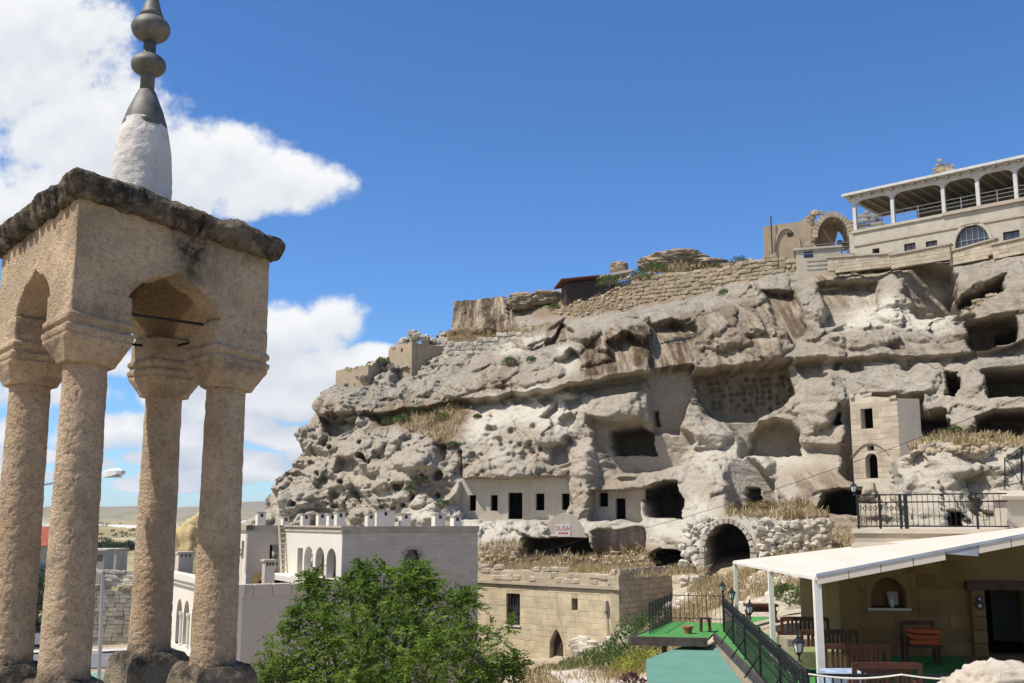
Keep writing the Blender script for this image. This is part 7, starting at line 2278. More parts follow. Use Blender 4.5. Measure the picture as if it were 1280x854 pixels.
# high old stone wall with a ruined terrace behind
vw = thing('old_stone_wall', at(135, 800, 82)[:], 'tall old coursed stone wall across the road', 'wall')
fV = Frame(at(90, 770, 84)[:2], 4)
LV = fV.px(205, 770)[0]; zv0, zv1 = fV.px(135, 803)[1], fV.px(135, 738)[1]
m = MB(); m.prism(rect_poly(0, LV, zv0 - 0.5, zv1 - 0.15), fV, 0.05, 0.8); m.build('core', 'house_mortar', vw)
stone_mat('old_block', (0.34, 0.30, 0.235), 0.15, 1.2, rnd=0.25, fine=8, bump=0.5, bdist=0.04, stain=(0.2, 0.17, 0.13), stain_amt=0.4)
course_wall(vw, 'old_block', fV, 0, LV, zv0 - 0.3, zv1, 0.34, 0.4, 0.85, gap=0.03, proud=0.03, jit=0.03, pj=0.03, tilt=0.02)
for k in range(14):
    u = rb.uniform(0.5, LV - 0.6); put_block('coping_stone', 'rubble', vw, fV, u, u + rb.uniform(0.5, 1.0), zv1 - 0.05, zv1 + rb.uniform(0.2, 0.5), 0.05, depth=0.6, jit=0.09, tilt=0.1)
fV2 = Frame(at(108, 725, 92)[:2], 2)
vr = thing('ruined_terrace', at(135, 735, 92)[:], 'crumbling pale stone terrace above the tall old wall', 'ruin')
course_wall(vr, 'pale_rubble', fV2, 0, fV2.px(180, 720)[0], fV2.px(135, 740)[1], fV2.px(135, 713)[1], 0.4, 0.4, 0.9, gap=0.05, proud=0.05, jit=0.09, pj=0.15, tilt=0.15, name='stone', skip=0.1)
m = MB(); m.prism(rect_poly(fV2.px(113, 720)[0], fV2.px(128, 720)[0], fV2.px(120, 738)[1], fV2.px(120, 716)[1]), fV2, -0.6, 2.5); m.build('hut', 'village_wall', vr)

# village houses with red roofs, domed building
def house(px, py, D, w, d, h, rz, label, roof='roof_tile', wall='village_wall', pitch=0.28):
    p = at(px, py, D)
    root = thing('village_house', (p.x, p.y, p.z), label, 'house')
    m = MB(); m.box((p.x, p.y, p.z + h / 2 - 1.5), (w, d, h + 3), rz); m.build('wall', wall, root)
    f = Frame(p[:2], math.degrees(rz))
    m = MB(); e = 0.5
    if roof == 'roof_tile':
        zt = p.z + h; rh = w * pitch
        a = [f.p(-w / 2 - e, zt, -d / 2 - e), f.p(w / 2 + e, zt, -d / 2 - e), f.p(w / 2 + e, zt, d / 2 + e), f.p(-w / 2 - e, zt, d / 2 + e), f.p(-w / 4, zt + rh, 0), f.p(w / 4, zt + rh, 0)]
        m.add(a, [(0, 1, 5, 4), (1, 2, 5), (2, 3, 4, 5), (3, 0, 4), (3, 2, 1, 0)])
    else:
        m.box((p.x, p.y, p.z + h + 0.15), (w + 0.4, d + 0.4, 0.3), rz)
    m.build('roof', roof, root)
    for k in range(3):
        u = -w / 2 + w * (k + 0.5) / 3
        m = MB(); m.prism(rect_poly(u - 0.5, u + 0.5, p.z + h * 0.35, p.z + h * 0.75), f, -d / 2 - 0.03, -d / 2 + 0.1); m.build('window', 'window_glass', root)
    return root
house(50, 714, 150, 9, 8, 3.6, 0.2, 'village house with a broad red hipped roof')
house(52, 699, 185, 8, 7, 3.2, -0.2, 'farther village house with a dark eaved red roof')
house(118, 707, 190, 5, 6, 2.6, 0.1, 'small flat roofed grey house beyond the ruined terrace', 'cement_render')
house(133, 703, 210, 6, 6, 2.4, 0.0, 'flat roofed tan house beside the row of trees', 'village_wall')
house(60, 738, 130, 10, 5, 2.2, 0.1, 'long low house with a pale wall beside the dome', 'cement_render')
dm = thing('domed_building', at(38, 727, 128)[:], 'small building with a dark grey dome among the houses', 'building')
p = at(37, 728, 128)
m = MB(); m.box((p.x, p.y, p.z - 1.0), (5.4, 5.4, 3.0)); m.build('wall', 'village_wall', dm)
m = MB(); m.lathe((p.x, p.y, p.z + 0.5), [(2.3, 0)] + [(2.3 * math.cos(a), 2.3 * math.sin(a)) for a in [k * 0.19 for k in range(1, 8)]], 18); m.build('dome', 'dome_lead', dm, smooth=True)

# parked cars by the road
def car(px, py, D, rz, label, paint):
    p = at(px, py, D); g = gz(p.x, p.y)
    root = thing('parked_car', (p.x, p.y, g + 0.05), label, 'car', 'cars parked by the road', rz)
    prof = [(-2.1, 0.35), (-2.15, 0.75), (-1.95, 0.95), (-1.2, 1.02), (-0.7, 1.45), (0.8, 1.48), (1.5, 1.0), (2.1, 0.85), (2.15, 0.4), (2.0, 0.3), (-2.0, 0.3)]
    m = MB(); n = len(prof); vs = []
    for y, sc in ((-0.82, 0.97), (-0.7, 1.0), (0.7, 1.0), (0.82, 0.97)):
        vs += [(x, y * (0.84 if z > 1.1 else 1), z * sc) for x, z in prof]
    fs = [(a * n + i, a * n + (i + 1) % n, (a + 1) * n + (i + 1) % n, (a + 1) * n + i) for a in range(3) for i in range(n)]
    fs += [tuple(range(n))[::-1], tuple(3 * n + i for i in range(n))]
    m.add(vs, fs); m.build('body', paint, root, keep=False)
    for s in (-1, 1):
        m = MB(); m.add([(-1.05, s * 0.80, 1.05), (1.25, s * 0.80, 1.05), (0.75, s * 0.72, 1.40), (-0.62, s * 0.72, 1.40)], [(0, 1, 2, 3)]); m.build('side_window', 'window_glass', root, keep=False)
        for x in (-1.35, 1.3):
            m = MB(); M = Matrix.Translation((x, s * 0.74, 0.32)) @ Matrix.Rotation(math.pi / 2, 4, 'X'); m.lathe((0, 0, 0), [(0.31, -0.1), (0.32, 0), (0.31, 0.1)], 14, M); m.build('wheel', 'tyre', root, keep=False)
    m = MB(); m.add([(-1.24, -0.6, 1.03), (-1.24, 0.6, 1.03), (-0.76, 0.55, 1.42), (-0.76, -0.55, 1.42)], [(0, 1, 2, 3)]); m.build('windscreen', 'window_glass', root, keep=False)
    return root
car(49, 787, 84, 0.4, 'white car parked behind the verge beside the road', 'car_white')
car(39, 786, 92, 0.6, 'grey car parked by the trees behind the white car', 'galvanised')

# street lamps
def street_lamp(label, base, top, elbow, tip, r_, head, mat):
    root = thing('street_lamp', base, label, 'street lamp')
    MB().tube([base, top], [r_ * 1.3, r_], 10).build('pole', mat, root)
    MB().tube([top, elbow, tip], r_ * 0.55, 8).build('arm', mat, root)
    d = (Vector(tip) - Vector(elbow)).normalized()
    t = Vector(tip)
    m = MB()
    L, w, h = head
    s = Vector((-d.y, d.x, 0)).normalized(); up = Vector((0, 0, 1))
    rows = [(-0.05, 0.25, 0.3), (0.12 * L, 0.6, 0.7), (0.45 * L, 1.0, 1.0), (0.85 * L, 0.9, 0.75), (L, 0.5, 0.35)]
    vs = []
    for x, a, b in rows:
        c = t + d * x
        vs += [c - s * w / 2 * a - up * h * 0.35 * b, c + s * w / 2 * a - up * h * 0.35 * b, c + s * w / 2 * a + up * h * 0.3 * b, c + up * h * 0.65 * b, c - s * w / 2 * a + up * h * 0.3 * b]
    fs = [(i * 5 + k, i * 5 + (k + 1) % 5, (i + 1) * 5 + (k + 1) % 5, (i + 1) * 5 + k) for i in range(4) for k in range(5)] + [(4, 3, 2, 1, 0), (20, 21, 22, 23, 24)]
    m.add(vs, fs); hd = m.build('lamp_head', 'lamp_white', root)
    c = t + d * 0.55 * L - up * h * 0.38
    m = MB(); m.box(c, (L * 0.6, w * 0.6, h * 0.15), math.atan2(d.y, d.x)); m.build('lamp_lens', 'lamp_glass', hd)
    return root
b_ = at(44, 812, 21); g_ = gz(b_.x, b_.y)
street_lamp('street lamp whose pale head reaches out behind the kiosk columns', (b_.x, b_.y, g_ - 0.2), tuple(at(44, 609, 21)), tuple(at(58, 605, 21)), tuple(at(126, 594.5, 20.5)), 0.05, (0.55, 0.24, 0.17), 'galvanised')
b_ = at(127, 854, 42); g_ = gz(b_.x, b_.y)
street_lamp('grey street lamp with a short arm before the tall old wall', (b_.x, b_.y, g_ - 0.2), tuple(at(128.5, 719, 42)), tuple(at(127, 717.5, 42)), tuple(at(114, 713, 42)), 0.07, (0.5, 0.2, 0.12), 'galvanised')

# yellow tuff cones behind the white building
for (px, y0, y1, D, w_, lab, sd) in ((243, 655, 735, 78, 1.6, 'yellow tuff rock cone behind the white building', 2), (300, 668, 740, 74, 1.7, 'pale yellow tuff rock beside the end of the white building', 5)):
    a, b = at(px, y0, D), at(px, y1, D)
    h = a.z - b.z
    stone_mat('yellow_tuff', (0.50, 0.38, 0.19), 0.2, 1.0, stain=(0.3, 0.22, 0.12), stain_amt=0.35, fine=6, bump=0.7, bdist=0.1) if 'yellow_tuff' not in MATS else None
    boulder((a.x, D, (a.z + b.z) / 2 - 0.6), (w_, 1.6, h / 2 + 0.8), lab, 'yellow_tuff', 'tuff_cone', sd)

# outcrops along the crest
for (px, py, D, s, lab, sd) in ((774, 335, 101, (0.85, 0.8, 0.55), 'round dark boulder perched on the crest', 1), (846, 326, 100, (2.7, 2.2, 0.85), 'broad dark rock outcrop at the top of the crest', 4), (812, 330, 100.5, (1.1, 1.0, 0.7), 'small rock left of the broad crest outcrop', 6),
                                (888, 330, 98, (1.6, 1.2, 0.5), 'low pale rock right of the broad crest outcrop', 8), (655, 378, 103.5, (1.5, 1.5, 0.8), 'sloping rock right of the flat topped block', 9), (684, 374, 103, (1.8, 1.5, 0.7), 'rounded rock midway between flat block and shed', 11)):
    p = at(px, py, D); boulder(tuple(p), s, lab, 'crag_boulder' if 'crag_boulder' in MATS else stone_mat('crag_boulder', (0.30, 0.235, 0.165), 0.25, 1.2, stain=(0.12, 0.10, 0.08), stain_amt=0.5, stain_scale=1.0, fine=7, bump=0.9, bdist=0.1), 'outcrop', sd)
for (px, py, D, s, lab, sd) in ((1000, 742, 43, (0.55, 0.4, 0.35), 'pale boulder in the dry grass beyond the canopy', 2), (840, 735, 53, (0.4, 0.4, 0.35), 'white boulder in the dry grass beside the stone house', 7), (948, 770, 38.5, (0.9, 0.7, 0.35), 'low pale rock behind the carved console', 12)):
    p = at(px, py, D); g_ = gz(p.x, p.y); boulder((p.x, p.y, g_ + 0.1), s, lab, 'tuff_boulder', 'boulder', sd)
# ------------------------------------------------------------------ plants
leaf_mat('tree_leaf', (0.055, 0.11, 0.012), (0.19, 0.27, 0.04), 0.42, 1.4)
leaf_mat('shrub_leaf', (0.05, 0.095, 0.022), (0.14, 0.20, 0.05), 0.25, 1.6)
leaf_mat('yellow_leaf', (0.20, 0.22, 0.04), (0.42, 0.40, 0.07), 0.3, 2.0)
leaf_mat('dry_grass', (0.27, 0.19, 0.085), (0.52, 0.42, 0.235), 0.25, 1.1)
leaf_mat('green_grass', (0.07, 0.11, 0.03), (0.17, 0.20, 0.06), 0.3, 1.2)
leaf_mat('dark_leaf', (0.03, 0.05, 0.02), (0.085, 0.11, 0.045), 0.15, 0.6)
plain_mat('bark', (0.13, 0.10, 0.075), 0.95, 0, 0.3, 6)
NR = np.random.RandomState(5)

def leaves_mesh(name, C, N_dir, size, mat, aspect=0.45, tint=None, ret=False):
    """one rhombic leaf (two triangles folded along the midrib) at each centre"""
    n = len(C)
    d = N_dir / (np.linalg.norm(N_dir, axis=1, keepdims=True) + 1e-9)
    up = NR.normal(size=(n, 3)) * 0.6 + np.array([0, 0, 1.0])
    s = np.cross(d, up); s /= (np.linalg.norm(s, axis=1, keepdims=True) + 1e-9)
    size = np.broadcast_to(np.asarray(size, float), (n,))[:, None]
    b0 = C; tip = C + d * size; mid = C + d * size * 0.45
    drop = np.cross(s, d) * size * 0.08
    l = mid + s * size * aspect * 0.5 + drop; r = mid - s * size * aspect * 0.5 + drop
    V = np.stack([b0, l, tip, r], 1).reshape(-1, 3)
    F = np.arange(n * 4).reshape(n, 4)
    T = (NR.rand(n) if tint is None else tint).repeat(4)
    if ret:
        return V, F, T
    return V, F, T

def finish(name, V, F, T, mat, parent=None, keep=True):
    me = np_mesh(name, V, F)
    a = me.attributes.new('tint', 'FLOAT', 'POINT'); a.data.foreach_set('value', T.astype(np.float32))
    return link(name, me, mat, parent, keep)

def unit(n):
    v = NR.normal(size=(n, 3)); return v / np.linalg.norm(v, axis=1, keepdims=True)

def fronds(centres, dirs, length, nl, lsize):
    """pinnate leaves: leaflets in pairs along a drooping stalk"""
    n = len(centres)
    C = []; D = []; S = []; T = []
    side = np.cross(dirs, np.array([0, 0, 1.0]) + NR.normal(size=(n, 3)) * 0.3); side /= (np.linalg.norm(side, axis=1, keepdims=True) + 1e-9)
    tt = NR.rand(n)
    for k in range(nl):
        t = (k + 1) / nl
        q = centres + dirs * (length * t)[:, None] - np.array([0, 0, 1.0]) * (0.35 * length * t * t)[:, None]
        for sg in (-1, 1):
            dd = side * sg + dirs * 0.55 + NR.normal(size=(n, 3)) * 0.22
            C.append(q); D.append(dd); S.append(lsize * (1.05 - 0.45 * abs(t - 0.5)) * NR.uniform(0.8, 1.15, n)); T.append(tt)
    return np.concatenate(C), np.concatenate(D), np.concatenate(S), np.concatenate(T)

# the big leafy tree in front of the white building
tree = thing('leafy_tree', (-3.0, 22.5, gz(-3.0, 22.5)), 'big bright green feathery leaved tree in front of the white building', 'tree')
tb = Vector((-2.75, 22.6, gz(-2.75, 22.6) - 0.3))
CL = [(500, 742, 62, 22.4), (440, 760, 66, 22.2), (555, 770, 60, 22.2), (395, 785, 52, 21.8), (600, 805, 52, 21.6), (480, 800, 85, 21.2), (360, 812, 42, 21.6), (545, 830, 80, 21.0), (430, 840, 80, 21.0), (350, 846, 40, 21.4), (625, 838, 36, 21.8),
      (480, 722, 42, 22.6), (525, 722, 32, 22.6), (500, 775, 75, 23.6), (400, 740, 30, 22.4), (388, 722, 16, 22.3), (436, 728, 24, 22.4), (580, 745, 22, 22.2), (500, 870, 120, 21.6), (395, 880, 70, 21.4), (600, 880, 60, 21.4), (338, 830, 24, 21.5), (520, 706, 16, 22.6), (640, 822, 16, 21.8), (375, 768, 24, 21.8), (455, 706, 15, 22.6)]
trunk = MB(); trunk.tube([tb, tb + Vector((0.1, 0, 1.8)), tb + Vector((0.05, -0.1, 3.2)), tb + Vector((0.2, -0.2, 4.6))], [0.24, 0.19, 0.15, 0.10], 10)
lb = []
cen = []
for (px, py, r_, D) in CL:
    c = at(px, py + 8, D); rr_ = max(6, r_ - 13) * D / FPX; cen.append((c, rr_))
    st = tb + Vector((0.05, -0.1, rb.uniform(2.0, 3.8)))
    mid = st.lerp(c, 0.55) + Vector((0, 0, -0.1))
    trunk.tube([st, mid, c + Vector((0, 0, rr_ * 0.3))], [0.08, 0.045, 0.014], 6)
trunk.build('trunk', 'bark', tree)
Cs = []; Ds = []; Ls = []
for c, rr_ in cen:
    n = int(150 * (rr_ / 1.0) ** 2) + 44
    u = unit(n); u[:, 2] = u[:, 2] * 0.85 + 0.12
    rad = rr_ * NR.uniform(0.30, 1.0, n) ** 0.6
    P = np.array(c) + u * rad[:, None] * np.array([1.0, 0.95, 0.85])
    dd = u * 0.7 + NR.normal(size=(n, 3)) * 0.45; dd[:, 2] -= 0.05
    dd /= np.linalg.norm(dd, axis=1, keepdims=True)
    Cs.append(P); Ds.append(dd); Ls.append(NR.uniform(0.26, 0.44, n))
spr = random.Random(3)
for k in range(46):                                            # loose sprigs past the outline
    c, rr_ = spr.choice(cen)
    u = unit(1)[0]; u[2] = abs(u[2]) * 0.8 + 0.1
    for j in range(5):
        P = np.array(c) + u * rr_ * (0.9 + 0.10 * j) + NR.normal(size=3) * 0.05
        Cs.append(P[None]); dd = u + NR.normal(size=3) * 0.5; Ds.append((dd / np.linalg.norm(dd))[None]); Ls.append(np.array([NR.uniform(0.25, 0.4)]))
Cs = np.concatenate(Cs); Ds = np.concatenate(Ds); Ls = np.concatenate(Ls)
C, D_, S_, T_ = fronds(Cs, Ds, Ls, 8, 0.098)
V, F, T = leaves_mesh('crown', C, D_, S_, 'tree_leaf', 0.42, T_)
o = finish('crown', V, F, T, 'tree_leaf', tree); o['kind'] = 'stuff'

# shrubs: a clump of small leaves on short stems
def shrub_part(c, r, n, size, squash=0.8, up=0.3):
    u = unit(n); u[:, 2] = np.abs(u[:, 2]) * squash
    P = np.array(c) + u * (r * NR.uniform(0.35, 1.0, n) ** 0.5)[:, None]
    lump = 1 + 0.3 * fbm(P[:, 0] * 2.2 / r, P[:, 1] * 2.2 / r, P[:, 2] * 2.2 / r, 2)
    P = np.array(c) + (P - np.array(c)) * lump[:, None]
    d = u + NR.normal(size=(n, 3)) * 0.5; d[:, 2] += up
    return leaves_mesh('s', P, d, size * NR.uniform(0.7, 1.3, n), None)
def shrub(p, r, label, mat='shrub_leaf', n=700, size=0.13, group=None, name='shrub', cat='shrub', squash=0.85):
    root = thing(name, tuple(p), label, cat, group)
    V, F, T = shrub_part((p[0], p[1], p[2]), r, n, size, squash)
    o = finish('foliage', V, F, T, mat, root); o['kind'] = 'stuff'
    m = MB()
    for k in range(5):
        a = 1.3 * k; m.tube([Vector(p) + Vector((0, 0, -0.15)), Vector(p) + Vector((r * 0.5 * math.cos(a), r * 0.5 * math.sin(a), r * 0.55))], [0.03, 0.01], 5)
    m.build('stem', 'bark', root)
    return root
CB = 'green bushes rooted on the cliff'
for (px, py, r_, lab) in [(488, 527, 0.75, 'left of the pair of green bushes on the soil ledge under the spur'), (503, 524, 0.65, 'right of the pair of green bushes on the soil ledge under the spur'), (524, 510, 0.8, 'tall green bush tucked under the lip of the spur'), (507, 526, 0.7, 'small bush between the pair and the lip bush'),
                          (554, 523, 0.75, 'lone green bush on the soil ledge right of the lip bush'), (524, 601, 0.75, 'green bush halfway down the craggy face'), (513, 612, 0.45, 'small tuft below the bush on the craggy face'), (400, 600, 0.4, 'small bush on the crag near the flank'),
                          (637, 451, 0.55, 'small green bush below the loose stone wall'), (665, 450, 0.45, 'second small bush below the loose stone wall'), (553, 630, 0.5, 'low tuft on the pale knob above the roof chimneys'), (712, 372, 0.7, 'bush left of the dark shed foot'), (724, 368, 0.8, 'bush at the dark shed foot'),
                          (692, 384, 0.6, 'bush on the brown slope below the shed'), (566, 556, 0.4, 'tiny tuft at the edge of the pale face'), (800, 345, 0.9, 'bush at the left end of the brown retaining wall'), (820, 336, 0.8, 'bush on top of the brown retaining wall'), (925, 328, 0.9, 'green bush on the crest beside the ruin'), (895, 334, 0.5, 'small tuft on the crest wall'),
                          (808, 362, 0.7, 'olive bush at the foot of the brown retaining wall'), (905, 367, 0.5, 'grey tuft under the brown retaining wall'), (1150, 322, 0.5, 'grey green tuft on the rock below the hotel wall'), (760, 352, 0.9, 'bush behind the pale roof sheet of the shed'), (597, 521, 0.3, 'tiny tuft in the pale face'),
                          (1192, 540, 0.55, 'green weed on the ledge right of the square cave'), (843, 622, 0.3, 'tuft by the rounded cave mouth'), (477, 452, 0.6, 'dark bush on top of the spur wall'), (465, 456, 0.5, 'second dark bush on top of the spur wall'), (646, 636, 0.22, 'dry tuft in the cave house doorway')]:
    p = on_cliff(px, py)
    shrub((p.x, p.y - 0.1, p.z - r_ * 0.3), r_, lab, 'shrub_leaf', int(420 * r_ + 120), 0.16, CB)
# bank between the stone house and the terrace
def ground_at(px, py, D):
    p = at(px, py, D); return Vector((p.x, p.y, gz(p.x, p.y)))
BK = 'shrubs on the bank by the stone house'
for (px, D, r_, mat, lab) in [(786, 48, 1.2, 'shrub_leaf', 'rounded green bush at the foot of the house side wall'), (805, 51, 1.3, 'shrub_leaf', 'large dark green bush against the side of the stone house'), (806, 41, 1.0, 'yellow_leaf', 'yellow flowering broom beside the deck'), (782, 43, 0.7, 'yellow_leaf', 'smaller yellow broom below the deck'), (764, 45, 1.0, 'shrub_leaf', 'round green bush beside the pale path'),
                              (735, 51, 0.8, 'green_grass', 'grassy green clump before the arched doorway'), (715, 52, 0.7, 'green_grass', 'smaller grassy clump by the house doorway'), (838, 45, 0.8, 'shrub_leaf', 'green bush under the deck railing'), (690, 50, 0.6, 'green_grass', 'weedy clump near the tree edge'), (830, 52, 0.9, 'shrub_leaf', 'olive bush behind the deck railing'),
                              (1005, 42, 0.8, 'shrub_leaf', 'green bush beyond the canopy near the pale boulder'), (1035, 43, 0.9, 'shrub_leaf', 'wide green bush in the dry grass beyond the canopy'), (1050, 44, 0.7, 'shrub_leaf', 'green bush next to the eating house corner'), (985, 45, 0.6, 'green_grass', 'weeds on the path edge beyond the posts'), (1065, 39, 0.5, 'green_grass', 'thin weeds at the eating house corner')]:
    p = ground_at(px, 800, D)
    shrub(tuple(p), r_, lab, mat, int(900 * r_), 0.12 if mat != 'green_grass' else 0.16, BK)
# reddish shrub at the very front
p = at(790, 851, 30); shrub((p.x, p.y, p.z - 0.1), 0.35, 'reddish brown shrub at the lower edge by the green canvas', 'red_leaf' if 'red_leaf' in MATS else leaf_mat('red_leaf', (0.08, 0.03, 0.03), (0.22, 0.10, 0.08)), 300, 0.1)

# dry grass: blades as narrow bent triangles
def blades(P, h, mat, name, label, lean=0.75, width=0.02):
    n = len(P)
    a = NR.uniform(0, 2 * math.pi, n); hh = h * NR.uniform(0.25, 1.3, n) * (0.55 + 0.75 * sstep(-0.3, 0.4, fbm(P[:, 0] * 1.1, P[:, 1] * 1.1, P[:, 2] * 0.5, 3)))
    side = np.stack([np.cos(a), np.sin(a), np.zeros(n)], 1) * width * NR.uniform(0.6, 1.4, n)[:, None]
    b = NR.uniform(0, 2 * math.pi, n); ln = np.stack([np.cos(b), np.sin(b), np.zeros(n)], 1) * (hh * lean * NR.uniform(0.2, 1.2, n))[:, None]
    up = np.array([0, 0, 1.0])
    V = np.stack([P - side, P + side, P + side * 0.4 + ln + up * hh[:, None], P - side * 0.4 + ln + up * hh[:, None]], 1).reshape(-1, 3)
    F = np.arange(n * 4).reshape(n, 4)
    T = NR.rand(n).repeat(4)
    o = finish(name, V, F, T, mat)
    return tag(o, label, 'grass', kind='stuff')
def in_poly(poly, n):
    P = np.array(poly, float); lo, hi = P.min(0), P.max(0)
    out = []
    while len(out) < n:
        q = NR.uniform(lo, hi, (n, 2))
        ins = np.zeros(n, bool)
        for k in range(len(P)):
            (x0, y0), (x1, y1) = P[k], P[(k + 1) % len(P)]
            ins ^= ((y0 > q[:, 1]) != (y1 > q[:, 1])) & (q[:, 0] < (x1 - x0) * (q[:, 1] - y0) / ((y1 - y0) if y1 != y0 else 1e-9) + x0)
        out += list(map(tuple, q[ins]))
    return np.array(out[:n])
def ground_patch(poly, n, h, mat, label, name='dry_grass', width=0.02, clump=0.9):
    q = in_poly(poly, n * 2)
    keep = fbm(q[:, 0] * 0.9, q[:, 1] * 0.9, 3.0, 3) + NR.uniform(-0.35, 0.35, len(q)) > -0.12 * clump
    q = q[keep][:n]
    P = np.stack([q[:, 0], q[:, 1], ground_z(q[:, 0], q[:, 1]) - 0.03], 1)
    return blades(P, h, mat, name, label, width=width)
def cliff_patch(polys, n, h, mat, label, name='dry_grass', width=0.03):
    P = []
    for poly, share in polys:
        for x, y in in_poly(poly, int(n * share)):
            p = on_cliff(x, y); P.append((p.x + NR.uniform(-.1, .1), p.y + NR.uniform(-0.1, 0.1), p.z - 0.05))
    return blades(np.array(P), h, mat, name, label, width=width)
def W(*pts): return [tuple(at(*p))[:2] for p in pts]
ground_patch(W((835, 760, 50), (880, 735, 60), (960, 725, 60), (1050, 700, 50), (1072, 735, 44), (1000, 748, 46), (900, 750, 47), (850, 775, 42)), 12000, 0.38, 'dry_grass', 'tall dry straw grass before the big arch', width=0.018)
ground_patch(W((1030, 700, 56), (1070, 690, 55), (1072, 720, 40), (1020, 745, 41), (980, 735, 48)), 6000, 0.36, 'dry_grass', 'dry straw grass on the slope under the upper terrace', width=0.018)
ground_patch(W((650, 830, 52), (770, 820, 52), (840, 780, 50), (830, 800, 42), (760, 830, 44), (680, 845, 46)), 9000, 0.32, 'green_grass', 'mixed green weeds on the bank below the stone house', 'weeds')
ground_patch(W((640, 845, 50), (770, 835, 52), (850, 790, 48), (860, 800, 40), (740, 850, 40), (650, 870, 42)), 6000, 0.35, 'dry_grass', 'dry straw on the bank below the stone house')
# straw on the earth roof of the stone house and the ledge behind it
q = NR.uniform(0, 1, (7000, 2))
P = np.array([tuple(frF.p(0.2 + u * (LF + 1.0), zt - 0.35, 0.7 + v * 6.5)) for u, v in q])
keep = fbm(P[:, 0] * 0.8, P[:, 1] * 0.8, 1.0, 3) + NR.uniform(-0.3, 0.3, len(P)) > -0.1
blades(P[keep], 0.36, 'dry_grass', 'dry_grass', 'dry straw growing on the earth roof of the stone house')
cliff_patch([([(600, 678), (650, 676), (660, 690), (735, 690), (800, 684), (835, 700), (835, 712), (600, 712)], 0.5), ([(908, 630), (1005, 628), (1035, 642), (1030, 650), (910, 646)], 0.35), ([(985, 672), (1030, 655), (1060, 660), (1065, 690), (960, 700)], 0.15)], 6500, 0.36, 'dry_grass', 'dry straw on the rock shelves below and beside the caves')
cliff_patch([([(1118, 545), (1200, 545), (1300, 538), (1300, 560), (1150, 562), (1118, 560)], 1.0)], 5000, 0.38, 'dry_grass', 'dry straw on the ledge above the upper terrace')
cliff_patch([([(560, 414), (640, 414), (690, 404), (650, 420), (560, 432)], 0.25), ([(690, 380), (760, 352), (840, 332), (940, 330), (940, 345), (800, 380), (720, 398)], 0.45), ([(470, 520), (560, 505), (585, 515), (560, 558), (530, 545)], 0.3)], 7000, 0.4, 'dry_grass', 'sparse dry grass along the crest and soil ledges', width=0.035)

# scree on the crest slope
def scree(polys, n, label, smin=0.1, smax=0.35, mat='pale_rubble', ground_poly=None):
    pts = []
    for poly, share in polys:
        for x, y in in_poly(poly, int(n * share)):
            p = on_cliff(x, y); pts.append((p.x, p.y - 0.05, p.z))
    if ground_poly is not None:
        q = in_poly(ground_poly, n)
        pts = [(x, y, gz(x, y)) for x, y in q]
    base = np.array([v.co for v in BLOCKS[('rubble', 0.09)][0].vertices]); me0 = BLOCKS[('rubble', 0.09)][0]
    me0.calc_loop_triangles()
    tri = np.array([t.vertices[:] for t in me0.loop_triangles])
    Vs = []; Fs = []; k = 0
    for p in pts:
        s = NR.uniform(smin, smax) * np.array([NR.uniform(.8, 1.5), NR.uniform(.7, 1.2), NR.uniform(.5, .9)])
        a = NR.uniform(0, 6.28); c, s_ = math.cos(a), math.sin(a)
        v = base * s
        v = np.stack([v[:, 0] * c - v[:, 1] * s_, v[:, 0] * s_ + v[:, 1] * c, v[:, 2]], 1) + np.array(p)
        Vs.append(v); Fs.append(tri + k); k += len(base)
    me = np_mesh('scree', np.concatenate(Vs), np.concatenate(Fs))
    o = link('scree', me, mat)
    return tag(o, label, 'scree', kind='stuff')
scree([([(690, 392), (760, 352), (830, 335), (830, 372), (740, 396)], 0.6), ([(600, 688), (740, 690), (840, 690), (830, 706), (600, 704)], 0.2), ([(1110, 552), (1260, 548), (1260, 564), (1115, 568)], 0.2)], 700, 'loose scree on the crest slope and shelves', 0.10, 0.32, 'rubble')
scree([], 150, 'loose pale stones scattered over the dry ground beyond the terrace', 0.08, 0.4, 'pale_rubble', W((790, 810, 50), (850, 745, 58), (960, 725, 58), (1060, 735, 44), (960, 770, 40), (850, 790, 44)))

# pale footpaths
strip('path', (4.2, 38), (-0.5, 54), 1.5, 0.05, 'path_dust' if 'path_dust' in MATS else stone_mat('path_dust', (0.50, 0.44, 0.36), 0.12, 1.2, fine=8), 'pale dusty path climbing past the stone house', 'path', 24)
strip('path', (8.2, 37.6), (22, 38.6), 2.6, 0.05, 'path_dust', 'pale gravel path behind the turf terrace', 'path', 24)

# trees of the valley
def far_tree(px, py, D, h, w, lab, mat='dark_leaf', grp='trees down in the valley'):
    p = at(px, py, D); g = gz(p.x, p.y)
    root = thing('valley_tree', (p.x, p.y, g), lab, 'tree', grp)
    m = MB(); m.tube([(p.x, p.y, g - 0.3), (p.x, p.y, g + h * 0.5)], [0.18, 0.08], 6); m.build('trunk', 'bark', root)
    V_, F_, T_ = [], [], []; k = 0
    for j in range(5):
        c = (p.x + NR.uniform(-.3, .3) * w, p.y + NR.uniform(-.3, .3) * w, g + h * NR.uniform(0.35, 0.75))
        V, F, T = shrub_part((c[0], c[1], c[2] - h * 0.15), w * NR.uniform(0.35, 0.55), 260, max(0.35, D / 400), 1.0)
        V_.append(V); F_.append(F + k); T_.append(T); k += len(V)
    o = finish('crown', np.concatenate(V_), np.concatenate(F_), np.concatenate(T_), mat, root); o['kind'] = 'stuff'
    return root
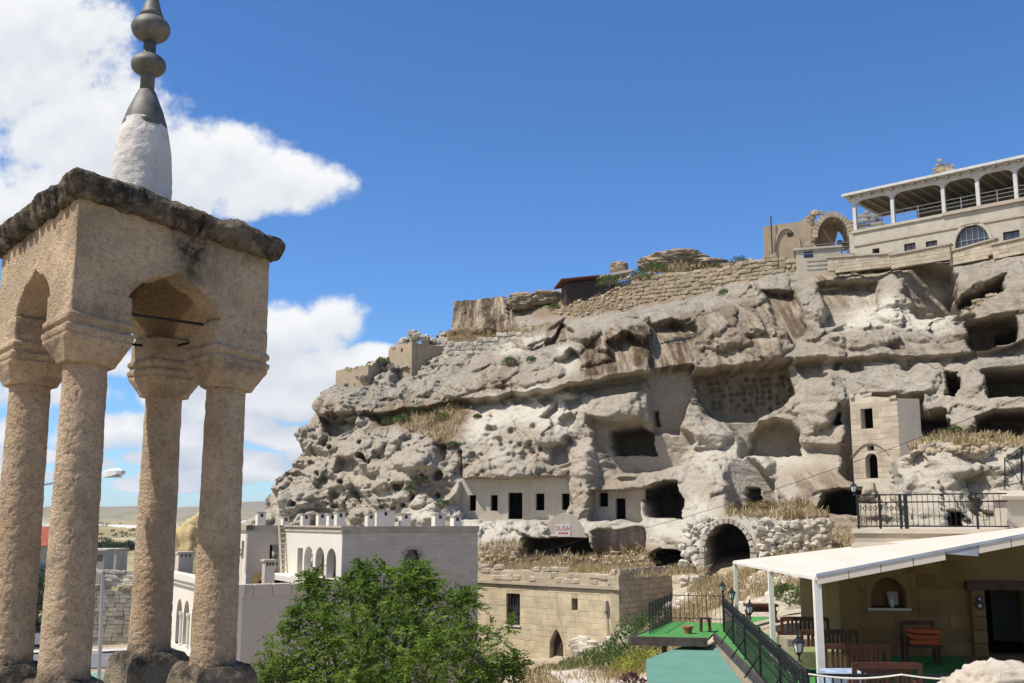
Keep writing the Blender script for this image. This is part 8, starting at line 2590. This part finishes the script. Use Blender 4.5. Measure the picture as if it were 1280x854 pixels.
for (px, D, h, w, lab) in [(42, 88, 4.6, 4.2, 'dark tree behind the parked cars'), (55, 92, 5.0, 4.5, 'taller dark tree right of the parked cars'), (36, 84, 3.2, 3.0, 'low dark tree left of the parked cars'), (54, 126, 5.0, 4.5, 'green tree beside the domed building'), (30, 110, 5.5, 4.5, 'dark tree left of the domed building')]:
    far_tree(px, 760, D, h, w, lab)
k = 0
for px in list(range(116, 163, 6)) + list(range(203, 244, 7)):
    far_tree(px, 692, 440 + (px % 5) * 14, 3.4 + 0.6 * (px % 3), 5.0, 'small dark orchard tree in the row across the golden fields', 'dark_leaf', 'orchard row across the fields'); k += 1
for px in (204, 211, 218, 226):
    far_tree(px, 700, 300 + px % 7 * 5, 5.0 - (px % 2) * 1.5, 3.0, 'tall dark tree at the near edge of the fields', 'dark_leaf', 'tall trees at the field edge')
# scrub on the badlands: one far mass
n = 420
a = NR.uniform(math.atan2(-640, 1300) - 0.1, math.atan2(-290, 1300), n); r_ = NR.uniform(700, 1900, n)
P = np.stack([np.sin(a) * r_, np.cos(a) * r_, np.zeros(n)], 1); P[:, 2] = ground_z(P[:, 0], P[:, 1])
Vs, Fs, Ts = [], [], []; k = 0
for p in P:
    V, F, T = shrub_part(p, NR.uniform(1.2, 3.4), 22, 2.2, 0.6); Vs.append(V); Fs.append(F + k); Ts.append(T); k += len(V)
o = finish('far_scrub', np.concatenate(Vs), np.concatenate(Fs), np.concatenate(Ts), 'dark_leaf'); tag(o, 'dark scrub dotted over the far white badlands', 'scrub', kind='stuff')
# ------------------------------------------------------------------ the air
hz_m = bpy.data.materials.new('air')
hz_m.use_nodes = True
for n in list(hz_m.node_tree.nodes):
    hz_m.node_tree.nodes.remove(n)
_o = hz_m.node_tree.nodes.new('ShaderNodeOutputMaterial'); _p = hz_m.node_tree.nodes.new('ShaderNodeVolumePrincipled')
_p.inputs['Color'].default_value = (0.86, 0.92, 1.0, 1); _p.inputs['Density'].default_value = 0.00006; _p.inputs['Anisotropy'].default_value = 0.2
hz_m.node_tree.links.new(_p.outputs[0], _o.inputs['Volume'])
zlo_ = float(AZ.min()) - 1.0
hzm = MB(); hzm.box((0, 4300, (zlo_ + 140) / 2), (12400, 9800, 140 - zlo_))
hz_o = link('haze', hzm.mesh('haze'), hz_m); tag(hz_o, 'thin pale daylight haze over the whole valley', 'haze', kind='stuff')
scene.cycles.volume_bounces = 0
